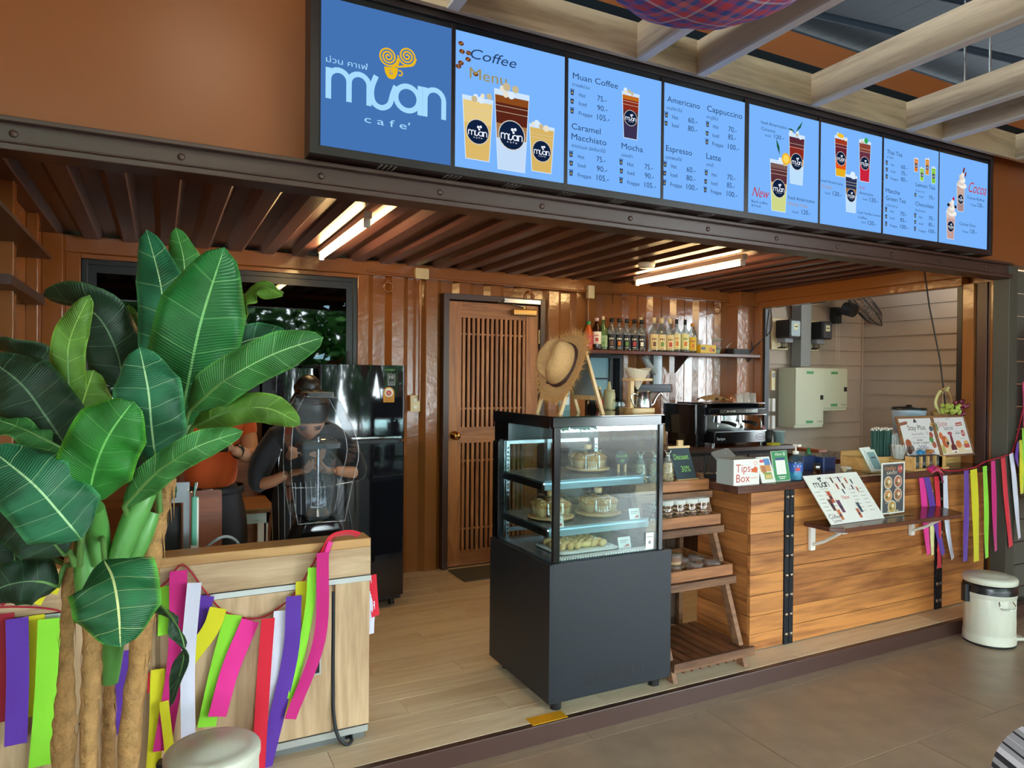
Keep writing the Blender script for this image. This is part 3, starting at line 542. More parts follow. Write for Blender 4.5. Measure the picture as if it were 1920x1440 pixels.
for i, (a, c) in enumerate(PANX):
    b = MB(E_NAVY if i == 0 else E_SCR); b.box((a, 2.4925, 2.257), (c, 2.499, 2.779))
    pn = part('logo_panel' if i == 0 else 'menu_screen', b, mbd, 'navy lit panel with the cafe logo' if i == 0 else None, world=True)
    b = MB(E_INK)
    for t, k, x0, x1, z, h in SIGN_TEXT:
        if a-.01 <= x0 <= c: b.text(t, x0, x1, z, h, INK[k], FR(0, Y0-.0016 if k != 'k' else Y0-.0012, 0), sh=.35 if t in ('New', 'Cocoa') or t == 'Coffee' and i == 1 else 0.)
    if i == 0: logo(b, .745, 2.50, 1., E_LOGO, E_YEL, FR(0, Y0, 0))
    if i in (2, 3, 6):                                    # small cup icons before the price rows
        for t, k, x0, x1, z, h in SIGN_TEXT:
            if a <= x0 <= c and t in ('Hot', 'Iced', 'Freppe'):
                u = .011; x = x0-.033; b.flat([(x-u*.6, z), (x+u*.6, z), (x+u*.8, z+u*1.9), (x-u*.8, z+u*1.9)], E_INK, FR(0, Y0, 0)); b.disc(x, z+u*.9, u*.45, None, 8, E_GOLD, FR(0, Y0-.0004, 0))
                if t != 'Iced': b.stroke([(x-u, z+u*2.2), (x+u, z+u*2.2)], .003, E_INK, FR(0, Y0, 0))
    part('lettering', b, pn, world=True, kind='stuff')
    if i in CUPS:
        for k, q in enumerate(CUPS[i]): b = MB(E_INK); drink(b, *q, Y0-.0004-.002*k); part('drink_picture', b, pn, world=True, kind='stuff')
        b = MB(E_INK)
        if i == 1:
            for x, z, an in ((1.03, 2.73, .5), (1.034, 2.70, 1.2), (1.062, 2.70, -.4), (1.03, 2.655, .8), (1.0925, 2.625, .3), (1.02, 2.64, 2.), (1.06, 2.675, .9)):
                b.disc(x, z, .012, .009, 12, ec('6a3a22'), FR(0, Y0-.0008, 0)); b.stroke([(x-.009*math.cos(an), z-.009*math.sin(an)), (x+.009*math.cos(an), z+.009*math.sin(an))], .002, ec('c89a6a'), FR(0, Y0-.001, 0))
        if i == 4:
            b.disc(2.785, 2.548, .03, None, 16, ec('f0b428'), FR(0, Y0-.004, 0)); b.disc(2.785, 2.548, .021, None, 14, ec('ffd860'), FR(0, Y0-.0042, 0))
            for P in ([(2.85, 2.69), (2.868, 2.72), (2.9, 2.755), (2.885, 2.72)], [(2.85, 2.69), (2.82, 2.705), (2.79, 2.70), (2.82, 2.695)], [(2.74, 2.56), (2.72, 2.6), (2.715, 2.64), (2.738, 2.6)]): b.flat(P, ec('1f5a3a'), FR(0, Y0-.0046, 0))
        if i == 5:
            b.disc(3.185, 2.73, .026, .012, 14, ec('f0c030'), FR(0, Y0-.004, 0)); b.disc(3.385, 2.735, .016, None, 8, ec('2fa84a'), FR(0, Y0-.0056, 0)); b.disc(3.28, 2.535, .02, None, 10, ec('dfeeff'), FR(0, Y0-.006, 0))
        if i == 7:
            for cx, z, w in ((4.248, 2.61, .08), (4.15, 2.435, .085)):
                for k in range(5): b.disc(cx+.008*(-1)**k, z+.016*k, w*.5*(1-k*.17), w*.22, 14, ec(['f4efe8', 'dccfc4'][k % 2]), FR(0, Y0-.005-.0002*k, 0))
            for P in ([(4.25, 2.69), (4.262, 2.68), (4.275, 2.715), (4.262, 2.72)], [(4.27, 2.67), (4.283, 2.663), (4.29, 2.69), (4.28, 2.695)]): b.flat(P, ec('7a3028'), FR(0, Y0-.007, 0))
            b.disc(4.165, 2.52, .01, None, 10, ec('c01c30'), FR(0, Y0-.007, 0)); b.disc(4.118, 2.48, .014, .01, 10, ec('20222c'), FR(0, Y0-.007, 0)); b.disc(4.185, 2.475, .012, .01, 10, ec('20222c'), FR(0, Y0-.007, 0))
        if b.v: part('garnish_picture', b, pn, world=True, kind='stuff')

# ================================================================== RIGHT-HAND BAR COUNTER
W_CEDAR = wood('oiled cedar plank', '88502a', 'cf8a4c', 'x', 6, .42, 3, True, .1); W_CEDARY = wood('oiled cedar side plank', '88502a', 'bd7a42', 'y', 6, .42, 3, True)
W_BAR = wood('dark bar top', '3a1e18', '5e3628', 'x', 8, .25, 3, False, .2)
bar = thing('bar_counter', 'long cedar plank bar counter with riveted black iron straps', 'counter', (3.8, 2.95, 0))
b = MB(M_BLACKM); b.box((2.8, 2.72, .02), (4.88, 3.1, .84)); part('carcass', b, bar, world=True)
b = MB(W_BAR); b.box((2.655, 2.655, .852), (4.6, 3.12, .893)); b.box((4.6, 2.655, .852), (4.92, 3.12, .893)); part('worktop', b, bar, 'dark brown worktop', world=True, bev=.004)
zl = [.006, .093, .188, .297, .406, .515, .624, .733, .85]; zr = [.006, .1, .205, .315, .424, .535, .644, .744, .85]
I = LOC[bar.name].inverted()
def bplank(x0, x1, z0, z1, y=2.693): piece('plank', boxmesh('plank', x1-x0, .02, z1-z0-.0026, W_CEDAR), bar, I @ Vector((x0, y+random.uniform(-.002, .002), z0+.0012)))
for k in range(8):
    bplank(2.785, 3.03, zl[k], zl[k+1]); bplank(3.10, 4.365, zr[k], zr[k+1]); bplank(4.44, 4.9, zr[k], zr[k+1], 2.694)
    piece('plank', boxmesh('plank', .02, .38, zl[k+1]-zl[k]-.0026, W_CEDARY), bar, I @ Vector((2.785, 2.714, zl[k]+.0012)))
M_IRON = pm('black iron strap', '20242a', .5, .6, bump=.2, bscale=80); M_RIV = pm('steel rivet', '8a7f74', .35, 1.)
rv = MB(M_RIV); rv.sphere((0, 0, 0), (.013, .009, .013), 10, 6); rvm = rv.mesh('rivet')
for x0, dx in ((3.032, .016), (3.068, .016), (4.367, .016), (4.403, .016)):
    b = MB(M_IRON); b.box((x0, 2.684, .004), (x0+.032, 2.71, .85)); st = part('iron_strap', b, bar, world=True, bev=.0015)
    for k in range(8):
        piece('rivet', rvm, st, I @ Vector((x0+dx, 2.683, .06+k*.107)))
fs = thing('fold_down_shelf', 'dark wooden fold-down shelf on white bracket on the bar front', 'shelf', (3.7, 2.69, .65))
b = MB(W_BAR); z = .645; P = [(3.15, 2.664), (3.15, 2.5), (3.2, 2.445), (4.19, 2.425), (4.25, 2.46), (4.33, 2.664)]
b.prism([(x, y, z) for x, y in P], (0, 0, .024)); part('board', b, fs, world=True, bev=.003)
for x in (3.22, 4.1):
    b = MB(M_WHITE); b.box((x, 2.672, .5), (x+.035, 2.69, .645)); b.box((x, 2.47, .632), (x+.035, 2.69, .645)); b.tube([(x+.017, 2.675, .53), (x+.017, 2.6, .565), (x+.017, 2.5, .632)], .009, 8); part('bracket', b, fs, 'white folding bracket', world=True)

# rear work counters behind the bar
W_BACKC = wood('back counter laminate', '3a2218', '5a3826', 'x', 8, .35, 3)
bc = thing('back_counter', 'dark brown counter carrying the espresso machine', 'counter', (3.9, 4.3, 0))
b = MB(W_BACKC); b.box((2.78, 4.0, .885), (4.62, 4.84, .92)); part('worktop', b, bc, world=True, bev=.004)
b = MB(M_BLACKM); b.box((2.82, 4.06, .0), (4.6, 4.82, .885)); part('carcass', b, bc, world=True)
for x0 in (2.84, 3.28, 3.72, 4.16):
    b = MB(wood('dark cabinet door', '33231c', '4a3226', 'z', 8, .5, 3)); b.box((x0, 4.045, .1), (x0+.42, 4.06, .86)); dr = part('door', b, bc, world=True, bev=.003)
    b = MB(M_STEEL); b.box((x0+.37, 4.035, .6), (x0+.385, 4.047, .75)); part('handle', b, dr, world=True)

# ================================================================== LEFT-HAND COUNTER
W_PALE = wood('pale walnut laminate', 'a98a68', 'd2b592', 'x', 8, .45, 4); W_PALEZ = wood('pale walnut door', 'ab8a69', 'd0b18d', 'z', 8, .45, 4)
M_ALU = pm('aluminium strip', 'c4c8c6', .4, .7); M_PLINTH = pm('grey concrete plinth', '6a6d6e', .7, bump=.3, bscale=90, var=.15)
lc = thing('serving_counter', 'pale walnut serving counter with aluminium strips and grey plinth', 'counter', (0, 2.9, 0))
b = MB(W_PALE); b.box((-.58, 2.715, .655), (.752, 2.74, .765)); part('upstand_panel', b, lc, world=True, bev=.002)
b = MB(wood('golden oak top', 'a87a48', 'c89a62', 'x', 8, .4, 4)); b.box((-.58, 2.715, .765), (.752, 2.83, .8)); part('top_ledge', b, lc, 'golden top ledge', world=True, bev=.003)
b = MB(M_ALU); b.box((-.58, 2.712, .632), (.754, 2.74, .652)); b.box((-.58, 2.716, .03), (.745, 2.74, .055)); part('metal_strip', b, lc, world=True)
b = MB(M_PLINTH); b.box((-.57, 2.735, .0), (.735, 3.28, .032)); b.box((.66, 2.7345, .005), (.69, 2.736, .026), M_BLACK); part('plinth', b, lc, world=True)
b = MB(W_PALEZ); b.box((-.57, 2.74, .055), (.75, 3.3, .62)); part('carcass', b, lc, world=True)
b = MB(W_PALE); b.box((-.58, 2.83, .62), (.75, 3.32, .685)); part('worktop', b, lc, world=True, bev=.002)
b = MB(W_PALEZ); b.box((.613, 2.72, .058), (.75, 2.74, .63)); part('side_panel', b, lc, world=True, bev=.002)
for x0, x1 in ((.0, .6), (-.575, -.01)):
    b = MB(W_PALEZ); b.box((x0+.003, 2.72, .058), (x1, 2.74, .628)); dr = part('door', b, lc, world=True, bev=.002)
    b = MB(M_ALU); frame(b, x1-.07, x1-.04, .29, .395, 2.7165, 2.722, .006); b.box((x1-.064, 2.7195, .296), (x1-.046, 2.7205, .389), M_BLACK); part('pull_handle', b, dr, 'recessed metal pull', world=True)
b = MB(M_BLACKM); b.tube(curve([(.607, 2.726, .6), (.607, 2.718, .25), (.607, 2.705, .13), (.62, 2.69, .05), (.65, 2.685, .012), (.676, 2.70, .012), (.68, 2.738, .016)], 8), .007, 8); part('power_cable', b, lc, 'black cable looped into the plinth', world=True)

# ================================================================== FRIDGES
M_FR = pm('black glass fridge front', '171a24', .06, 0, coat=.5); M_FRS = pm('charcoal fridge side', '1c1f28', .35)
fr = thing('refrigerator', 'tall glossy black refrigerator with bright handle and yellow label', 'fridge', (1.1, 4.5, 0))
b = MB(M_FRS); b.box((.85, 4.24, .04), (1.37, 4.82, 1.515)); part('cabinet', b, fr, world=True, bev=.006)
for z0, z1, n in ((.075, 1.04, 'fridge_door'), (1.052, 1.515, 'freezer_door')):
    b = MB(M_FR); b.rbox((.845, 4.2, z0), (1.375, 4.245, z1), .012); dr = part(n, b, fr, world=True, bev=.004)
    if n == 'freezer_door':
        b = MB(M_CHROME); b.box((1.02, 4.165, 1.062), (1.345, 4.2, 1.078)); b.box((1.02, 4.175, 1.03), (1.335, 4.2, 1.06), M_BLACK); part('handle', b, dr, 'chrome topped handle', world=True, bev=.003)
        b = MB(pm('label black', '15181c', .4)); M = FR(0, 4.1985, 0)
        b.flat([(1.262, 1.39), (1.31, 1.39), (1.31, 1.462), (1.262, 1.462)], None, M); b.stroke([(1.264, 1.392), (1.308, 1.392), (1.308, 1.46), (1.264, 1.46), (1.264, 1.392)], .002, M_WHITE, FR(0, 4.198, 0)); b.text('10', 1.273, 1.299, 1.432, .02, M_WHITE, FR(0, 4.198, 0)); b.stroke([(1.27, 1.41), (1.302, 1.41)], .004, M_GREY, FR(0, 4.198, 0)); b.stroke([(1.27, 1.40), (1.302, 1.40)], .003, M_GREY, FR(0, 4.198, 0))
        my = pm('label ochre', 'd8962c', .5); b.flat([(1.235, 1.285), (1.305, 1.285), (1.305, 1.345), (1.235, 1.345)], my, M); b.disc(1.27, 1.345, .035, None, 24, my, FR(0, 4.1984, 0)); b.disc(1.27, 1.345, .027, None, 24, M_WHITE, FR(0, 4.198, 0)); b.disc(1.27, 1.343, .017, None, 20, pm('label red', 'c0452f', .5), FR(0, 4.1976, 0)); b.text('5', 1.265, 1.275, 1.335, .015, M_WHITE, FR(0, 4.197, 0))
        for k in range(3): b.stroke([(1.243, 1.296+k*.01), (1.297, 1.296+k*.01)], .003, pm('label brown', '8a5a20', .5), FR(0, 4.198, 0))
        b.text('SHARP', 1.24, 1.31, 1.481, .012, pm('silver green print', '6aa35a', .4), M); part('energy_label', b, dr, 'ochre energy label', world=True)
for x in (.9, 1.32):
    for y in (4.28, 4.75): b = MB(M_BLACK); b.cyl((x, y, 0), (x, y, .045), .02, n=10); part('foot', b, fr, world=True)
f2 = thing('freezer', 'dark glass-front freezer left of the black refrigerator', 'freezer', (.45, 4.55, 0))
b = MB(M_FRS); b.box((.6, 4.3, .03), (.83, 4.82, 1.49)); part('cabinet', b, f2, world=True, bev=.006)
b = MB(M_FR); b.rbox((.6, 4.26, .06), (.83, 4.303, 1.49), .01); part('door', b, f2, world=True, bev=.003)
b = MB(M_STEEL); b.box((.62, 4.235, .7), (.64, 4.262, 1.2)); part('handle', b, f2, world=True)

# ================================================================== DISPLAY CASE
M_CASE = pm('satin black sheet', '1b2028', .4, .2, bump=.06, bscale=60); M_CASEF = pm('gloss black post', '0d0f13', .12)
M_SHELF = pm('dark shelf glass', '4a545c', .2)
cs = thing('display_case', 'black cake display case with glass upper half and lit shelves', 'display case', (1.82, 2.85, 0))
X0, X1, YF, YB = 1.50, 2.137, 2.55, 3.147
b = MB(M_CASE)
b.box((X0-.01, YF, .05), (X1, YF+.015, .648)); b.box((X0-.02, YF+.0, .05), (X0-.005, YB, .645)); b.box((X1-.015, YF+.015, .05), (X1, YB, .645)); b.box((X0, YB-.02, .05), (X1-.015, YB, .64)); b.box((X0, YF+.015, .6), (X1-.015, YB-.02, .635)); b.box((X0, YF+.015, .05), (X1-.015, YB-.02, .07))
base = part('base_cabinet', b, cs, world=True, bev=.002)
b = MB(M_BLACK)
for k in range(25): b.box((1.655+k*.0128, YF-.0008, .1), (1.661+k*.0128, YF+.001, .148))
for x, z in ((X0+.006, .06), (X1-.01, .06), (X0+.006, .635), (X1-.01, .635)): b.cyl((x, YF-.002, z), (x, YF+.001, z), .006, n=8)
part('vent_grille', b, base, world=True, kind='stuff')
for x in (X0+.05, X1-.05):
    for y in (YF+.06, YB-.06): b = MB(M_BLACK); b.cyl((x, y, 0), (x, y, .05), .025, n=12); part('caster', b, cs, world=True)
t = .026
for a, c in (((X0, YF+.004, .65), (X0+t+.006, YF+t, 1.245)), ((X1-.05-t, YF+.004, .65), (X1-.05, YF+t, 1.245)), ((X0-.008, YB-.06, .645), (X0+.028, YB, 1.13)), ((X1-.08, YB-.06, .645), (X1-.05, YB, 1.13))):
    b = MB(M_CASEF); b.box(a, c); part('corner_post', b, cs, world=True, bev=.003)
b = MB(M_CASEF); b.box((X0-.008, YF, 1.232), (X1-.045, YF+.03, 1.275)); b.box((X0-.008, YF+.03, 1.225), (X0+.02, YB, 1.275)); b.box((X0, YB-.06, 1.13), (X1-.05, YB, 1.275)); b.box((X1-.07, YF, 1.235), (X1-.045, YB, 1.275)); b.box((X0-.008, YB-.17, 1.14), (X0+.015, YB-.06, 1.23)); part('top_frame', b, cs, world=True, bev=.002)
b = MB(pm('smoked top glass', '191c20', .05, coat=.5)); b.box((X0-.004, YF+.002, 1.2755), (X1-.049, YB-.002, 1.2785)); part('glass_top', b, cs, 'dark glass top', world=True)
M_CG = glass('case glass', 'eef8f8', 1.45, .01)
b = MB(M_CG); b.box((X0+t, YF+.012, .655), (X1-.05-t, YF+.018, 1.245)); part('front_pane', b, cs, world=True)
b = MB(M_CG); b.box((X0+.004, YF+t, .65), (X0+.01, YB-.06, 1.235)); part('side_pane', b, cs, world=True)
b = MB(M_CG); b.box((X1-.062, YF+t, .65), (X1-.056, YB-.06, 1.235)); part('side_pane', b, cs, world=True)
for x0, x1, y in ((X0+.03, 1.80, YB-.03), (1.78, X1-.08, YB-.045)):
    b = MB(M_STEEL); frame(b, x0, x1, .67, 1.13, y, y+.012, .02); sd = part('sliding_door', b, cs, world=True)
    b = MB(M_CG); b.box((x0+.02, y+.004, .69), (x1-.02, y+.008, 1.11)); part('pane', b, sd, world=True)
b = MB(M_SHELF); b.box((X0+.012, YF+.03, .636), (X1-.06, YB-.06, .65)); dk = part('deck', b, cs, world=True)
b = MB(M_WHITE)
for k in range(38): b.box((X0+.045+k*.0135, YF+.032, .65), (X0+.051+k*.0135, YF+.075, .656))
part('air_grille', b, dk, world=True, kind='stuff')
for z, yf in ((.975, YF+.13), (.775, YF+.09)):
    b = MB(M_SHELF); b.box((X0+.015, yf, z), (X1-.066, YB-.07, z+.008)); sh = part('shelf', b, cs, world=True)
    [part('shelf_bracket', MB(M_BLACK).box((x, yf, z-.03), (x+.007, YB-.07, z)), sh, world=True) for x in (X0+.013, X1-.073)]
    b = MB(glass('price rail', 'a9c4cc', 1.4, base=.55)); b.box((X0+.02, yf-.012, z-.03), (X1-.075, yf-.008, z+.012)); part('price_rail', b, sh, world=True)
b = MB(M_STEEL)
for x in (X0+.03, X1-.085):
    b.box((x, YB-.075, .65), (x+.018, YB-.062, 1.13))
    for k in range(22): b.box((x+.006, YB-.0765, .67+k*.02), (x+.012, YB-.0745, .68+k*.02), M_BLACK)
part('shelf_standard', b, cs, world=True)
b = MB(em('white case lamp', 'eef6ff', 60.)); b.box((X0+.04, YF+.035, 1.238), (X1-.09, YF+.047, 1.244)); part('lamp_strip', b, cs, 'lit white strip lamp', world=True)
b = MB(em('white shelf lamp', 'eef6ff', 14.))
for z, yf in ((.966, YF+.14), (.766, YF+.1)): b.box((X0+.03, yf, z), (X1-.08, yf+.008, z+.006))
part('lamp_strip', b, cs, 'lit white strip lamp', world=True)
b = MB(M_WHITE); M = FR(0, YF+.0115, 0); b.flat([(1.995, .66), (2.04, .66), (2.04, .735), (1.995, .735)], None, M); b.stroke([(2.0, .715), (2.035, .715)], .003, M_GREY, FR(0, YF+.011, 0)); b.disc(2.017, .69, .008, None, 12, M_GREY, FR(0, YF+.011, 0)); part('paper_notice', b, cs, 'small white paper notice', world=True)

# ================================================================== WOODEN A-FRAME RACK
W_RACK = wood('weathered teak', '5a3a28', '8e6446', 'x', 9, .6, 4); W_RACKY = wood('weathered teak slat', '54301e', '8a5636', 'y', 9, .5, 4); W_TRAY = wood('reddish tray wood', '7a4a2c', 'b07448', 'x', 9, .5, 4)
rk = thing('display_rack', 'leaning four-tier teak display rack beside the bar counter', 'rack', (2.45, 2.9, 0))
for x in (2.17, 2.622):
    b = MB(W_RACK); b.prism([(x, 2.565, 0), (x, 2.615, 0), (x, 2.95, .93), (x, 2.905, .93)], (.028, 0, 0)); part('leg', b, rk, world=True, bev=.002)
    b = MB(W_RACK); b.box((x, 3.06, 0), (x+.028, 3.09, .93)); part('leg', b, rk, world=True, bev=.002)
for k in range(5):
    b = MB(wood('dark back board', '3a2a22', '54392b', 'z', 8, .6, 4)); b.box((2.2+k*.087, 3.09, .05), (2.284+k*.087, 3.1, .93)); part('back_board', b, rk, world=True)
I2 = LOC[rk.name].inverted(); slm = boxmesh('slat', .052, 1., .014, W_RACKY, .002)
for k in range(8): piece('slat', slm, rk, I2 @ Vector((2.175+k*.0625, 2.575, .083)), sc=(1, .4, 1))
for a, c in (((2.165, 2.555, .055), (2.685, 2.574, .098)), ((2.17, 2.978, .055), (2.67, 3.0, .083)), ((2.165, 2.58, .055), (2.18, 2.975, .082)), ((2.655, 2.58, .055), (2.67, 2.975, .082))):
    b = MB(W_RACK); b.box(a, c); part('shelf_rail', b, rk, world=True, bev=.002)
for z, yf, yb in ((.435, 2.68, 3.06), (.68, 2.77, 3.06), (.85, 2.86, 3.06)):
    for y0, y1 in ((yf-.012, yf+.02), (yb-.03, yb)):
        b = MB(W_RACK); b.box((2.155, y0, z-.043), (2.665, y1, z-.005)); part('cross_rail', b, rk, world=True, bev=.003)
    b = MB(W_TRAY); b.box((2.16, yf, z), (2.65, yf+.014, z+.056)); b.box((2.16, yb-.014, z), (2.65, yb, z+.056)); b.box((2.16, yf+.014, z), (2.174, yb-.014, z+.056)); b.box((2.636, yf+.014, z), (2.65, yb-.014, z+.056)); b.box((2.174, yf+.014, z), (2.636, yb-.014, z+.01)); part('tray', b, rk, world=True, bev=.002)
b = MB(W_RACKY)
for k in range(9): b.box((2.19+k*.055, 2.585, .03), (2.2+k*.055, 2.95, .037))
b.box((2.17, 2.75, .02), (2.645, 2.77, .03)); part('lower_rod', b, rk, world=True, kind='stuff')

# ================================================================== SMALL THINGS
def bottle(name, label, cat, loc, prof, glassm, group=None, lab=None, cap=None, liquid=None, n=14):
    """lathe bottle: body (+ label, cap, liquid as parts); lab = (z0, z1, r, mat[, mat2]); cap = (z0, z1, r, mat)"""
    t = thing(name, label, cat, loc, 0, group)
    b = MB(glassm); b.lathe((0, 0, 0), prof, n); part('body', b, t)
    if liquid: b = MB(liquid[2]); b.lathe((0, 0, 0), [(0, .004), (liquid[1], .004), (liquid[1], liquid[0]), (0, liquid[0])], n); part('liquid', b, t)
    if lab:
        z0, z1, r, m = lab[:4]; b = MB(m); b.lathe((0, 0, 0), [(r, z0), (r, z1)], n)
        if len(lab) > 4:
            h = z1-z0; a0 = -PI/2-.55; w5 = lab[5] if len(lab) > 5 else lab[4]
            for u0, u1, za, zb, mm in ((-.5, .5, .62, .74, lab[4]), (-.3, .35, .2, .5, w5), (-.4, .4, .06, .1, lab[4])):
                P = [(r*1.012*math.cos(a0+u), r*1.012*math.sin(a0+u)) for u in (u0, (u0+u1)/2, u1)]
                b.add([(x, y, z0+h*za) for x, y in P]+[(x, y, z0+h*zb) for x, y in P], [(0, 1, 4, 3), (1, 2, 5, 4)], mm)
        part('label', b, t)
    if cap: b = MB(cap[3]); b.lathe((0, 0, 0), [(0, cap[0]), (cap[2], cap[0]), (cap[2], cap[1]), (0, cap[1])], n); part('cap', b, t)
    return t
# ---- wall shelf with syrups
b = MB(pm('brown shelf paint', '5e2f20', .35)); b.box((2.95, 4.66, 1.648), (4.92, 4.88, 1.676)); ws = thing('wall_shelf', 'long brown wall shelf holding the syrup bottles', 'shelf', (3.9, 4.8, 1.65)); part('board', b, ws, world=True, bev=.003)
b = MB(M_BROWND)
for x in (3.1, 4.1, 4.85): b = MB(M_BROWND); b.prism([(x, 4.88, 1.648), (x, 4.7, 1.648), (x, 4.88, 1.5)], (.012, 0, 0)); part('bracket', b, ws, world=True)
G_B = glass('bottle glass', 'd9dfe0', 1.6, base=.12); G_G = glass('green bottle glass', '9fc48a', 1.6, base=.25); G_D = pm('dark syrup', '2a1512', .12); G_O = pm('orange juice', 'c2561c', .25); G_A = glass('amber glass', 'b98a4a', 1.6, base=.4)
L_DK = pm('dark label', '161a24', .5); L_CR = pm('cream label', 'e2cf9a', .55); L_YE = pm('yellow label', 'd9b52c', .5); L_WH = pm('white label', 'ece6d4', .5); L_OR = pm('orange print', 'd4771e', .5); L_RD = pm('red print', 'b8302c', .5); L_GN = pm('green print', '5d8a3c', .5); L_BR = pm('brown print', '6a4028', .5)
C_BK = pm('black cap', '1b1c20', .4); C_CR = pm('cream cap', 'e0cfa4', .5); C_GN = pm('green cap', '3c8a4e', .45); C_PK = pm('pale pink cap', 'd8b8b0', .45)
SYR = [(0, .003), (.035, .003), (.037, .012), (.037, .17), (.033, .187), (.016, .212), (.0145, .25), (0, .252)]
Z = 1.676
bottle('juice_bottle', 'orange juice bottle with green cap at left end of shelf', 'bottle', (3.105, 4.76, Z), [(0, 0), (.036, 0), (.038, .03), (.036, .15), (.018, .195), (.016, .215)], G_O, None, (.045, .12, .0392, L_RD, L_OR), (.205, .235, .019, C_GN))
bottle('syrup_bottle', 'dark bottle with white oval label and red band on shelf', 'bottle', (3.172, 4.74, Z), SYR, G_D, None, (.05, .15, .038, L_WH, L_RD), (.235, .262, .018, C_PK))
bottle('syrup_bottle', 'clear bottle with green lime label on shelf', 'bottle', (3.242, 4.75, Z), SYR, G_G, None, (.03, .12, .0376, glass('lime label', 'b9d6a0', 1.4, base=.6), L_GN), (.25, .28, .013, C_CR))
pr = [('first', L_BR), ('second', L_OR), ('third', L_GN), ('fourth', L_RD), ('fifth', L_WH)]
for k, (o, m) in enumerate(pr):
    bottle('syrup_bottle', 'black label syrup bottle, %s from the left of its five' % o, 'bottle', (3.318+k*.077, 4.74, Z), SYR, G_B, 'black label syrup bottles on the wall shelf', (.02, .135, .038, L_DK, L_WH, m), (.235, .268, .018, C_BK))
for k, (x, y, m, la) in enumerate(((3.665, 4.80, L_BR, 'cream label syrup bottle just right of the black label ones'), (3.757, 4.74, L_BR, 'cream label syrup bottle with crossed pods print, after the gap'), (3.84, 4.74, L_GN, 'cream label syrup bottle between two other cream ones in front'), (3.885, 4.81, L_BR, 'cream label syrup bottle standing behind in the second row'), (3.93, 4.74, L_RD, 'cream label syrup bottle with red nut print beside clear bottles'))):
    bottle('syrup_bottle', la, 'bottle', (x, y, Z), SYR, G_B, 'cream label syrup bottles on the wall shelf', (.02, .15, .038, L_CR, L_BR, m), (.245, .295, .0175, C_CR))
for x, m, la in ((4.01, L_OR, 'clear syrup bottle with orange slice label and black pourer'), (4.105, L_GN, 'clear syrup bottle with green label and black pourer')):
    t = bottle('syrup_bottle', la, 'bottle', (x, 4.75, Z), SYR, G_B, None, (.03, .165, .038, pm('pale label', 'e6dfa0', .5), m, L_OR), (.25, .29, .014, C_BK))
    b = MB(M_CHROME); b.tube([(0, 0, .288), (0, -.004, .3), (.012, -.008, .312)], .004, 6); part('pourer', b, t)
bottle('syrup_bottle', 'yellow label bottle with orange cap at right end of row', 'bottle', (4.18, 4.74, Z), SYR, G_B, None, (.02, .14, .038, L_YE, L_RD, L_OR), (.235, .262, .017, pm('orange cap', 'd0903c', .5)))
t = thing('tea_box', 'small yellow printed box on the wall shelf', 'box', (4.32, 4.74, Z)); b = MB(L_YE); b.box((-.09, -.05, 0), (.09, .05, .075)); part('carton', b, t, bev=.002)
b = MB(C_BK); M = FR(0, -.0506, 0); b.flat([(-.085, .03), (-.035, .03), (-.035, .055), (-.085, .055)], None, M); b.disc(.03, .035, .022, None, 14, L_OR, M); b.disc(.06, .03, .014, None, 12, L_BR, FR(0, -.0509, 0)); part('print', b, t)
for z, la, m in ((Z, 'lower clear plastic tub under a pink one on shelf', 'a9c0a0'), (Z+.068, 'upper clear plastic tub with pink content on shelf', 'c77a8c')):
    t = thing('plastic_tub', la, 'tub', (4.47, 4.75, z)); b = MB(glass('tub plastic', 'e8efec', 1.5, base=.15)); b.lathe((0, 0, 0), [(0, .001), (.042, .001), (.05, .06)], 4, sx=1.2, smooth=False); part('body', b, t)
    b = MB(pm('tub filling', m, .6)); b.lathe((0, 0, 0), [(0, .006), (.036, .006), (.036, .035), (0, .04)], 4, sx=1.2, smooth=False); part('filling', b, t)
    b = MB(glass('tub lid', 'f2f4f0', 1.5, base=.3)); b.lathe((0, 0, 0), [(0, .068), (.053, .068), (.053, .06), (0, .06)], 4, sx=1.2, smooth=False); part('lid', b, t)
t = thing('charger', 'black power box at right end of wall shelf', 'charger', (4.72, 4.75, Z)); b = MB(M_BLACKM); b.rbox((-.1, -.06, 0), (.1, .06, .05), .01); part('case', b, t); b = MB(M_BLACKM); b.tube(curve([(.1, 0, .02), (.16, -.02, .03), (.18, .0, .12), (.195, .05, .3)], 6), .004, 6); part('cord', b, t)
t = thing('plug_adapter', 'cream plug in wall socket above the black power box', 'plug', (4.77, 4.88, 1.75)); b = MB(M_CREAM); b.rbox((-.02, -.05, -.02), (.02, -.002, .04), .006); part('body', b, t, bev=.003); b = MB(M_WHITE); b.tube(curve([(0, -.04, .02), (-.06, -.06, .03), (-.13, -.08, -.01)], 6), .004, 6); part('cord', b, t)
t = thing('wall_rack', 'dark steel wall rack below the bottle shelf', 'rack', (3.8, 4.83, 1.35)); b = MB(pm('dark steel', '4b4f55', .4, .6)); b.rbox((3.62, 4.78, 1.33), (3.98, 4.86, 1.40), .006, ax=0); b.box((3.63, 4.779, 1.36), (3.97, 4.781, 1.366), M_BLACK); part('bar', b, t, world=True)
t = thing('vent_pipe', 'grey steel vent pipe on wall under the bottle shelf', 'pipe', (3.87, 4.86, 1.2)); b = MB(pm('galvanised steel', '858a8c', .4, .7)); b.rbox((3.82, 4.82, 1.40), (3.92, 4.878, 1.648), .01); part('duct', b, t, world=True); b = MB(glass('plastic wrap', 'dfe5e8', 1.5, base=.35)); b.tube(curve([(3.70, 4.8, 1.64), (3.74, 4.78, 1.56), (3.82, 4.8, 1.5)], 5), [.03]*11, 6); part('plastic_wrap', b, t, world=True)
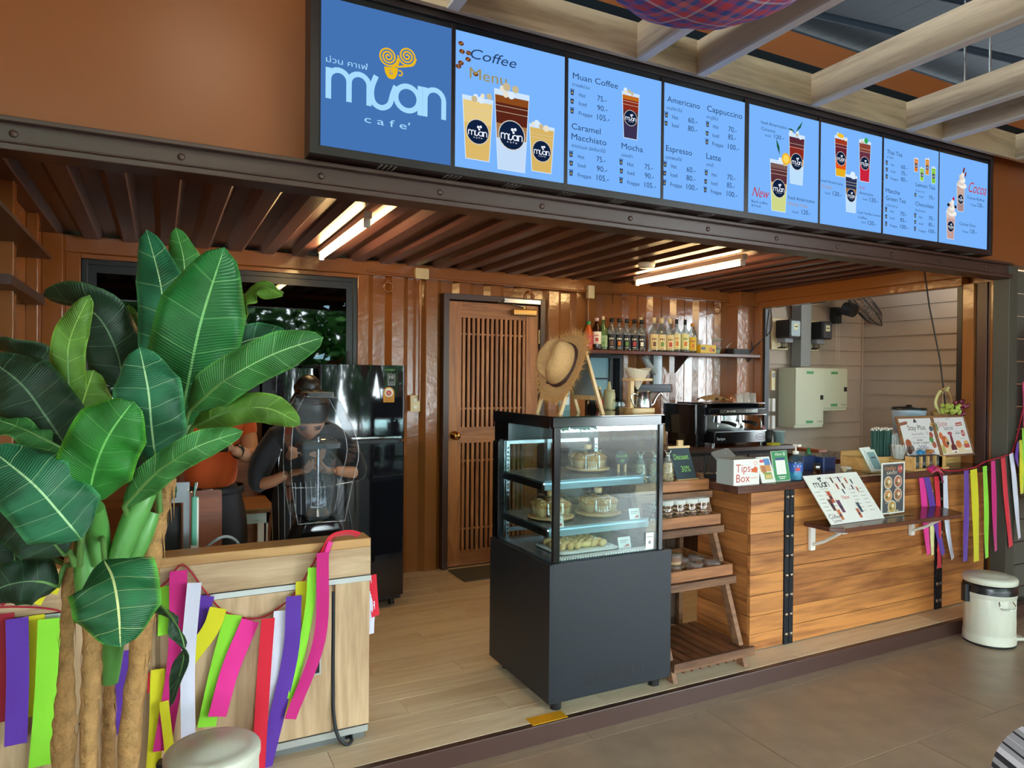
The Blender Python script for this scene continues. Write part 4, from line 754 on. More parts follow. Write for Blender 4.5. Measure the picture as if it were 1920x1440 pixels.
# ---- wall fittings
for x, z, la in ((1.70, 2.2, 'cream junction box left of the door on wall rail'), (3.165, 2.175, 'cream junction box above the bottle shelf on wall rail')):
    t = thing('junction_box', la, 'box', (x, 4.845, z)); b = MB(M_CREAM); b.rbox((-.05 if x < 2 else -.03, -.035, -.04 if x < 2 else -.07), (.05 if x < 2 else .03, 0, .035), .006, ax=1); part('cover', b, t, bev=.003)
    b = MB(M_BROWN); b.cyl((0, .012, -.04), (0, .012, -.93 if x < 2 else -.5), .01, n=10); part('conduit', b, t)
t = thing('light_switch', 'cream double light switch on wall beside the door', 'switch', (1.672, 4.878, 1.25)); b = MB(M_CREAM); b.rbox((-.037, -.012, -.06), (.037, 0, .06), .005, ax=1); part('plate', b, t, bev=.002)
for z in (-.025, .025): b = MB(M_WHITE); b.rbox((-.015, -.016, z-.012), (.015, -.011, z+.012), .003, ax=1); part('rocker', b, t)
hk = []
for x, la in ((1.46, 'wall ring left of the first junction box'), (2.62, 'wall ring above the wooden door'), (3.55, 'wall ring above the bottle shelf middle'), (4.58, 'wall ring near the rear right corner')):
    t = thing('lashing_ring', 'brown steel '+la, 'ring', (x, 4.87, 2.12), 0, 'lashing rings along the rear wall'); b = MB(M_BROWN); b.tube([(.035*math.cos(a*PI/8), -.01, -.03+.035*math.sin(a*PI/8)) for a in range(16)], .006, 6, closed=True); b.box((-.015, -.012, -.005), (.015, .01, .02)); part('ring', b, t)
t = thing('door_mat', 'dark grey mat on floor in front of the door', 'mat', (2.15, 4.66, 0)); b = MB(pm('mat', '5a554c', .9, bump=.5, bscale=300)); b.box((1.92, 4.5, .001), (2.6, 4.82, .008)); part('pile', b, t, world=True)
b = MB(M_YEL); b.box((1.385, 2.512, .0005), (1.555, 2.575, .0025)); single('floor_tape', b, 'strip of yellow warning tape on the step edge', 'tape')

# ---- on the display case
TOP = 1.2788
W_PINE = wood('pine', 'c79a62', 'e0be8c', 'z', 12, .5, 3); W_PINEX = wood('pine rail', 'c79a62', 'e0be8c', 'x', 12, .5, 3)
ea = thing('easel_sign', 'pine A-frame chalkboard easel on top of the display case', 'sign', (1.70, 2.76, TOP))
for sx in (-1, 1):
    for y in (-.105, .105):
        b = MB(W_PINE); b.prism([(0, y-.008, .315), (sx*.014, y-.008, .315), (sx*.122, y-.008, 0), (sx*.106, y-.008, 0)], (0, .016, 0)); part('leg', b, ea)
    b = MB(W_PINE); b.box((sx*.092-.007, -.097, .064), (sx*.092+.007, .097, .085)); part('rail', b, ea)
    b = MB(pm('grey chalkboard', '8c979c', .6, var=.12)); b.prism([(sx*.012, -.097, .30), (sx*.018, -.097, .30), (sx*.094, -.097, .085), (sx*.088, -.097, .085)], (0, .194, 0)); bo = part('chalkboard', b, ea)
    if sx > 0:
        M = plane_M(Vector((.0475, .08, .19)), (0, -1, 0), Vector((-.076, 0, .215))); mm = MB(pm('chalk pink', 'c7657a', .8))
        for v in mm.v: pass
        mm.text('95.-', .02, .09, -.03, .035, None, M); mm.text('40.-', .03, .1, .035, .022, pm('chalk green', 'a9c98a', .8), M); part('chalk_text', mm, bo, kind='stuff')
hat = thing('straw_hat', 'frayed straw cowboy hat with brown band hung on the easel', 'hat', (1.58, 2.65, 1.47))
M_STRAW = pm('woven straw', 'c79a66', .8, bump=.9, bscale=260, bdist=.002, var=.25, vscale=120); M_RAF = pm('raffia', 'd6a468', .8); M_BAND = pm('brown hat band', '4a2c26', .5)
Rv, Uv, Fv = Vector((.892, -.452, 0)), Vector((0, 0, 1)), Vector((.452, .892, 0))
nn = (Rv*-.66+Uv*.36-Fv*.66).normalized(); ax = (Rv*.35+Uv*1.+Fv*.1); ax = (ax-nn*ax.dot(nn)).normalized(); bx = nn.cross(ax)
HM = Matrix((bx, ax, nn)).transposed().to_4x4(); HM.translation = Vector((1.60, 2.655, 1.50))
bk = MB(M_STRAW); nu = 48; pf = [(.08, .0), (.1, -.002), (.12, -.006), (.138, -.012), (.152, -.02)]
def brim(r, z, a): return (r*.82*math.cos(a), r*1.06*math.sin(a), z+.9*(r-.07)*max(0, abs(math.cos(a))-.35)*.75)
bk.add([brim(r, z, 2*PI*i/nu) for r, z in pf for i in range(nu)], [(j*nu+i, j*nu+(i+1) % nu, (j+1)*nu+(i+1) % nu, (j+1)*nu+i) for j in range(len(pf)-1) for i in range(nu)], None, True, HM); part('brim', bk, hat, world=True)
cr = [(.09, -.002), (.088, .03), (.083, .065), (.077, .095), (.066, .118), (.04, .128), (.0, .124)]; bk = MB(M_STRAW)
def crown(r, z, a):
    x, y = r*.86*math.cos(a), r*1.12*math.sin(a); d = -.03*math.exp(-(x/.016)**2)*(z/.11)**4; p = .012*math.exp(-((y-.05)/.03)**2)*(abs(x)/.05)*(z/.1)**2
    return (x*(1-p*8*(y > 0)), y, z+d)
bk.add([crown(r, z, 2*PI*i/nu) for r, z in cr for i in range(nu)], [(j*nu+i, j*nu+(i+1) % nu, (j+1)*nu+(i+1) % nu, (j+1)*nu+i) for j in range(len(cr)-1) for i in range(nu)], None, True, HM); part('crown', bk, hat, world=True)
bk = MB(M_BAND)
for z in (.006, .013, .02): bk.tube([HM @ Vector(crown(.092-.08*z, z, 2*PI*i/32)) for i in range(32)], .0038, 6, None, True)
bk.sphere(HM @ Vector(crown(.094, .013, -1.1)), .008); part('hat_band', bk, hat, 'dark brown braided band', world=True)
rn = random.Random(3); bk = MB(M_RAF)
for i in range(900):
    a = rn.random()*2*PI; r0 = .138+.016*rn.random(); p = Vector(brim(r0, -.012-.3*(r0-.15), a)); L = .014+.03*rn.random(); a2 = a+rn.uniform(-.7, .7)
    q = p+Vector((L*math.cos(a2), L*math.sin(a2), rn.uniform(-.016, .016))); w_ = Vector((-math.sin(a), math.cos(a), 0))*.0011
    bk.add([p-w_, p+w_, q], [(0, 1, 2)], None, False, HM)
part('raffia_fringe', bk, hat, 'frayed raffia fringe', world=True, kind='stuff')
t = thing('glass_cup', 'double-walled glass cup on top of the display case', 'cup', (1.955, 2.72, TOP)); b = MB(M_GLASS); b.lathe((0, 0, 0), [(0, .001), (.022, .001), (.034, .022), (.036, .04), (.029, .066), (.026, .066), (.026, .05), (.028, .035), (.02, .018), (0, .012)], 24); part('cup', b, t)
pv = thing('dripper_stand', 'wooden pour-over stand with paper filter on the display case', 'coffee stand', (2.07, 2.78, TOP))
b = MB(W_PINEX); b.rbox((-.035, -.06, 0), (.1, .06, .022), .01); part('base_board', b, pv, bev=.003)
b = MB(W_PINE); b.box((-.015, -.012, .022), (.005, .012, .155)); part('post', b, pv)
b = MB(W_PINEX); b.rbox((-.03, -.055, .155), (.095, .055, .167), .02); part('ring_plate', b, pv, bev=.002)
b = MB(pm('filter paper', 'd8c7ae', .8)); nf = 24; vs = []
for r, z, wv in ((.004, .112, 0), (.04, .168, .1), (.07, .215, .5)):
    for i in range(nf): a = 2*PI*i/nf; k = 1+.28*wv*abs(math.cos(a))**3; vs.append((.035+r*k*math.cos(a), r*.8*math.sin(a), z+wv*.03*(abs(math.cos(a))-.6)))
b.add(vs, [(j*nf+i, j*nf+(i+1) % nf, (j+1)*nf+(i+1) % nf, (j+1)*nf+i) for j in range(2) for i in range(nf)], None, False); part('paper_filter', b, pv)
kt = thing('kettle', 'polished steel gooseneck kettle on the pour-over stand', 'kettle', (2.125, 2.765, TOP+.0225)); b = MB(M_STEEL); b.lathe((0, 0, 0), [(0, 0), (.045, 0), (.046, .004), (.037, .078), (.034, .08), (0, .078)], 28); part('body', b, kt)
b = MB(M_CHROME); b.tube(curve([(.043, 0, .012), (.065, 0, .018), (.08, 0, .045), (.1, 0, .068), (.118, 0, .07), (.122, 0, .062)], 6), [.006]*20+[.0045]*11, 8); part('spout', b, kt)
b = MB(M_CHROME); b.tube(curve([(-.036, 0, .066), (-.062, 0, .068), (-.066, 0, .04), (-.05, 0, .012), (-.044, 0, .01)], 6), .0035, 8); part('handle', b, kt)
SQ = [(0, 0), (.03, 0), (.032, .01), (.032, .085), (.026, .1), (.012, .106), (.01, .118), (.004, .15), (0, .15)]
bottle('squeeze_bottle', 'cream squeeze bottle with pointed nozzle behind glass cup', 'bottle', (2.125, 3.05, TOP), SQ, pm('cream squeeze plastic', 'c8bd90', .4), None, None, (.098, .106, .029, M_CREAM))
bottle('sauce_bottle', 'amber sauce bottle with orange label behind the easel', 'bottle', (2.075, 3.07, TOP), [(0, 0), (.019, 0), (.021, .06), (.016, .075), (.008, .1), (.0075, .115), (0, .116)], G_A, None, (.01, .055, .0214, L_RD, L_WH), (.105, .122, .009, C_CR))
t = thing('steel_canister', 'brushed steel canister behind the chalkboard easel', 'canister', (2.02, 3.06, TOP)); b = MB(M_STEEL); b.lathe((0, 0, 0), [(0, 0), (.026, 0), (.026, .115), (.024, .118), (0, .118)], 24); part('body', b, t); b = MB(M_CHROME); b.lathe((0, 0, 0), [(.027, .116), (.027, .124), (0, .127)], 24); part('lid', b, t)
t = thing('tea_packet', 'pale teal packet standing behind the easel', 'packet', (1.83, 3.02, TOP)); b = MB(pm('teal packet', '8fb8bf', .5)); b.rbox((-.03, -.012, 0), (.03, .012, .11), .008); part('pouch', b, t); b = MB(M_WHITE); b.flat([(-.02, .03), (.02, .03), (.02, .07), (-.02, .07)], None, FR(0, -.0125, 0)); part('label', b, t)

# ---- cakes in the display case
M_CAKE = pm('chocolate cake', '5a3622', .8, bump=.6, bscale=120); M_CUPC = pm('muffin crumb', 'a9793f', .85, bump=.7, bscale=140, var=.25, vscale=60); M_NUT = pm('almond flake', 'e3c793', .7); M_PAPER = pm('baking paper', 'c9a779', .8); M_PLATE = wood('round wooden plate', 'b98c58', 'd8b27e', 'x', 9, .5, 3); M_PAST = pm('pastry', 'e0b878', .6, bump=.4, bscale=90, var=.15, vscale=40)
M_DOME = glass('dome plastic', 'fcffff', 1.4)
def muffin():
    b = MB(M_PAPER); b.lathe((0, 0, 0), [(0, 0), (.022, 0), (.031, .042)], 14); top = MB(M_CUPC); top.lathe((0, 0, 0), [(.031, .04), (.036, .048), (.03, .062), (.015, .071), (0, .073)], 14)
    nut = MB(M_NUT); rn = random.Random(5)
    for i in range(26):
        a, r = rn.random()*2*PI, .034*math.sqrt(rn.random()); z = .074-(r/.036)**2*.022; c = Vector((r*math.cos(a), r*math.sin(a), z)); u = Vector((rn.uniform(-1, 1), rn.uniform(-1, 1), rn.uniform(-.5, .8))).normalized()*.008; v = Vector((rn.uniform(-1, 1), rn.uniform(-1, 1), rn.uniform(0, 1))).normalized()*.006
        nut.add([c-u, c+v, c+u, c-v], [(0, 1, 2, 3)])
    return b.mesh('paper_case'), top.mesh('muffin_top'), nut.mesh('almond_flakes')
mm_ = muffin()
def put_muffin(x, y, z, la, g):
    t = thing('muffin', la, 'muffin', (x, y, z), random.uniform(0, 6), g)
    for n, me in zip(('paper_case', 'muffin_top', 'almond_flakes'), mm_): o = link(n, me, t); (n == 'almond_flakes') and o.__setitem__('kind', 'stuff')
def dome(x, y, z, r, h, la, pla, knob=True):
    t = thing('cake_stand', pla, 'plate', (x, y, z)); b = MB(M_PLATE); b.lathe((0, 0, 0), [(0, 0), (r*.9, 0), (r*1.12, .008), (r*1.12, .014), (0, .012)], 32); part('plate', b, t)
    t = thing('cake_dome', la, 'cake dome', (x, y, z+.0145)); b = MB(M_DOME); b.lathe((0, 0, 0), [(r, 0), (r*.985, h*.72), (r*.9, h*.93), (r*.7, h), (0, h)], 36); b.lathe((0, 0, 0), [(r*1.02, 0), (r*1.02, .004), (r, .004)], 36); part('cover', b, t)
    b = MB(W_PINE); b.cyl((0, 0, h), (0, 0, h+.022), .018, .02, 18); part('knob', b, t)
for x, y, z, r, n, la, pa, ml in ((1.915, 2.93, .9845, .098, 6, 'clear dome over muffins on the top case shelf', 'round wooden plate on the top case shelf', 'almond muffin under the dome on the top case shelf'),
        (1.645, 2.83, .7845, .098, 6, 'clear dome over dark muffins at left of middle shelf', 'round wooden plate at left of middle case shelf', 'almond muffin under the left dome of the middle shelf'),
        (1.905, 2.82, .7845, .1, 6, 'clear dome over golden muffins at right of middle shelf', 'round wooden plate at right of middle case shelf', 'almond muffin under the right dome of the middle shelf')):
    dome(x, y, z, r, .092, la, pa)
    for k in range(n): a = k*PI/3+.3; put_muffin(x+.062*math.cos(a), y+.062*math.sin(a), z+.0142, ('right', 'rear right', 'rear left', 'left', 'front left', 'front right')[k]+' '+ml, ml.replace('almond muffin', 'muffins'))
    if n: put_muffin(x, y, z+.0142, 'centre '+ml, ml.replace('almond muffin', 'muffins'))
# pastry tray with rectangular cover
PT = thing('serving_tray', 'white oblong tray with paper on the bottom of the display case', 'tray', (1.75, 2.765, .6505), .0); b = MB(M_WHITE); b.rbox((-.15, -.105, 0), (.15, .105, .004), .02); b.rbox((-.165, -.12, .004), (.165, .12, .01), .03); part('dish', b, PT, bev=.002)
b = MB(M_DOME); b.add([(-.145,-.1,.0105),(.145,-.1,.0105),(.145,.1,.0105),(-.145,.1,.0105),(-.13,-.085,.085),(.13,-.085,.085),(.13,.085,.085),(-.13,.085,.085)], [(4,5,6,7),(0,1,5,4),(1,2,6,5),(2,3,7,6),(3,0,4,7)]); dc = thing('tray_cover', 'clear oblong cover over pastries in the display case', 'cover', (1.75, 2.765, .651)); part('cover', b, dc, bev=.01)
b = MB(M_CHROME); b.lathe((0, 0, .085), [(0, 0), (.018, 0), (.01, .006), (.008, .012), (.02, .022), (.018, .03), (0, .032)], 20); part('knob', b, dc, 'clear knob')
b = MB(M_PAST)
for s in range(9):
    u = s/8; a = PI*(u-.5); r = .010+.012*math.cos(a)
    for q in range(8): pass
pts = [(.028*math.sin(PI*(i/10-.5)), .012*math.cos(PI*(i/10-.5)), .014) for i in range(11)]
b.tube(pts, [.004+.0115*math.sin(PI*(i+.5)/11)+(.0016 if i % 2 else -.001) for i in range(11)], 8); pme = b.mesh('croissant')
for r in range(4):
    for c in range(6):
        o = link('croissant', pme); o.location = (1.64+c*.043+random.uniform(-.004, .004), 2.695+r*.043+random.uniform(-.004, .004), .661); o.rotation_euler = (0, 0, random.uniform(-.5, .5)+.4)
        o['label'] = 'small golden croissant on the covered tray, %s from left in the %s row' % (('first', 'second', 'third', 'fourth', 'fifth', 'sixth')[c], ('front', 'second', 'third', 'back')[r]); o['category'] = 'pastry'; o['group'] = 'pastries on the covered tray'
for x, y, z, w_, la in ((1.565, 2.625, .784, .06, 'white price card before the left middle dome'), (1.99, 2.635, .784, .06, 'white price card before the right middle dome'), (1.945, 2.65, .6505, .07, 'white price card before the pastry tray'), ):
    t = thing('price_card', la, 'card', (x, y, z), 0, 'price cards in the display case'); b = MB(M_WHITE); b.prism([(-w_/2, 0, 0), (w_/2, 0, 0), (w_/2, .012, .05), (-w_/2, .012, .05)], (0, .002, 0)); part('card', b, t)
    b = MB(M_GREY); M = plane_M(Vector((0, -.0006, 0)), (1, 0, 0), (0, .012, .05)); b.stroke([(-w_*.38, .036), (w_*.3, .036)], .004, None, M); b.stroke([(-w_*.38, .028), (w_*.15, .028)], .003, None, M); b.flat([(-w_*.1, .008), (w_*.38, .008), (w_*.3, .02), (w_*.1, .016)], L_RD, M); part('print', b, t)
t = thing('mini_chalkboard', 'tiny round chalkboard with green writing on top case shelf', 'sign', (2.03, 2.80, .9835)); b = MB(M_BLACKM); M = plane_M(Vector((0, 0, .07)), (1, 0, 0), (0, .15, 1)); b.disc(0, 0, .038, .036, 24, None, M); b.disc(0, 0, .038, .036, 24, None, M @ FR(0, .004, 0)); part('board', b, t)
b = MB(pm('green chalk', '86c25a', .8)); b.text('Flossondbi', -.032, .032, .004, .012, None, M @ FR(0, -.001, 0)); b.text('59', -.01, .012, -.022, .014, None, M @ FR(0, -.001, 0)); part('chalk_text', b, t, kind='stuff')
[part('stand_leg', MB(W_PINE).box((x-.004, -.004, 0), (x+.004, .006, .04)), t) for x in (-.02, .02)]

# ---- things on the A-frame rack
M_NUTS = pm('cashew nuts', 'd9bd8c', .7, bump=.3, var=.15, vscale=60); M_BAG = glass('clear bag', 'f5f7f4', 1.5, base=.1)
nm = MB(M_NUTS); rn = random.Random(2)
for i in range(150):
    z = .006+.125*rn.random(); R_ = .03*(1-.25*(z/.13)**3); a = rn.random()*2*PI; r = R_*math.sqrt(.35+.65*rn.random()); nm.sphere((r*math.cos(a), r*.8*math.sin(a), z), (.009, .0055, .0055), 6, 4, None, None)
nme = nm.mesh('cashews'); bg_ = MB(M_BAG); bg_.lathe((0, 0, 0), [(0, 0), (.036, .003), (.037, .09), (.03, .14), (.008, .175), (.012, .19)], 16, sy=.85); bgm = bg_.mesh('bag'); tie = MB(M_WHITE); tie.tube([(-.02, 0, .205), (-.006, 0, .178), (.006, 0, .178), (.022, 0, .2)], .002, 5); tie.tube([(.01*math.cos(k*PI/4), .01*math.sin(k*PI/4), .174) for k in range(8)], .0025, 5, closed=True); tim = tie.mesh('tie')
for x, la in ((2.24, 'clear bag of cashews on the top tier, leftmost of three'), (2.335, 'clear bag of cashews on the top tier, middle of three'), (2.42, 'clear bag of cashews on the top tier next to chalkboard')):
    t = thing('nut_bag', la, 'bag', (x, 2.925, .861), 0, 'bags of cashews on the display rack'); link('bag', bgm, t); o = link('cashews', nme, t); o['kind'] = 'stuff'; link('tie', tim, t)
cb = thing('chalkboard_sign', 'small slate chalkboard reading Discount 30% on pine stand', 'sign', (2.535, 2.935, .861)); BM = plane_M(Vector((0, -.03, .045)), (1, 0, 0), (-.12, .28, 1))
b = MB(pm('slate', '34424a', .7, var=.1)); b.box((-.068, 0, 0), (.068, .006, .17), None, BM); part('slate', b, cb); b = MB(W_PINEX); b.box((-.075, -.004, .17), (.075, .01, .182), None, BM); part('top_batten', b, cb); b = MB(W_PINEX); b.box((-.072, -.012, -.014), (.072, .01, 0), None, BM); part('ledge', b, cb)
b = MB(pm('chalk lime', '9ad46a', .8)); b.text('Discount', -.052, .048, .108, .03, None, BM @ FR(0, -.001, 0)); b.text('30%', -.022, .04, .04, .032, None, BM @ FR(0, -.001, 0)); part('chalk_text', b, cb, kind='stuff')
for x0, x1, y in ((-.05, -.058, -.02), (.05, .058, -.02), (0, -.05, .09)): b = MB(W_PINE); b.tube([(x0-.045 if y > 0 else x1, -.0 if y < 0 else .09, 0), (x0-.01 if y < 0 else -.03, -.02 if y < 0 else .03, .06 if y < 0 else .2)], .006, 6); part('leg', b, cb)
b = MB(W_PINE); b.box((-.02, .02, .2), (.015, .035, .25)); part('stand_head', b, cb)
M_COOK = pm('brown cookie', '6e3a24', .8, var=.2, vscale=60); M_ICING = pm('icing', 'd8b98c', .7)
jb = MB(glass('jar plastic', 'f4efe8', 1.45, base=.05)); jb.lathe((0, 0, 0), [(0, 0), (.036, 0), (.038, .004), (.038, .072), (.035, .078)], 20); jl = MB(glass('jar lid', 'eef0ec', 1.4, base=.7)); jl.lathe((0, 0, 0), [(.039, .074), (.04, .088), (.037, .09), (0, .09)], 20); jc = MB(M_COOK)
rn = random.Random(9)
for L_ in range(5):
    for k in range(6): a = k*PI/3+L_*.5; jc.lathe((.022*math.cos(a), .022*math.sin(a), .002+L_*.0145), [(0, 0), (.011, .001), (.011, .011), (0, .0125)], 8); jc.lathe((.024*math.cos(a), .024*math.sin(a), .0128+L_*.0145), [(.0113, 0), (.0113, .002), (0, .003)], 8, M_ICING)
jbm, jlm, jcm = jb.mesh('jar'), jl.mesh('lid'), jc.mesh('cookies')
for k, la in enumerate(('leftmost of four', 'second from left of four', 'third from left of four', 'rightmost of four')):
    for row in range(2):
        t = thing('cookie_jar', 'clear jar of brown cookies, %s, %s row of third tier' % (la, ('front', 'back')[row]), 'jar', (2.332+k*.08, 2.83+row*.09, .6905), k*.7, 'cookie jars on the display rack'); t.scale = (1, 1, 1.42)
        link('jar', jbm, t); link('lid', jlm, t); o = link('cookies', jcm, t); o['kind'] = 'stuff'
tb = MB(glass('dessert cup plastic', 'f0e6dc', 1.45, base=.12)); n = 32; tb.add([((.044+.0022*math.cos(12*2*PI*i/n*1.0))*(1-.1*(z < .01))*math.cos(2*PI*i/n), (.044+.0022*math.cos(12*2*PI*i/n))*(1-.1*(z < .01))*math.sin(2*PI*i/n), z) for z in (0, .045) for i in range(n)], [(i, (i+1) % n, n+(i+1) % n, n+i) for i in range(n)], None, True)
tl = MB(glass('dessert lid', 'f2ece6', 1.4, base=.15)); tl.lathe((0, 0, 0), [(.046, .045), (.047, .05), (.042, .053), (0, .053)], 20); tf = MB(pm('dessert filling', 'a06a48', .8, var=.4, vscale=60)); tf.lathe((0, 0, 0), [(0, .002), (.036, .002), (.04, .032), (0, .036)], 20); tf.lathe((0, 0, 0), [(.0365, .006), (.041, .012), (.0425, .02)], 20, M_ICING)
tbm, tlm, tfm = tb.mesh('cup'), tl.mesh('lid'), tf.mesh('filling')
for x, y, z, la in ((2.335, 2.775, .446, 'lower of two stacked clear dessert tubs on second tier'), (2.335, 2.775, .4995, 'upper of two stacked clear dessert tubs on second tier'), (2.45, 2.745, .446, 'clear dessert tub, front left on second tier'), (2.565, 2.745, .446, 'clear dessert tub, front right on second tier'), (2.45, 2.86, .446, 'clear dessert tub, rear left on second tier'), (2.565, 2.86, .446, 'clear dessert tub, rear right on second tier')):
    t = thing('dessert_tub', la, 'tub', (x, y, z), 0, 'dessert tubs on the display rack'); link('cup', tbm, t); link('lid', tlm, t); link('filling', tfm, t)

# ================================================================== BAR TOP
BT = .8932
M_ACR = glass('frosted acrylic', 'e6ecec', 1.45, base=.35); M_RED = pm('red lettering', 'c2382e', .5); M_INK = pm('grey print', '6b6f76', .6); M_DINK = pm('dark print', '2a2c34', .6)
t = thing('tips_box', 'white acrylic box with red Tips Box lettering on bar corner', 'box', (2.74, 2.74, BT)); b = MB(M_ACR)
b.box((-.09, -.055, 0), (-.086, .065, .13)); b.box((.086, -.055, 0), (.09, .065, .13)); b.box((-.086, .061, 0), (.086, .065, .13)); b.box((-.086, -.055, 0), (.086, .061, .004)); part('box_body', b, t)
b = MB(M_ACR); b.box((-.09, -.055, .13), (.09, .065, .134)); part('lid', b, t)
b = MB(M_WHITE); b.box((-.09, -.06, 0), (.09, -.0555, .134)); fp = part('front_panel', b, t)
b = MB(M_RED); M = FR(0, -.0606, 0); b.text('Tips-', -.077, .045, .068, .042, None, M); b.text('Box', -.074, .022, .016, .042, None, M); o5 = pm('orange print', 'd8622e', .5); b.flat([(.03, .066), (.075, .06), (.078, .085), (.06, .095), (.035, .078)], o5, M); b.stroke([(.06, .10), (.05, .115), (.056, .122), (.063, .115), (.07, .122), (.076, .115), (.06, .10)], .0022, o5, M); b.stroke([(.022, .034), (.075, .036)], .0025, o5, M); part('lettering', b, fp, kind='stuff')
def stand_card(name, la, cat, x0, x1, y0, h, lean, base=True):
    t = thing(name, la, cat, ((x0+x1)/2, y0, BT)); w_ = (x1-x0)/2; M = plane_M(Vector((0, 0, .004)), (1, 0, 0), (0, lean, h)); H = math.hypot(lean, h)
    b = MB(M_WHITE); b.box((-w_, 0, 0), (w_, .004, H), None, M); s = part('sheet', b, t)
    b = MB(M_GLASSC); b.box((-w_, .005, 0), (w_, .008, H), None, M); b.box((-w_, -.03, .0), (w_, .07, .003)); part('holder', b, t); return t, s, M, w_, H
t, s, M, w_, H = stand_card('photo_card', 'leaning white card with food photos beside the tips box', 'card', 2.845, 2.945, 2.672, .132, .05); M = M @ FR(0, -.0008, 0)
b = MB(M_INK)
for q, c in (([(-.03, .11), (.01, .11), (.01, .125), (-.03, .125)], 'd85a6a'), ([(.0, .095), (.042, .095), (.042, .13), (.0, .13)], '5a8ac4'), ([(-.038, .06), (.038, .06), (.038, .095), (-.038, .095)], 'd0955a'), ([(-.03, .05), (.0, .05), (.0, .09), (-.03, .09)], 'b8744a'), ([(-.022, .018), (.034, .018), (.034, .055), (-.022, .055)], '8aa04a'), ([(-.015, .022), (.028, .022), (.028, .042), (-.015, .042)], 'd8b878')): b.flat(q, pm('photo '+c, c, .5), M); M = M @ FR(0, -.0002, 0)
part('photo_print', b, s, kind='stuff')
t, s, M, w_, H = stand_card('payment_sign', 'green bank payment sign beside blue sanitiser bottle', 'sign', 2.955, 3.075, 2.69, .16, .03); G_ = pm('bank green', '2f8a52', .5)
b = MB(G_); b.flat([(-w_+.002, .002), (w_-.002, .002), (w_-.002, H-.002), (-w_+.002, H-.002)], None, M @ FR(0, -.0006, 0)); b.flat([(-.036, .035), (.036, .035), (.036, .125), (-.036, .125)], M_WHITE, M @ FR(0, -.001, 0)); b.flat([(-.036, .112), (.036, .112), (.036, .125), (-.036, .125)], pm('bank navy', '2c4a78', .5), M @ FR(0, -.0014, 0))
b.text('KBank', -.032, .02, .138, .014, M_WHITE, M @ FR(0, -.001, 0)); b.disc(.036, .145, .009, None, 14, M_WHITE, M @ FR(0, -.001, 0)); b.disc(.036, .145, .005, None, 10, G_, M @ FR(0, -.0014, 0)); b.stroke([(-.03, .022), (.03, .022)], .004, M_WHITE, M @ FR(0, -.001, 0)); b.stroke([(-.02, .013), (.02, .013)], .004, M_WHITE, M @ FR(0, -.001, 0)); part('print', b, s, kind='stuff')
t = bottle('sanitizer_bottle', 'clear pump bottle of blue hand sanitiser on the bar', 'bottle', (3.135, 2.71, BT), [(0, 0), (.036, 0), (.038, .005), (.038, .1), (.03, .125), (.013, .135), (.013, .145)], glass('sanitiser plastic', 'd2ecf4', 1.45, base=.05), None, (.045, .095, .0388, pm('blue label', '2f5fae', .4), M_WHITE, M_RED), (.142, .16, .016, M_WHITE), (.06, .0355, pm('blue gel', '2aa6c8', .2)), 20)
b = MB(M_WHITE); b.cyl((0, 0, .16), (0, 0, .185), .005, n=10); b.rbox((-.012, -.03, .185), (.012, .012, .197), .005); part('pump', b, t, 'white pump head')
for x, y, h, la in ((3.545, 3.0, .09, 'dark blue tin canister behind sanitiser on the bar'), (3.665, 2.95, .08, 'shorter dark blue tin canister right of the first')):
    t = thing('tin_canister', la, 'canister', (x, y, BT)); b = MB(pm('navy tin', '22335e', .35)); b.rbox((-.055, -.04, 0), (.055, .04, h-.014), .008); part('body', b, t); b = MB(pm('navy tin', '22335e', .35)); b.rbox((-.057, -.042, h-.016), (.057, .042, h), .008); part('lid', b, t, bev=.003)
bottle('green_bottle', 'slim green bottle between the two blue tins', 'bottle', (3.62, 3.03, BT), [(0, 0), (.022, 0), (.022, .09), (.01, .11), (.01, .13), (0, .13)], pm('green plastic', '1f6a42', .35))
t = thing('spice_jar', 'small steel shaker jar in front of the blue tins', 'jar', (3.50, 2.87, BT)); b = MB(M_CHROME); b.lathe((0, 0, 0), [(0, 0), (.022, 0), (.022, .05), (.018, .055), (0, .055)], 18); part('body', b, t); b = MB(M_BLACK); b.lathe((0, 0, 0), [(.0225, .04), (.0225, .056), (0, .058)], 18); part('lid', b, t)
t = thing('glass_jar', 'empty glass jar with wide rim right of the blue tins', 'jar', (3.79, 3.02, BT)); b = MB(M_GLASS); b.lathe((0, 0, 0), [(0, .002), (.03, .002), (.032, .07), (.04, .09), (.045, .092)], 20); part('body', b, t)
t = thing('white_puck', 'round white receipt bell lid on the bar', 'lid', (3.80, 2.9, BT)); b = MB(M_WHITE); b.lathe((0, 0, 0), [(0, 0), (.032, 0), (.034, .008), (.03, .018), (0, .02)], 24); part('lid', b, t)
t = thing('cream_ball', 'small cream ball beside the white lid on bar', 'ball', (3.68, 2.82, BT)); b = MB(M_CREAM); b.sphere((0, 0, .014), .014, 14, 10); part('ball', b, t)
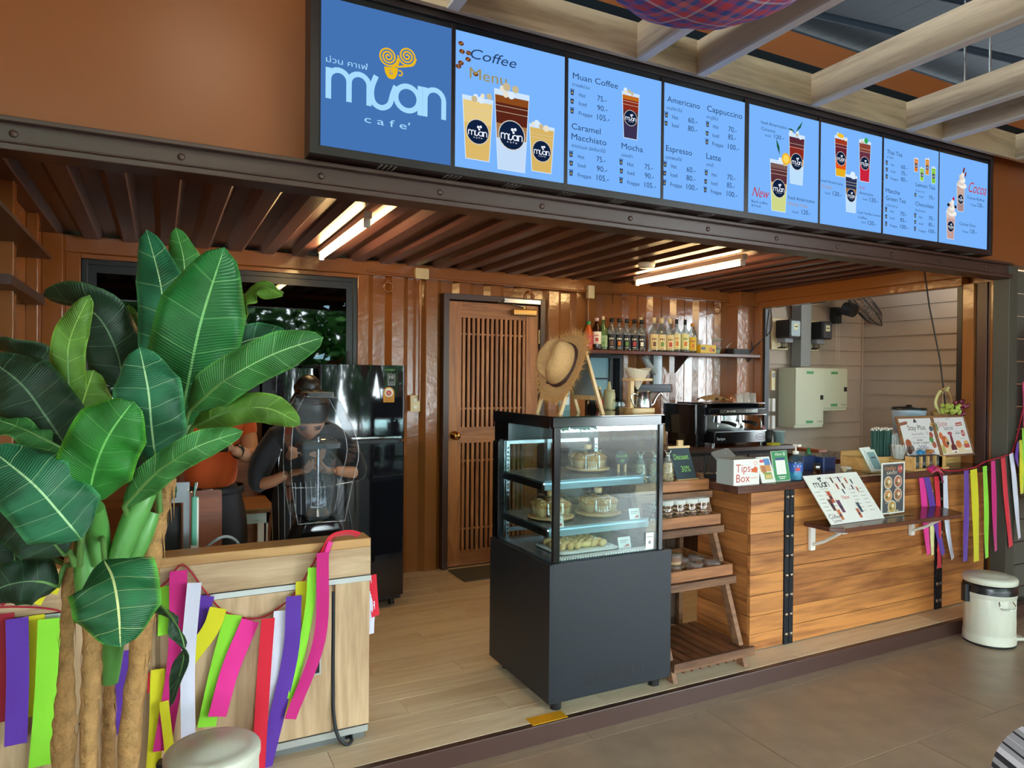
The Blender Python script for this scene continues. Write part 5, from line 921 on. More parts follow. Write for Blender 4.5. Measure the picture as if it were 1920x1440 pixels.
# tablet, router aerial, printer under the tablet
t = thing('tablet', 'silver tablet on stand seen from behind, beyond tips box', 'tablet', (2.95, 3.0, BT)); M = plane_M(Vector((-.10, 0, .085)), (1, .15, .12), (0, .55, .35)); b = MB(M_GREY); b.rbox((0, 0, 0), (.16, .008, .08), .012, None, M, ax=1); part('body', b, t, bev=.002); b = MB(M_WHITE); b.tube([(0, .05, .003), (0, .06, .12)], .012, 8); b.cyl((0, .05, 0), (0, .05, .006), .055, n=20); part('stand', b, t)
t = thing('receipt_printer', 'white receipt printer behind the tips box', 'printer', (2.85, 2.88, BT)); b = MB(M_WHITE); b.rbox((-.07, -.06, 0), (.07, .06, .09), .012); part('body', b, t, bev=.004); b = MB(M_BLACK); b.box((-.05, -.0605, .05), (.05, -.0595, .056)); b.flat([(-.05, .055), (.05, .055), (.05, .07), (-.05, .07)], M_CREAM, FR(0, -.0612, 0)); part('paper_slot', b, t)
t = thing('router', 'black router with upright aerial left of tips box', 'router', (2.73, 2.98, BT)); b = MB(M_BLACKM); b.rbox((-.05, -.04, 0), (.05, .04, .025), .008); part('body', b, t); b = MB(M_BLACKM); b.tube([(-.03, -.03, .02), (-.03, -.03, .05), (-.018, -.03, .13)], [.005, .006, .005], 8); part('aerial', b, t)
# straws, sticks and sachets
ORG = thing('bamboo_organiser', 'open bamboo box holding straws on the bar', 'box', (4.05, 2.89, BT)); W_BAM = wood('bamboo', 'b88a4c', 'd8ae70', 'x', 10, .5, 3)
b = MB(W_BAM)
for a, c in (((-.2, -.07, 0), (.2, .09, .008)), ((-.2, -.07, .008), (.2, -.06, .075)), ((-.2, .08, .008), (.2, .09, .105)), ((-.2, -.06, .008), (-.19, .08, .075)), ((.19, -.06, .008), (.2, .08, .075)), ((.02, -.06, .008), (.03, .08, .07))): b.box(a, c)
part('case', b, ORG)
def bundle(name, la, cat, x, y, z, n, L_, m, R_, sp, grp=None, tip=None, rr=.004):
    t = thing(name, la, cat, (x, y, z), 0, grp); b = MB(m); rn = random.Random(n)
    for i in range(n):
        a, r = rn.random()*2*PI, R_*math.sqrt(rn.random()); p = Vector((r*math.cos(a), r*math.sin(a), 0)); q = p*(1+sp)+Vector((rn.uniform(-.006, .006), rn.uniform(-.006, .006), L_*rn.uniform(.96, 1.03))); b.cyl(p, q, rr, n=6)
        if tip: b.cyl(q, q+(q-p).normalized()*.012, rr*1.25, n=6, mat=tip)
    o = part(name.split('_')[0]+'_sticks', b, t); o['kind'] = 'stuff'; return t
bundle('straw_bundle', 'tight bundle of dark green paper-tipped straws on the bar', 'straws', 4.165, 2.925, BT+.0085, 70, .225, pm('dark green straw', '2c5a4e', .5), .055, .08, None, M_WHITE)
bundle('stirrer_bundle', 'fan of white wrapped stirrers right of green straws', 'stirrers', 4.265, 2.89, BT+.0085, 40, .2, pm('white wrapper', 'dfe4df', .5), .03, .6, None, None, .0035)
t = thing('plastic_cup', 'clear faceted cup of white sticks before the straws', 'cup', (4.145, 2.79, BT+.06)); b = MB(glass('faceted cup', 'f4f8f8', 1.5, base=.12)); b.lathe((0, 0, 0), [(0, 0), (.035, 0), (.058, .085)], 10, smooth=False); part('cup', b, t)
b = MB(M_WHITE)
for i in range(26): a = i*2.4; r = .026*math.sqrt((i+.5)/26); b.cyl((r*math.cos(a), r*math.sin(a), .003), (r*1.7*math.cos(a), r*1.7*math.sin(a), .092), .0035, n=6)
part('white_sticks', b, t, kind='stuff')
t = thing('cup_block', 'small bamboo block carrying the faceted cup', 'block', (4.145, 2.79, BT)); b = MB(W_BAM); b.rbox((-.05, -.04, 0), (.05, .04, .0595), .006); part('block', b, t)
t = thing('sachet_rack', 'bamboo rack with dark sachets in three slots on bar', 'rack', (4.29, 2.705, BT)); b = MB(W_BAM); b.box((-.17, -.04, 0), (.17, .04, .012))
for x in (-.165, -.1, -.03, .04, .1): b.box((x, -.03, .012), (x+.016, .03, .085))
b.box((.1, -.03, .012), (.15, .035, .08)); part('frame', b, t)
for k, (x, c) in enumerate(((-.147, '2a3a3c'), (-.08, '23303a'), (-.012, '4a2a26'), (.058, '3a3634'))):
    b = MB(pm('sachet '+c, c, .5)); b.box((x, -.02, .013), (x+.044, .02, .088)); b.flat([(x+.008, .03), (x+.036, .03), (x+.036, .05), (x+.008, .05)], M_INK, FR(0, -.0205, 0)); part('sachets', b, t, kind='stuff')
for x, c, la in ((-.08, '3a8ac0', 'blue wrapped sweets heaped on the sachet rack'), (.0, 'b0703a', 'orange wrapped sweets heaped on the sachet rack')):
    b = MB(pm('wrapper '+c, c, .25)); rn = random.Random(4)
    for i in range(14): b.sphere((rn.uniform(-.03, .03), rn.uniform(-.02, .02), .01+rn.uniform(0, .02)), (.012, .009, .008), 7, 5)
    o = single('wrapped_sweets', b, la, 'sweets'); o.location = (4.30+x, 2.705, BT+.088); o['kind'] = 'stuff'
t = thing('napkin_stand', 'leaning acrylic stand with pale printed napkins on the bar', 'stand', (3.83, 2.745, BT)); M = plane_M(Vector((-.045, -.03, .004)), (1, -.12, 0), (-.35, .3, 1)); b = MB(M_GLASSC); b.box((-.01, .008, 0), (.10, .011, .15), None, M); b.box((-.06, -.05, 0), (.07, .04, .003)); part('holder', b, t)
for k in range(2): b = MB(pm('napkin', 'd8dcd4', .7)); b.box((.0+.012*k, -.002-.004*k, .004+.005*k), (.085+.008*k, .001-.004*k, .16-.01*k), None, M @ Matrix.Rotation(-.06+.1*k, 4, 'Y')); part('napkin', b, t)
b = MB(pm('teal print', '7a9a9c', .6)); b.flat([(.02, .02), (.08, .02), (.08, .13), (.02, .13)], None, M @ FR(.006, -.0075, 0)); b.stroke([(.035, .095), (.07, .095)], .008, M_DINK, M @ FR(.006, -.008, 0)); part('print', b, t, kind='stuff')
# double poster board on its easel
PB = thing('poster_easel', 'brown double frame with Stay Plus and June Special posters', 'poster stand', (4.52, 2.775, BT)); W_FR = wood('brown frame', '6e4630', '9a6c4a', 'x', 9, .5, 3)
def poster(x0, x1, lean, lab):
    M = plane_M(Vector((x0-4.52, -.03, .06)), (1, 0, 0), (-.12, .22, 1)); W_ = x1-x0; Hh = .275
    b = MB(W_FR); frame(b, 0, W_, 0, Hh, 0, .012, .014); b.box((.014, .006, .014), (W_-.014, .012, Hh-.014)); b.v = [tuple(M @ Vector(v)) for v in b.v]; f = part('poster_frame', b, PB)
    b = MB(pm('poster paper', 'e4dfe0', .6)); b.flat([(.014, .014), (W_-.014, .014), (W_-.014, Hh-.014), (.014, Hh-.014)], None, M @ FR(0, .005, 0)); return M @ FR(0, .0045, 0), W_, Hh, b, f
P_ = lambda c: pm('poster ink '+c, c, .6)
M, W_, Hh, b, f = poster(4.165, 4.525, 0, 1)
b.text('Stay Plus', .09, .27, .185, .032, M_DINK, M); b.text('benefit', .12, .24, .152, .018, P_('a08a9a'), M); b.stroke([(.27, .155), (.262, .165), (.267, .172), (.273, .167), (.28, .172), (.285, .165), (.27, .152)], .002, M_DINK, M); b.stroke([(.15, .12), (.21, .12)], .005, M_INK, M); b.text('Credit Coupon', .105, .27, .095, .018, M_DINK, M); b.text('-200-', .13, .25, .06, .026, P_('3a4a8a'), M)
for z in (.135, .05, .04): b.stroke([(.11, z), (.26, z)], .0016, M_INK, M)
b.flat([(.16, .235), (.2, .235), (.18, .262)], M_DINK, M); b.flat([(.02, .215), (.1, .225), (.1, .245), (.02, .235)], P_('9a5a4a'), M)
for x, z, r, c in ((.06, .1, .03, 'a85a3c'), (.05, .06, .028, '5a3a30'), (.085, .07, .02, '7a6a6a'), (.3, .12, .022, '4f8a4a'), (.31, .15, .02, 'b0503c'), (.315, .085, .022, 'b0604a'), (.325, .19, .018, '3a4a54')): b.disc(x, z, r, None, 12, P_(c), M); M = M @ FR(0, -.0001, 0)
for k, c in enumerate(('c05a5a', 'd8a04a', '6a9ac0', '7a5ac0')): b.stroke([(.22+k*.004, .03-k*.006+.015), (.26, .045-k*.006+.01), (.30, .05-k*.006)], .005, P_(c), M)
part('poster', b, f, kind='stuff')
M, W_, Hh, b, f = poster(4.525, 4.885, 0, 2)
b.text('June', .05, .15, .205, .034, P_('c0606a'), M); b.text('Special', .1, .2, .178, .028, M_INK, M); b.flat([(.24, .2), (.31, .205), (.31, .228), (.24, .222)], P_('c24a48'), M); b.stroke([(.25, .21), (.30, .214)], .005, M_WHITE, M @ FR(0, -.0003, 0)); b.disc(.295, .152, .022, None, 20, P_('c04a48'), M); b.text('10', .281, .309, .143, .02, M_WHITE, M @ FR(0, -.0003, 0)); b.stroke([(.21, .153), (.262, .153)], .005, M_INK, M); b.stroke([(.21, .165), (.26, .165)], .0015, M_INK, M); b.stroke([(.15, .252), (.19, .252)], .003, M_INK, M); b.stroke([(.25, .115), (.30, .115)], .0015, M_INK, M)
b.flat([(.02, .02), (.34, .02), (.34, .07), (.02, .09)], P_('e8cfae'), M)
M = M @ FR(0, -.0002, 0)
for x, z, rx, rz, c in ((.05, .14, .02, .025, 'd8743c'), (.08, .1, .035, .04, 'c8603c'), (.1, .1, .02, .025, 'd8a86a'), (.155, .1, .014, .06, '7a2a38'), (.15, .155, .026, .01, 'b04a5a'), (.155, .055, .03, .03, '6a2a30'), (.155, .035, .04, .008, 'f0e8e0'), (.215, .08, .03, .025, 'd87a4a'), (.30, .07, .03, .025, 'c8544a'), (.30, .09, .025, .012, 'e0a860'), (.30, .045, .04, .008, 'f0e8e0'), (.1, .09, .012, .012, '23242c'), (.16, .028, .01, .006, 'a03a40'), (.03, .2, .012, .03, '7a8a5a'), (.04, .05, .02, .03, 'b8b070')): b.disc(x, z, rx, rz, 14, P_(c), M); M = M @ FR(0, -.0001, 0)
part('poster', b, f, kind='stuff')
b = MB(W_BAM); b.box((-.2, -.055, .05), (.08, -.02, .062)); part('ledge', b, PB); 
for x in (-.16, .06): b = MB(W_BAM); b.prism([(x, -.014, 0), (x, .006, 0), (x, .066, .26), (x, .046, .26)], (.014, 0, 0)); part('leg', b, PB)
b = MB(W_BAM); b.prism([(-.05, .2, 0), (-.05, .215, 0), (-.05, .02, .28), (-.05, .005, .28)], (.014, 0, 0)); part('rear_leg', b, PB)
# water dispenser
t = thing('water_dispenser', 'clear blue water dispenser with black lid on the bar', 'dispenser', (4.56, 3.0, BT)); b = MB(M_BLACK); b.rbox((-.08, -.08, 0), (.08, .08, .19), .03); part('base', b, t)
b = MB(glass('blue water tank', 'c4dcee', 1.45, base=.55)); b.lathe((0, 0, .19), [(.06, 0), (.09, .02), (.105, .16), (.105, .165)], 28); part('tank', b, t); b = MB(M_BLACK); b.lathe((0, 0, .355), [(.108, 0), (.108, .012), (.1, .02), (.02, .022), (.02, .034), (0, .036)], 28); part('lid', b, t); b = MB(M_CHROME); b.tube([(0, -.088, .11), (0, -.12, .11), (0, -.125, .09)], .007, 8); part('tap', b, t)
# fruit basket with ribbon
BK = thing('fruit_basket', 'small wicker basket with arched handle and gold ribbon', 'basket', (4.80, 2.905, BT+.055)); W_WIC = pm('wicker', 'a8854e', .7, bump=.8, bscale=150, var=.2, vscale=80)
b = MB(W_BAM); b.rbox((-.1, -.06, -.055), (.1, .06, .21), .01); part('stand_box', b, BK); b = MB(W_WIC); b.lathe((0, 0, .21), [(0, 0), (.08, 0), (.1, .05), (.105, .08), (.098, .08), (.09, .03)], 24, sy=.7); part('basket', b, BK)
b = MB(W_WIC); b.tube(curve([(-.1, 0, .28), (-.07, 0, .39), (.0, 0, .45), (.07, 0, .39), (.1, 0, .28)], 8), .006, 8); part('handle', b, BK); b = MB(pm('gold ribbon', 'c8bf86', .3))
for P in ([(-.05, -.02, .42), (-.1, -.03, .43), (-.15, -.03, .36), (-.12, -.03, .30), (-.08, -.03, .27)], [(-.05, -.02, .42), (-.04, -.03, .45), (-.01, -.03, .46), (-.03, -.03, .43)], [(-.05, -.02, .42), (-.07, -.03, .38), (-.06, -.03, .34)]): b.tube(curve(P, 6), .009, 6, None, False, True, None, .15)
part('bow', b, BK)
for x0, x1, z0, z1, c, n, la in ((-.08, .02, .285, .34, '9fae4c', 46, 'bunch of green grapes in the wicker basket'), (.02, .125, .27, .37, '7a2a3c', 60, 'bunch of red grapes spilling from the wicker basket')):
    t = thing('grape_bunch', la, 'grapes', (4.775, 2.87, BT+.055)); gm = MB(pm('grape skin '+c, c, .25)); gm.sphere((0, 0, 0), (.0125, .0125, .015), 10, 7); gme = gm.mesh('grape'); rn = random.Random(n)
    for i in range(n):
        q = rn.random(); x = rn.uniform(x0, x1); z = rn.uniform(z0, z1) if not (c[0] == '7' and i > 40) else rn.uniform(.17, .28); x = x if z > z0-.01 else rn.uniform(.08, .12); piece('grape', gme, t, (x, rn.uniform(-.075, -.0) if z > z0-.01 else rn.uniform(-.06, -.0), z), (rn.random(), rn.random(), 0))
# on the fold-down shelf
t = thing('menu_card', 'slanted white drinks menu board on the fold-down shelf', 'menu', (3.42, 2.56, .6692)); M = plane_M(Vector((-.215, -.03, .002)), (1, 0, 0), (-.06, .13, .235)); H = .29; W_ = .44; b = MB(M_WHITE); b.box((0, 0, 0), (W_, .004, H), None, M); s = part('board', b, t)
b = MB(M_INK); M = M @ FR(0, -.0006, 0); logo(b, .1, .235, .26, M_DINK, M=M, fine=False)
for x in (.02, .09, .29, .36):
    for k in range(7): b.stroke([(x, .19-k*.022), (x+.04, .19-k*.022)], .0022, None, M)
for x in (.16, .22, .27): b.stroke([(x, .265), (x+.03, .265)], .0025, None, M)
b.text('Coffee', .015, .1, .032, .022, M_DINK, M); b.text('Lover', .03, .1, .01, .02, M_DINK, M); b.text('New', .2, .26, .135, .024, M_RED, M); pe = lambda c: pm('menu ink '+c, c, .6)
k = 0
for x, z, h in ((.2, .235, .035), (.26, .235, .035), (.31, .225, .035), (.35, .22, .03), (.215, .195, .035), (.265, .195, .035), (.33, .185, .03), (.36, .17, .03), (.24, .165, .03), (.115, .12, .07), (.09, .075, .07), (.15, .06, .075), (.11, .02, .06), (.29, .05, .06), (.26, .02, .055)):
    drink(b, 0, 0, .001, .001, [], .5, e=pe) if False else None
    c = ['5a3028', '6a3a5a', 'c86a3a', '3a4a5a', 'b8543a'][k % 5]; k += 1; w3 = h*.42; b.flat([(x-w3*.38, z), (x+w3*.38, z), (x+w3*.5, z+h), (x-w3*.5, z+h)], pe(c), M @ FR(0, -.0001*k, 0)); b.disc(x, z+h*.45, w3*.32, None, 10, pe('1c2438'), M @ FR(0, -.0001*k-.0002, 0)); b.disc(x, z+h*1.05, w3*.4, h*.1, 8, pe('e8dcc8'), M @ FR(0, -.0001*k-.0001, 0))
part('print', b, s, kind='stuff')
t = thing('noodle_sign', 'upright acrylic sign with five noodle bowls on fold-down shelf', 'sign', (3.78, 2.58, .6692)); b = MB(M_GLASSC); b.box((-.12, -.05, 0), (.12, .05, .003)); b.box((-.108, -.002, .003), (.108, .004, .31)); part('holder', b, t); b = MB(M_WHITE); b.box((-.105, -.004, .01), (.105, -.0025, .305)); s = part('sheet', b, t); M = FR(0, -.0045, 0)
b = MB(pm('slate print', '4a4c52', .6)); b.flat([(-.093, .018), (.093, .018), (.093, .296), (-.093, .296)], None, M); M = FR(0, -.005, 0); b.text('ก๋วยเตี๋ยว', -.075, .02, .262, .02, pe('e0903c'), M); b.text('รสเด็ด', -.06, .03, .238, .018, pe('e8d8c0'), M); b.disc(.06, .265, .024, None, 16, pe('b8483c'), M); b.text('119', .044, .076, .258, .018, M_WHITE, FR(0, -.0054, 0))
for x, z, c in ((-.045, .19, 'b88a5a'), (.042, .192, 'b0644a'), (-.045, .115, 'c88a4a'), (.042, .117, 'a86a4a'), (-.01, .05, 'b8924a')):
    b.disc(x, z, .037, None, 20, pe('d8cfc0'), M); b.disc(x, z, .031, None, 18, pe(c), FR(0, -.0053, 0)); b.disc(x+.008, z+.004, .012, None, 10, pe('e8d8b8'), FR(0, -.0056, 0)); b.disc(x-.012, z-.008, .009, None, 8, pe('5a6a3a'), FR(0, -.0056, 0)); b.stroke([(x-.025, z-.042), (x+.02, z-.042)], .003, pe('c8b898'), M)
b.stroke([(-.05, .025), (.05, .025)], .006, pe('e0c080'), M); part('print', b, s, kind='stuff')

# ================================================================== ESPRESSO MACHINE on the rear counter
EM = thing('espresso_machine', 'black and chrome two-group espresso machine on rear counter', 'coffee machine', (4.07, 4.28, .9205)); M_ES = pm('black machine enamel', '12141a', .15); M_MIR = pm('polished splash plate', 'c9d2cd', .12, 1.)
b = MB(M_ES); b.rbox((-.26, -.22, .03), (.29, .2, .115), .012); part('base', b, EM, bev=.004)
b = MB(M_STEEL); b.box((-.255, -.225, .115), (.285, .0, .122)); dt = part('drip_tray', b, EM)
b = MB(M_BLACK); [b.box((-.24+k*.026, -.21, .1225), (-.228+k*.026, -.02, .124)) for k in range(20)]; part('tray_slots', b, dt, kind='stuff')
b = MB(M_MIR); b.box((-.24, .0, .122), (.27, .02, .25)); part('splash_plate', b, EM, 'mirror splash plate')
b = MB(M_ES); b.box((-.27, .02, .115), (.29, .2, .25)); part('boiler_case', b, EM)
b = MB(M_ES); b.prism([(-.28, -.2, .25), (-.28, .2, .25), (-.28, .2, .34), (-.28, -.1, .34), (-.28, -.21, .30)], (.58, 0, 0)); hd = part('head', b, EM, bev=.008)
b = MB(M_CHROME); b.box((-.275, -.195, .335), (.295, -.105, .342)); b.box((-.275, -.212, .243), (.295, -.2, .252)); b.box((-.2, -.2135, .262), (.2, -.2065, .292), M_MIR); part('chrome_trim', b, hd, 'chrome trim')
b = MB(M_WHITE)
for x in (-.12, .08):
    for k in range(5): b.cyl((x+k*.018, -.2145, .277), (x+k*.018, -.211, .277), .005, n=10)
part('button', b, hd, kind='stuff')
b = MB(M_ES); b.rbox((-.41, -.17, .1), (-.28, .22, .33), .02); b.rbox((-.38, -.15, -.005+.005), (-.28, .2, .1), .02); part('side_cover', b, EM, bev=.01)
for x in (-.11, .12):
    b = MB(M_CHROME); b.cyl((x, -.1, .25), (x, -.1, .205), .033, n=20); b.cyl((x, -.1, .205), (x, -.1, .185), .038, n=20); g = part('group_head', b, EM)
    b = MB(M_BLACK); b.tube([(x, -.13, .19), (x+.02, -.2, .185), (x+.025, -.26, .17)], [.01, .013, .016], 10); b.tube([(x-.012, -.1, .186), (x-.014, -.11, .16), (x-.014, -.11, .15)], .006, 8, M_CHROME); part('portafilter', b, g)
b = MB(M_CHROME); b.tube(curve([(.25, -.16, .25), (.26, -.19, .2), (.25, -.2, .14)], 6), .005, 8); part('steam_wand', b, EM)
for x in (-.24, .27): b = MB(M_STEEL); b.cyl((x, -.18, 0), (x, -.18, .03), .016, n=12); part('foot', b, EM)
b = MB(pm('grey script', 'c0c4c8', .4)); b.text('Sanpo', -.235, -.15, .055, .022, None, FR(0, -.2206, 0)); mr = pm('red badge', '7a2430', .4); b.stroke([(.225+.05*math.cos(a*PI/12), .07+.022*math.sin(a*PI/12)) for a in range(25)], .004, mr, FR(0, -.2206, 0)); b.text('Carino', .188, .262, .063, .016, mr, FR(0, -.2206, 0)); part('badge', b, EM, kind='stuff')
EZ = .9205+.342
for x, y, r, h, la in ((4.20, 4.2, .032, .07, 'first upturned glass on the espresso machine'), (4.275, 4.2, .036, .08, 'second, larger upturned glass on the espresso machine'), (4.345, 4.2, .032, .075, 'third upturned glass at right end of espresso machine'), (4.135, 4.19, .022, .05, 'small copper tinted shot glass on the espresso machine'), (4.165, 4.25, .022, .055, 'second small copper tinted shot glass on machine')):
    t = thing('upturned_glass', la, 'glass', (x, y, EZ), 0, 'glasses on the espresso machine'); b = MB(glass('tumbler glass', 'f2f4f4' if r > .03 else 'e0b49c', 1.6, base=.25)); b.lathe((0, 0, 0), [(r, 0), (r*.9, h), (0, h)], 18); part('glass', b, t)
b = MB(pm('folded cloth', '8a7654', .9, bump=.5, bscale=80)); nx, ny = 14, 8; vs = [(-.13+.26*i/(nx-1), -.08+.16*j/(ny-1), .012+.03*abs(math.sin(i*.9+j*.5))*math.sin(PI*i/(nx-1))+.02*math.sin(PI*j/(ny-1))) for j in range(ny) for i in range(nx)]
b.add(vs, [(j*nx+i, j*nx+i+1, (j+1)*nx+i+1, (j+1)*nx+i) for j in range(ny-1) for i in range(nx-1)], None, True); b.add([(v[0], v[1], 0) for v in vs], [(j*nx+i, (j+1)*nx+i, (j+1)*nx+i+1, j*nx+i+1) for j in range(ny-1) for i in range(nx-1)]); o = single('bar_cloth', b, 'crumpled tan cloth on top of the espresso machine', 'cloth'); o.location = (3.95, 4.24, EZ)
t = thing('cutting_board', 'pale wooden board standing left of the espresso machine', 'board', (3.58, 4.42, .9205)); b = MB(wood('pale board', 'b08c60', 'cfae84', 'z', 10, .5, 3)); b.box((-.05, -.01, 0), (.05, .01, .24), None, Matrix.Rotation(-.12, 4, 'X')); part('board', b, t)
t = thing('black_tub', 'black plastic tub right of the espresso machine', 'tub', (4.46, 4.16, .9205)); b = MB(M_BLACKM); b.lathe((0, 0, 0), [(0, 0), (.045, 0), (.06, .11), (.055, .11), (.042, .006), (0, .006)], 20); part('body', b, t); b = MB(pm('pink bag', 'b87a80', .5)); b.tube(curve([(0, 0, .02), (-.02, 0, .1), (-.05, .01, .19)], 5), [.025]*4+[.018]*4+[.006]*3, 7); part('bag', b, t)
t = thing('white_tub', 'pale blue paper cup right of the black tub', 'cup', (4.545, 4.10, .9205)); b = MB(pm('pale blue cup', 'a9c4c8', .5)); b.lathe((0, 0, 0), [(0, 0), (.035, 0), (.048, .1), (.052, .102), (.052, .107), (.045, .107), (.034, .004)], 20); part('body', b, t)
b = MB(pm('yellow sponge', 'b8b83a', .9)); b.rbox((-.05, -.03, 0), (.05, .03, .02), .008); o = single('sponge', b, 'yellow green sponge on rear counter beside paper cup', 'sponge', bev=.003); o.location = (4.41, 4.03, .9203)
b = MB(wood('tray wood', '8a4a2c', 'a8623c', 'y', 9, .5, 3)); b.box((-.05, -.2, 0), (.05, .2, .018)); o = single('wooden_paddle', b, 'reddish wooden paddle lying on the window sill', 'paddle'); o.location = (4.95, 4.2, .8455)

# ================================================================== ALCOVE FITTINGS
for i, (x, la, fc) in enumerate(((5.53, 'black electricity meter with pale blue face, left of post', '9fb4bc'), (5.98, 'black electricity meter with dark face, right of post', '3a3d44'))):
    t = thing('electricity_meter', la, 'meter', (x, 4.99, 1.92)); b = MB(M_CREAM); b.box((-.13 if i == 0 else -.07, -.02, -.17), (.09, .0, .14)); part('back_board', b, t, bev=.003)
    b = MB(M_BLACK); b.rbox((-.08, -.19, -.06), (.07, -.02, .12), .02, ax=1); part('case', b, t, bev=.006); b = MB(pm('meter face '+fc, fc, .3)); b.rbox((-.065, -.2, -.045), (.055, -.189, .105), .015, ax=1); b.flat([(-.03, .02), (.03, .02), (.03, .08), (-.03, .08)], pm('meter dial', 'cfd0a8', .5), FR(0, -.2005, 0)); b.stroke([(-.02, .05), (.02, .05)], .01, M_DINK, FR(0, -.201, 0)); part('face', b, t)
    b = MB(M_GREY); b.box((-.06, -.12, -.1), (.05, -.02, -.06)); part('terminal_cover', b, t)
    for k in range(5): b = MB(M_BLACKM); b.tube(curve([(-.05+k*.022, -.06, -.09), (-.055+k*.022, -.07, -.14), (-.05+k*.022, -.02, -.155)], 4), .005, 6); part('cable', b, t)
b = MB(pm('grey duct paint', '7d8080', .5)); b.box((5.68, 4.86, 1.58), (5.82, 4.98, 2.8)); b.box((5.82, 4.92, 1.70), (5.9, 4.98, 2.8)); o = single('cable_duct', b, 'grey steel cable duct between the two electricity meters', 'duct', bev=.004)
M_CAB = pm('pale green grey enamel', 'b9bda6', .4)
for x0, x1, z0, z1, dp, la in ((5.50, 5.90, .98, 1.57, .2, 'larger pale electrical cabinet under the grey duct'), (5.905, 6.3, 1.14, 1.57, .16, 'smaller pale electrical cabinet right of the larger one')):
    t = thing('electrical_cabinet', la, 'cabinet', ((x0+x1)/2, 4.975, z0)); b = MB(M_CAB); b.box((x0, 4.975-dp, z0), (x1, 4.975, z1)); part('body', b, t, world=True, bev=.004)
    b = MB(M_CAB); b.box((x0+.003, 4.965-dp, z0+.03), (x1-.003, 4.975-dp, z1-.012)); d_ = part('door', b, t, world=True, bev=.003)
    b = MB(M_BLACK); b.box((x1-.05, 4.958-dp, (z0+z1)/2-.02), (x1-.015, 4.966-dp, (z0+z1)/2+.025)); part('lock', b, d_, world=True)
    b = MB(pm('green tag', '3f8a5a', .5)); M = FR(0, 4.9645-dp, 0); [b.flat([(xm-.05, z), (xm+.05, z), (xm+.05, z+.025), (xm-.05, z+.025)], None, M) for xm in ((x0+x1)/2,) for z in (z0+.045, z1-.06)]; b.text('E-DB', x1-.09, x1-.02, z0+.05, .018, M_DINK, M); part('tag', b, d_, 'green name tags', world=True, kind='stuff')
b = MB(M_CREAM); b.rbox((5.93, 4.93, 1.0), (6.05, 4.975, 1.12), .006); single('socket_box', b, 'cream socket box below the smaller electrical cabinet', 'socket')
for x, z, w_, h, la in ((5.40, 1.44, .05, .19, 'cream remote control with screen in wall holder'), (5.33, 1.20, .04, .13, 'upper left white remote of the four'), (5.41, 1.20, .04, .13, 'upper right white remote of the four'), (5.33, 1.03, .04, .13, 'lower left white remote of the four'), (5.41, 1.03, .04, .13, 'lower right white remote of the four')):
    t = thing('remote_control', la, 'remote', (x, 4.98, z), 0, 'remotes on the alcove wall'); b = MB(M_CREAM if h > .15 else M_WHITE); b.rbox((-w_/2, -.035, -h/2), (w_/2, 0, h/2), .01, ax=1); part('body', b, t, bev=.004)
    if h > .15: b = MB(M_GREY); b.flat([(-.018, .03), (.018, .03), (.018, .08), (-.018, .08)], None, FR(0, -.0355, 0)); part('screen', b, t)
t = thing('wall_fan', 'black wall fan with round wire cage at top of alcove', 'fan', (6.3, 4.98, 2.16)); b = MB(M_BLACKM); b.rbox((-.05, -.06, -.12), (.05, 0, .05), .02, ax=1); b.tube([(0, -.05, -.02), (0, -.16, .02)], .03, 10); b.cyl((0, -.14, .03), (0, -.24, .0), .07, n=18); part('motor', b, t)
FMx = Matrix.Translation((-.02, -.36, .05)) @ Matrix.Rotation(math.radians(52), 4, 'X') @ Matrix.Rotation(.3, 4, 'Y') @ Matrix.Scale(1.35, 4)
cg = MB(M_BLACKM)
for r, z in ((.2, .0), (.14, .045), (.14, -.045)): cg.tube([FMx @ Vector((r*math.cos(a*PI/18), r*math.sin(a*PI/18), z)) for a in range(36)], .003 if r < .2 else .005, 5, None, True)
for k in range(36):
    a = k*PI/18; P = [(.03, .06), (.14, .045), (.2, 0), (.14, -.045), (.03, -.06)]; cg.tube([FMx @ Vector((r*math.cos(a), r*math.sin(a), z)) for r, z in P], .0014, 4)
part('cage', cg, t, kind='stuff')
for k in range(3):
    b = MB(pm('smoky fan blade', '3a3d42', .3)); a = k*2*PI/3; P = [(.02, -.02, .005), (.1, -.07, .02), (.17, -.03, .012), (.17, .05, -.01), (.08, .04, -.015)]; b.prism([FMx @ Matrix.Rotation(a, 4, 'Z') @ Vector(p) for p in P], (0, .002, 0)); part('blade', b, t)
for x in (-.03, .02): b = MB(M_WHITE); b.cyl((x, -.06, -.12), (x, -.06, -.5), .0015, n=5); part('pull_cord', b, t)
b = MB(M_BLACKM); b.tube([(4.78, 3.05, 2.25), (4.83, 3.04, 1.98), (4.93, 3.02, 1.60), (4.97, 3.0, 1.26), (4.98, 2.99, .86)], .005, 8); single('hanging_cable', b, 'thin dark cable hanging across the alcove opening', 'cable')
b = MB(M_BLACKM); b.tube(curve([(5.0, 4.62, 2.1), (4.98, 4.6, 1.9), (4.9, 4.72, 1.75), (4.86, 4.74, 1.69)], 6), .006, 6); single('wall_cable', b, 'black cable running down the rear right post to shelf', 'cable')

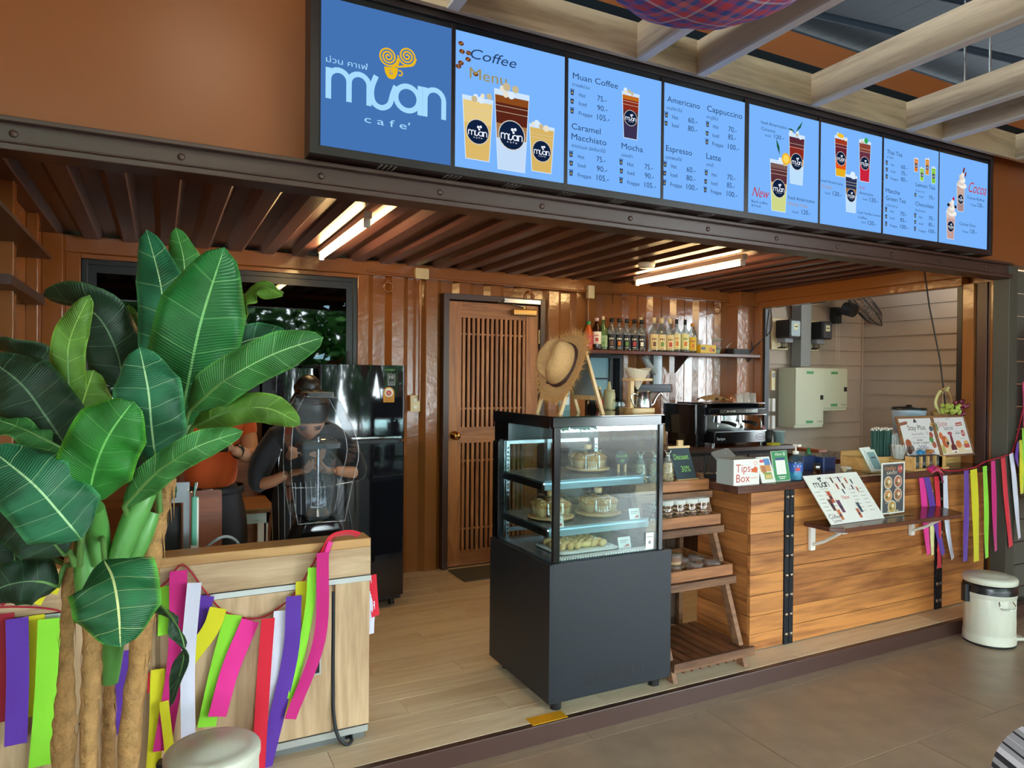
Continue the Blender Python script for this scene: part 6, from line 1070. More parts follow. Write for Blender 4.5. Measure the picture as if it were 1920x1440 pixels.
# ================================================================== BINS
M_BIN = pm('cream bin enamel', 'd8d8c8', .35)
def pedal_bin(loc, la, open_bag, rz):
    t = thing('pedal_bin', la, 'bin', loc, rz); n = 72; b = MB(M_BIN)
    pr = [(.135, .012, 0), (.135, .06, 0), (.131, .064, 0), (.131, .066, 1), (.131, .27, 1), (.131, .272, 0), (.135, .276, 0), (.135, .335, 0), (.128, .335, 0)]
    vs = [((r+(.0016 if (f and (i//2) % 2) else 0))*math.cos(2*PI*i/n), (r+(.0016 if (f and (i//2) % 2) else 0))*math.sin(2*PI*i/n)*.96, z) for r, z, f in pr for i in range(n)]
    b.add(vs, [(j*n+i, j*n+(i+1) % n, (j+1)*n+(i+1) % n, (j+1)*n+i) for j in range(len(pr)-1) for i in range(n)], None, True); b.lathe((0, 0, 0), [(0, .012), (.135, .012)], 36, sy=.96); part('drum', b, t)
    b = MB(M_BLACKM); b.lathe((0, 0, 0), [(0, 0), (.132, 0), (.132, .012), (0, .012)], 36, sy=.96); part('rubber_foot', b, t)
    zl = .362 if open_bag else .345
    b = MB(M_BIN); b.lathe((0, 0, zl), [(.138, -.008), (.14, 0), (.14, .018), (.134, .026), (.11, .031), (.09, .031), (.085, .034), (.055, .036), (.05, .039), (0, .04)], 48, sy=.96); part('lid', b, t)
    if open_bag: b = MB(pm('black bin bag', '15171c', .25, bump=.8, bscale=40)); b.lathe((0, 0, 0), [(.14, .30), (.1385, .325), (.134, .352), (.12, .36)], 40, sy=.96); part('bin_bag', b, t, 'black bin bag rim')
    b = MB(M_CHROME); b.tube(curve([(-.04, -.132, .272), (-.045, -.148, .25), (-.03, -.15, .232), (.03, -.15, .232), (.045, -.148, .25), (.04, -.132, .272)], 5), .0035, 6); part('carry_handle', b, t)
    b = MB(M_BLACK); b.rbox((-.16, -.02, .24), (-.125, .02, .34), .008); part('hinge', b, t)
    b = MB(M_BIN); b.rbox((.10, -.04, .018), (.185, .03, .034), .012); b.box((.12, -.03, .0), (.15, .02, .02), M_GREY); part('pedal', b, t, bev=.003)
pedal_bin((4.35, 2.355, -.0795), 'cream fluted pedal bin with black bag by step at right', True, -.45)
pedal_bin((.15, 2.32, -.0795), 'cream fluted pedal bin by the banana plant and pale counter', False, -.3)

# ================================================================== BANANA PLANT
LEAVES = [([(0.047,1.993,1.308),(0.063,1.941,1.419),(0.092,1.905,1.580),(0.147,1.947,1.772)],0.216,'v',1,(0.007,2.012,1.127)),
([(0.024,2.174,1.416),(0.010,2.182,1.536),(0.002,2.221,1.689),(-0.037,2.321,1.868)],0.132,'v',2,(0.001,2.082,1.117)),
([(0.057,2.304,1.527),(0.063,2.302,1.671),(0.063,2.326,1.786),(0.042,2.393,1.896)],0.099,'v',4,(0.008,2.123,1.110)),
([(0.180,2.152,1.586),(0.211,2.137,1.663),(0.259,2.113,1.697),(0.311,2.064,1.668)],0.080,'u',3,(0.014,2.120,1.110)),
([(0.065,1.895,1.353),(0.138,1.814,1.427),(0.239,1.741,1.492),(0.352,1.706,1.536)],0.103,'v',4,(0.013,1.986,1.124)),
([(0.127,2.122,1.462),(0.173,2.099,1.515),(0.233,2.069,1.545),(0.323,2.046,1.563)],0.090,'v',2,(0.014,2.098,1.114)),
([(0.075,1.934,1.311),(0.153,1.850,1.352),(0.233,1.787,1.362),(0.308,1.749,1.324)],0.077,'v',3,(0.016,1.985,1.124)),
([(-0.074,1.851,1.133),(-0.010,1.775,1.214),(0.070,1.712,1.278),(0.169,1.685,1.315)],0.070,'v',4,(-0.068,1.937,1.053)),
([(-0.008,1.864,1.228),(-0.017,1.802,1.322),(-0.024,1.772,1.408),(-0.042,1.816,1.503)],0.147,'v',2,(0.001,1.947,1.098)),
([(-0.141,1.796,1.153),(-0.125,1.743,1.236),(-0.096,1.707,1.313),(-0.051,1.707,1.384)],0.152,'v',0,(-0.165,1.896,1.020)),
([(-0.198,2.027,1.298),(-0.200,2.007,1.417),(-0.198,2.007,1.522),(-0.155,1.986,1.636)],0.078,'v',3,(-0.185,1.996,1.052)),
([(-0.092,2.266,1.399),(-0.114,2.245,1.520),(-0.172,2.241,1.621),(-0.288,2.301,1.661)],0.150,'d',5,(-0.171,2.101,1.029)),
([(-0.196,2.049,1.256),(-0.182,2.020,1.325),(-0.165,2.012,1.391),(-0.150,2.038,1.451)],0.122,'v',3,(-0.181,2.017,1.047)),
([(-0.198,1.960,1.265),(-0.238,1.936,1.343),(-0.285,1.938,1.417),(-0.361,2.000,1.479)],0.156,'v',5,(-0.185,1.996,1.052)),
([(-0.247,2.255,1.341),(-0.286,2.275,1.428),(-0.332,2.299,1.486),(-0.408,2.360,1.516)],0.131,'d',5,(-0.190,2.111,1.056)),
([(-0.188,1.888,1.259),(-0.235,1.867,1.296),(-0.286,1.882,1.323),(-0.352,1.927,1.345)],0.062,'u',4,(-0.183,1.973,1.056)),
([(-0.151,1.755,1.086),(-0.189,1.730,1.151),(-0.236,1.732,1.215),(-0.320,1.798,1.284)],0.157,'v',2,(-0.163,1.872,1.001)),
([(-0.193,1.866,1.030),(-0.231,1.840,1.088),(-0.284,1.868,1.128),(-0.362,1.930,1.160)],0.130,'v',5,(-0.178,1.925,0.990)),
([(-0.108,1.778,1.027),(-0.088,1.700,1.006),(-0.076,1.660,0.954),(-0.072,1.668,0.870)],0.171,'v',6,(-0.122,1.897,1.053)),
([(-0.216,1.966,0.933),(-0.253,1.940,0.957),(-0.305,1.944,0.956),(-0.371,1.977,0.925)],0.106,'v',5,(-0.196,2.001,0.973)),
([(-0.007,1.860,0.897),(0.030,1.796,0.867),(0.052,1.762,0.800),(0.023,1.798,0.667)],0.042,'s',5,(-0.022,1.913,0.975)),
([(-0.078,2.394,1.462),(-0.083,2.397,1.526),(-0.084,2.399,1.591),(-0.088,2.424,1.654)],0.077,'v',3,(-0.012,2.189,1.101)),
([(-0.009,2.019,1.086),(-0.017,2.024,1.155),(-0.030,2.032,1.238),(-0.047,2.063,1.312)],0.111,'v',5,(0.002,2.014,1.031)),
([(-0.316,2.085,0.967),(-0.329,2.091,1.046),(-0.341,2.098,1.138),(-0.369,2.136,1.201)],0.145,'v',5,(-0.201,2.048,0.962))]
TRUNKS = [([(0.018,1.984,1.179),(-0.008,1.974,1.060),(-0.026,1.937,0.916),(-0.042,1.921,0.753),(-0.065,1.908,0.490),(-0.065,1.908,-0.080)],[0.0219,0.0243,0.0251,0.0248,0.0239,0.0275]),
([(-0.193,2.023,1.034),(-0.198,2.002,0.921),(-0.199,1.978,0.759),(-0.199,1.955,0.640),(-0.203,1.956,0.499),(-0.203,1.956,-0.080)],[0.0132,0.0144,0.0148,0.0230,0.0255,0.0293]),
([(-0.143,1.929,0.851),(-0.139,1.881,0.759),(-0.142,1.859,0.657),(-0.143,1.858,0.534),(-0.143,1.858,-0.080)],[0.0191,0.0212,0.0197,0.0184,0.0212]),
([(-0.110,2.000,0.682),(-0.111,2.000,0.589),(-0.111,1.998,0.455),(-0.111,1.998,-0.080)],[0.0120,0.0147,0.0160,0.0184])]
STEMS = [[(-0.095,1.905,0.972),(-0.068,1.914,1.057),(-0.036,1.922,1.138),(-0.011,1.954,1.178)],[(-0.074,1.939,0.955),(-0.043,1.947,1.035),(-0.017,1.956,1.098)],[(-0.123,1.920,0.985),(-0.133,1.925,1.061),(-0.133,1.858,1.136)],[(-0.110,2.000,0.669),(-0.102,1.997,0.776),(-0.092,1.971,0.929),(-0.075,1.963,1.035)],[(-0.146,1.930,0.844),(-0.152,1.934,0.946),(-0.160,1.939,1.061)]]
def leafmat(name, c, vein, edge):
    m, N, L, b = newmat(name); tc = N.new('ShaderNodeTexCoord'); sp = N.new('ShaderNodeSeparateXYZ'); L.new(tc.outputs['UV'], sp.inputs[0])
    def math_(op, a, bb=None, v=None):
        n = N.new('ShaderNodeMath'); n.operation = op
        for k, q in enumerate((a, bb)):
            if q is None: continue
            if isinstance(q, (int, float)): n.inputs[k].default_value = q
            else: L.new(q, n.inputs[k])
        return n.outputs[0]
    u = sp.outputs[0]; a = math_('ABSOLUTE', math_('SUBTRACT', math_('MULTIPLY', sp.outputs[1], 2.), 1.))
    sl = math_('SUBTRACT', u, math_('MULTIPLY', a, .07))
    fine = math_('SINE', math_('MULTIPLY', sl, 420.)); mainv = math_('LESS_THAN', math_('FRACT', math_('MULTIPLY', sl, 6.)), .035)
    mid = math_('LESS_THAN', a, .028); lines = math_('MAXIMUM', math_('MULTIPLY', mainv, .38), mid)
    ns = N.new('ShaderNodeTexNoise'); ns.inputs['Scale'].default_value = 9; L.new(tc.outputs['Object'], ns.inputs['Vector'])
    k = math_('ADD', math_('MULTIPLY', fine, .025), ns.outputs['Fac'])
    rp = N.new('ShaderNodeValToRGB'); cl = lin(c); rp.color_ramp.elements[0].color = tuple(x*.36 for x in cl[:3])+(1,); rp.color_ramp.elements[1].color = tuple(min(1, x*.74) for x in cl[:3])+(1,); rp.color_ramp.elements[0].position = .3; rp.color_ramp.elements[1].position = .7; L.new(k, rp.inputs[0])
    m1 = N.new('ShaderNodeMix'); m1.data_type = 'RGBA'; L.new(lines, m1.inputs['Factor']); L.new(rp.outputs[0], m1.inputs['A']); m1.inputs['B'].default_value = lin(vein)
    ed = N.new('ShaderNodeMapRange'); ed.inputs[1].default_value = .86; ed.inputs[2].default_value = 1.; ed.inputs[4].default_value = .6; L.new(a, ed.inputs[0])
    m2 = N.new('ShaderNodeMix'); m2.data_type = 'RGBA'; L.new(ed.outputs[0], m2.inputs['Factor']); L.new(m1.outputs['Result'], m2.inputs['A']); m2.inputs['B'].default_value = lin(edge)
    L.new(m2.outputs['Result'], b.inputs['Base Color']); b.inputs['Roughness'].default_value = .4; b.inputs['Specular IOR Level'].default_value = .3
    bp = N.new('ShaderNodeBump'); bp.inputs['Strength'].default_value = .35; bp.inputs['Distance'].default_value = .0012; L.new(math_('ADD', fine, math_('MULTIPLY', lines, 4.)), bp.inputs['Height']); L.new(bp.outputs['Normal'], b.inputs['Normal'])
    return m
LM = [leafmat('leaf green %d' % i, c, v, e) for i, (c, v, e) in enumerate((('37993a', '6fb860', '6fbf3a'), ('2c8440', '7ab870', '4fa040'), ('2f7d55', 'a8cf9a', '5fb878'), ('6da23a', '9ac060', '8fc048'), ('4a9a4c', 'a0d08a', '6fc060'), ('2c4c36', '6a8a68', '3a6a3e'), ('2f7a4a', 'c8d090', '7fd84a')))]  # darkest green: natural variation plus the shade of turned-away leaves put into the colour
M_PET = pm('petiole green', '5f8a48', .45, var=.15)
M_BARK = pm('fibrous trunk', 'a87f4e', .9, bump=1., bscale=60, bdist=.012, var=.6, vscale=34)
BP = thing('banana_plant', 'tall artificial banana plant with broad leaves and fibrous brown trunks', 'plant', (-.08, 1.98, -.08))
def shape(t): return min(1., (t/.2)**.55)*min(1., max(0, (1-t)/.26))**.5*(1-.12*t)
for pts, W_, mode, mi, root in LEAVES:
    C_ = curve(pts, 9); n = len(C_); nv = 8; vs = []; uv = []
    for i, p in enumerate(C_):
        t_ = i/(n-1); d = (C_[min(i+1, n-1)]-C_[max(i-1, 0)]).normalized(); vd = (Vector((0, 0, 1.44))-p).normalized()
        ref = {'v': vd, 'u': Vector((-.3, -.5, .8)), 'd': (vd*.6+Vector((.3, 0, -.6))), 's': Vector((.5, .1, .8))}[mode]
        sd = d.cross(ref).normalized(); nm_ = sd.cross(d); hw = W_/2*shape(t_)*1.04
        for j in range(nv+1):
            v = -1+2*j/nv; k = abs(v)
            dz = -.16*W_*k**1.6*shape(t_) + .012*math.sin(t_*17+v*3)*k*shape(t_)
            vs.append(p+sd*hw*v+nm_*(dz+.03*W_)); uv.append((t_, (v+1)/2))
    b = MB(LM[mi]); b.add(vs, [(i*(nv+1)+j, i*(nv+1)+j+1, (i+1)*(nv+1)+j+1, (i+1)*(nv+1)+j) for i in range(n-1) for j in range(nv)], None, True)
    o = part('leaf', b, BP, world=True); me = o.data; ul = me.uv_layers.new(name='UVMap')
    for lp in me.loops: ul.data[lp.index].uv = uv[lp.vertex_index]
    sm = o.modifiers.new('thickness', 'SOLIDIFY'); sm.thickness = .0012
    b = MB(M_PET); P = curve([root]+[(Vector(root)+C_[0])/2+Vector((0, 0, .02)), C_[0]], 5)[:-1]+[q-Vector((0, 0, 0)) for q in C_[:int(n*.85)]]
    b.tube(P, [.0075-.0062*min(1, i/(len(P)-1)) for i in range(len(P))], 7); part('midrib', b, o, world=True)
rn = random.Random(11)
for P, r in TRUNKS:
    C_ = curve(P, 8); n = len(C_); rr = []
    for i in range(n):
        q = i/(n-1)*(len(r)-1); k = int(min(q, len(r)-2)); rr.append((r[k]+(r[k+1]-r[k])*(q-k))*(1+.09*math.sin(i*1.7)+.06*rn.uniform(-1, 1)))
    b = MB(M_BARK); b.tube(C_, rr, 14); tk = part('trunk', b, BP, world=True)
    b = MB(M_BARK)                                             # loose bark fibres
    for q in range(110):
        i = rn.randrange(1, n-1); a = rn.random()*2*PI; d = Vector((math.cos(a), math.sin(a), 0)); p = C_[i]+d*rr[i]*.98; L_ = rn.uniform(.03, .09); s_ = d.orthogonal().normalized()*rn.uniform(.002, .006)
        b.add([p-s_, p+s_, p+d*rn.uniform(.0, .006)+Vector((0, 0, -L_*rn.choice((1, 1, -.6))))], [(0, 1, 2)])
    part('bark_fibre', b, tk, world=True, kind='stuff')
for P in STEMS:
    C_ = curve(P, 6); b = MB(pm('rolled leaf green', '5a9a4a', .4, var=.2, vscale=30)); b.tube(C_, [.02+.008*math.sin(PI*i/(len(C_)-1)) for i in range(len(C_))], 10); part('rolled_leaf', b, BP, world=True)

# ================================================================== RIBBON GARLANDS
RIB_L = [('lime',[(0.015,0.704),(0.019,0.613),(0.017,0.533)],0.042),
('magenta',[(0.060,0.760),(0.055,0.454),(0.011,0.139)],0.057),
('white',[(0.110,0.718),(0.091,0.448),(0.093,0.153)],0.046),
('purple',[(0.148,0.657),(0.121,0.569),(0.083,0.497)],0.062),
('yellow',[(0.189,0.614),(0.162,0.540),(0.091,0.444)],0.059),
('lime',[(0.241,0.573),(0.197,0.392),(0.153,0.184)],0.063),
('pink',[(0.298,0.549),(0.232,0.386),(0.187,0.221)],0.063),
('red',[(0.356,0.556),(0.341,0.328),(0.325,0.007)],0.048),
('white',[(0.406,0.568),(0.390,0.396),(0.369,0.167)],0.053),
('purple',[(0.449,0.621),(0.435,0.388),(0.348,0.002)],0.057),
('yellow',[(0.483,0.664),(0.473,0.382),(0.363,0.060)],0.045),
('lime',[(0.517,0.719),(0.503,0.535),(0.443,0.238)],0.033),
('magenta',[(0.552,0.775),(0.542,0.449),(0.436,0.168)],0.046),
('darkred',[(-0.438,0.679),(-0.440,0.507),(-0.451,0.333)],0.052),
('purple',[(-0.401,0.667),(-0.399,0.466),(-0.404,0.263)],0.060),
('yellow',[(-0.361,0.658),(-0.355,0.492),(-0.354,0.329)],0.057),
('lime',[(-0.316,0.648),(-0.324,0.418),(-0.340,0.173)],0.064),
('purple',[(-0.105,0.517),(-0.110,0.412),(-0.128,0.238)],0.037),
('yellow',[(-0.003,0.421),(-0.006,0.248),(-0.015,0.076)],0.046),
('yellow',[(0.016,0.316),(0.030,0.182),(0.040,0.062)],0.030),
('red',[(-0.029,0.411),(-0.027,0.382),(-0.029,0.343)],0.038)]
RIB_R = [('pink',[(4.177,0.887),(4.218,0.659),(4.264,0.369)],0.055),
('purple',[(4.213,0.890),(4.299,0.652),(4.409,0.353)],0.057),
('cream',[(4.282,0.763),(4.302,0.524),(4.306,0.360)],0.038),
('red',[(4.327,0.888),(4.360,0.620),(4.376,0.271)],0.048),
('white',[(4.412,0.893),(4.437,0.586),(4.508,0.314)],0.047),
('purple',[(4.492,0.889),(4.501,0.609),(4.497,0.320)],0.059),
('yellow',[(4.602,0.888),(4.633,0.598),(4.644,0.299)],0.065),
('lime',[(4.698,0.906),(4.724,0.610),(4.736,0.314)],0.052),
('magenta',[(4.779,0.936),(4.802,0.651),(4.823,0.351)],0.046),
('red',[(4.836,0.957),(4.886,0.645),(4.943,0.373)],0.053),
('white',[(4.902,0.984),(4.960,0.718),(5.010,0.423)],0.049)]
STR_L = [(-0.080,2.705,0.690),(0.012,2.705,0.707),(0.074,2.705,0.772),(0.148,2.705,0.667),(0.217,2.705,0.583),(0.331,2.705,0.545),(0.427,2.705,0.591),(0.472,2.705,0.640),(0.518,2.705,0.714),(0.564,2.705,0.788),(0.612,2.705,0.824)]
STR_R = [(4.214, 2.61, 0.902), (4.251, 2.61, 0.923), (4.326, 2.61, 0.896), (4.478, 2.61, 0.886), (4.635, 2.61, 0.899), (4.764, 2.61, 0.931), (4.879, 2.545, 0.974), (4.946, 2.545, 1.01), (5.022, 2.545, 1.184), (5.074, 2.545, 1.361), (5.132, 2.545, 1.539)]

RC = {k: pm('%s ribbon' % k, c, .75, sheen=.3, bump=.15, bscale=400) for k, c in dict(lime='8fe030', magenta='c8107a', white='dcdcf0', purple='5a2aa0', yellow='d8d010', pink='f02a9a', red='d80a30', darkred='9a0a2a', cream='e8e0a0').items()}
M_STR = pm('red cord', 'b01030', .7)
def ribbon(g, col, P, W_, y, seed, twist=.25):
    C_ = curve([(x, y, z) for x, z in P], 7); n = len(C_); rn = random.Random(seed); ph = rn.random()*6; am = rn.uniform(.001, .003); vs = []
    for i, p in enumerate(C_):
        t = i/(n-1); d = (C_[min(i+1, n-1)]-C_[max(i-1, 0)]).normalized(); an = twist*math.sin(t*4+ph)*t+.08*math.sin(ph)
        sd = Vector((-d.z, 0, d.x)).normalized(); sd = sd*math.cos(an)+Vector((0, 1, 0))*math.sin(an); off = Vector((0, am*math.sin(t*7+ph)*t-.003*(seed % 3), 0))
        for k in (-1, -.33, .33, 1): vs.append(p+off+sd*W_/2*k+Vector((0, .004*math.cos(k*2+t*5)*t, 0)))
    b = MB(RC[col]); b.add(vs, [(i*4+k, i*4+k+1, (i+1)*4+k+1, (i+1)*4+k) for i in range(n-1) for k in range(3)], None, True); return part('ribbon', b, g, world=True)
GL = thing('ribbon_garland', 'garland of bright ribbon strips hung across the pale counter', 'garland', (.2, 2.70, .8), 0, 'ribbon garlands')
for k, (c, P, W_) in enumerate(RIB_L): ribbon(GL, c, P, W_, 2.703-.011*((k*2) % 5), k, .1)
b = MB(M_STR); b.tube(curve(STR_L, 5), .003, 6); part('string', b, GL, world=True)
b = MB(M_STR); b.tube(curve([(-.5, 2.705, .70), (-.4, 2.705, .69), (-.3, 2.705, .665), (-.18, 2.705, .6), (-.1, 2.705, .62), (-.08, 2.705, .69)], 5), .003, 6); part('string', b, GL, world=True)
for c, P in (('red', [(.548, .722), (.575, .79), (.60, .822), (.66, .828), (.70, .815)]), ('pink', [(.555, .70), (.572, .75), (.59, .80)])):
    b = MB(RC[c]); b.tube(curve([(x, 2.70-.0005*(c == 'red'), z+.004) for x, z in P], 6), .02, 6, None, False, True, None, .12); part('ribbon_bow', b, GL, 'magenta red knotted ribbon over the counter top', world=True)
for c, P, W_ in (('darkred', [(-.46, .72), (-.40, .77), (-.33, .76)], .05), ('yellow', [(-.36, .70), (-.33, .75), (-.29, .74)], .04)): ribbon(GL, c, P, W_, 2.695, 77, .1)
for c, P, W_ in (('white', [(.764, .62), (.766, .5), (.765, .4)], .03), ('red', [(.77, .64), (.775, .56), (.785, .47)], .035)): ribbon(GL, c, P, W_, 2.755, 99, .1)
GR = thing('ribbon_garland', 'garland of bright ribbon strips swagged along the bar end', 'garland', (4.6, 2.66, .9), 0, 'ribbon garlands')
for k, (c, P, W_) in enumerate(RIB_R): ribbon(GR, c, P, W_, 2.668 if P[0][0] < 4.42 else (2.60 if P[1][0] < 4.85 else 2.552)-.011*(k % 3), k+40, .1)
for c, P, W_ in (('purple', [(4.945, 1.06), (4.93, .98), (4.95, .9)], .03), ('yellow', [(4.97, 1.07), (4.985, .9), (4.99, .72)], .05), ('lime', [(5.0, 1.15), (5.02, .9), (5.06, .55)], .05), ('magenta', [(5.03, 1.2), (5.07, .95), (5.09, .6)], .1), ('magenta', [(5.07, 1.45), (5.1, 1.1), (5.12, .65)], .1), ('purple', [(5.1, 1.75), (5.1, 1.5), (5.09, 1.3)], .05), ('yellow', [(5.06, 1.66), (5.09, 1.52), (5.1, 1.35)], .04), ('red', [(5.14, 1.8), (5.15, 1.4), (5.16, .75)], .07), ('pink', [(5.19, 1.85), (5.2, 1.3), (5.2, .7)], .08)): ribbon(GR, c, P, W_, 2.54-.01*(int(P[0][0]*100) % 3), int(P[0][0]*1000), .15)
b = MB(M_STR); b.tube(curve(STR_R+[(5.16, 2.545, 1.75), (5.22, 2.545, 1.95)], 5), .004, 6); part('string', b, GR, world=True)
for c, P in (('red', [(4.22, .893), (4.27, .905), (4.33, .89), (4.36, .87)]), ('magenta', [(4.23, .90), (4.29, .912), (4.34, .86), (4.36, .82)])):
    b = MB(RC[c]); b.tube(curve([(x, 2.643, z) for x, z in P], 6), .022, 6, None, False, True, None, .12); part('ribbon_bow', b, GR, world=True)

# ================================================================== BEHIND THE PALE COUNTER
BL = thing('blender_machine', 'large blender in clear sound cover on the pale counter', 'blender', (.60, 3.0, .6852))
b = MB(pm('gloss black base', '101216', .08)); b.prism([(-.13, -.10, 0), (.13, -.10, 0), (.11, -.09, .05), (.075, -.08, .155), (-.075, -.08, .155), (-.11, -.09, .05)], (0, .2, 0)); part('motor_base', b, BL, bev=.012)
M_SC = glass('sound cover plastic', 'f6f8fa', 1.06, .05); M_RIM = glass('clear moulded rim', 'e4e8ea', 1.5, .05, base=.14)
pf = [(v.x, v.z) for v in curve([(.092, 0, .155), (.118, 0, .29), (.148, 0, .43), (.12, 0, .55), (.06, 0, .668)], 5)+curve([(-.075, 0, .675), (-.115, 0, .58), (-.127, 0, .42), (-.118, 0, .28), (-.098, 0, .155)], 5)]
b = MB(M_SC); pts = [(x, -.10, z) for x, z in pf]; q = [(x, .10, z) for x, z in pf]; k = len(pf); b.add(pts+q, [tuple(range(k)), tuple(range(2*k-1, k-1, -1))]+[(i, k+i, k+(i+1) % k, (i+1) % k) for i in range(k)]); part('sound_cover', b, BL, 'clear faceted sound cover', bev=.012)
for y in (-.101, .101): b = MB(M_RIM); b.tube([(x, y, z) for x, z in pf], .0022, 6, None, True); part('cover_rim', b, BL)
b = MB(M_RIM); b.tube([(-.122, -.101, .305), (0, -.103, .30), (.12, -.101, .315)], .003, 6); part('cover_rim', b, BL)
b = MB(M_BLACK); b.rbox((-.07, -.1, .668), (.05, .06, .69), .012); part('lid_handle', b, BL, bev=.004)
b = MB(glass('jar plastic clear', 'e2e8ec', 1.25, .03, base=.05)); b.lathe((0, 0, .155), [(.062, 0), (.068, .02), (.088, .26), (.095, .3), (.092, .34), (.0, .345)], 4, sx=1.15, smooth=False, M=Matrix.Translation((0, 0, 0)) @ Matrix.Rotation(PI/4, 4, 'Z')); jar = part('jug', b, BL, bev=.008)
b = MB(pm('dark rubber seal', '2a2d33', .4)); b.rbox((-.088, -.07, .455), (.088, .07, .475), .02); part('jug_seal', b, jar)
b = MB(M_STEEL); b.cyl((0, 0, .17), (0, 0, .2), .05, .035, 20); b.cyl((0, 0, .2), (0, 0, .5), .006, n=8); b.tube([(-.03, 0, .205), (0, 0, .2), (.03, 0, .21)], .006, 6); part('blade_unit', b, jar)
b = MB(M_BLACKM); b.tube(curve([(.10, .05, .02), (.16, .06, .01), (.145, .0, .1), (.13, .0, .19)], 6), .005, 6); part('power_cord', b, BL)
t = thing('steel_rack', 'grey steel utensil rack standing on the pale counter', 'rack', (.03, 3.06, .6852)); M_RK = pm('grey rack steel', '8b9298', .4, .6)
for x in (-.1, .055): b = MB(M_RK); b.box((x, -.01, 0), (x+.022, .01, .33)); part('upright', b, t)
b = MB(M_RK); b.box((-.1, -.008, .25), (.077, .008, .33)); [b.rbox((-.04, -.0095, z), (.03, -.0085, z+.016), .006, M_BLACK, None, 1) for z in (.27, .298)]; part('plate', b, t)
b = MB(M_BLACKM); b.rbox((-.095, .015, 0), (.05, .12, .23), .02); part('bin_insert', b, t); b = MB(M_CHROME); b.tube(curve([(.07, -.012, .30), (.09, -.02, .285), (.10, -.025, .30), (.105, -.025, .33)], 5), .003, 6); part('hook', b, t)
t = thing('cleaning_brush', 'teal handled brush hanging from hook on the steel rack', 'brush', (.125, 2.99, .69)); M_TEAL = pm('teal plastic', '58a890', .4); b = MB(M_TEAL); b.tube([(0, 0, .33), (-.004, 0, .27)], .004, 6); b.rbox((-.014, -.008, .08), (.012, .008, .275), .006); part('handle', b, t, bev=.003); b = MB(M_TEAL); b.lathe((-.002, 0, 0), [(0, 0), (.034, .0), (.03, .04), (.014, .075), (0, .08)], 14, sy=.6); part('head', b, t); b = MB(M_WHITE); b.box((.006, -.0085, .085), (.0125, .0085, .27)); b.box((-.015, -.009, .07), (.0125, .009, .085)); part('white_trim', b, t)
t = thing('chair_back_panel', 'reddish plywood board standing behind the pale counter', 'board', (.18, 3.22, .6855)); b = MB(wood('red plywood', '6e3620', '8e4c2e', 'x', 9, .45, 3)); b.rbox((-.1, -.006, 0), (.06, .006, .265), .012, None, Matrix.Rotation(-.06, 4, 'X'), ax=1); part('panel', b, t)
b = MB(M_GREY); b.tube(curve([(.12, 2.92, .695), (.16, 2.93, .77), (.22, 2.93, .81), (.27, 2.93, .79), (.30, 2.93, .72)], 6), .006, 8); b.rbox((.285, 2.915, .686), (.32, 2.945, .735), .006, M_WHITE); single('looped_hose', b, 'grey cable looped on the pale counter before dark trousers', 'cable')
# rear table and timber cabinet
t = thing('work_table', 'white framed table with wooden top behind the two workers', 'table', (.35, 4.05, 0)); b = MB(wood('table top', '7a4e30', 'a06e44', 'x', 9, .45, 3)); b.box((-.2, -.2, .72), (.2, .22, .745)); part('table_top', b, t, world=False, bev=.003)
b = MB(M_WHITE); b.box((-.19, -.19, .665), (.19, -.165, .72)); part('apron', b, t)
for x in (-.19, .155):
    for y in (-.19, .17): b = MB(M_WHITE); b.box((x, y, 0), (x+.035, y+.035, .72)); part('leg', b, t)
t = thing('timber_cabinet', 'brown timber cabinet against the rear wall behind workers', 'cabinet', (.1, 4.6, 0)); W_TC = wood('brown cabinet timber', '6e3e1e', '96592c', 'x', 8, .45, 3); b = MB(W_TC); b.box((-.5, -.1, 0), (.46, .24, 1.16)); part('body', b, t, bev=.004)
for x in (-.48, 0.0): b = MB(W_TC); b.box((x, -.112, .06), (x+.44, -.1, 1.1)); d_ = part('door', b, t, bev=.003); b = MB(M_STEEL); b.cyl((x+.4, -.125, .6), (x+.4, -.112, .6), .012, n=12); part('knob', b, d_)

# ================================================================== PEOPLE
def skin(name, V, E, mat, parent, sub=2):
    """continuous body surface grown round a skeleton: V = [(x, y, z, radius[, depth radius])]"""
    me = bpy.data.meshes.new(name); me.from_pydata([v[:3] for v in V], E, []); me.materials.append(mat)
    bm = bmesh.new(); bm.from_mesh(me); ly = bm.verts.layers.skin.verify(); bm.verts.ensure_lookup_table()
    for i, v in enumerate(V): bm.verts[i][ly].radius = (v[3], v[4] if len(v) > 4 else v[3]); bm.verts[i][ly].use_root = (i == 0)
    bm.to_mesh(me); bm.free(); o = link(name, me, parent)
    o.modifiers.new('skin', 'SKIN').use_smooth_shade = True; s = o.modifiers.new('smooth', 'SUBSURF'); s.levels = s.render_levels = sub; return o
chain = lambda a, b: [(i, i+1) for i in range(a, b)]
SKN = pm('warm skin', 'c08a6a', .5); M_HAIR = pm('black hair', '17120f', .4, bump=.6, bscale=160)
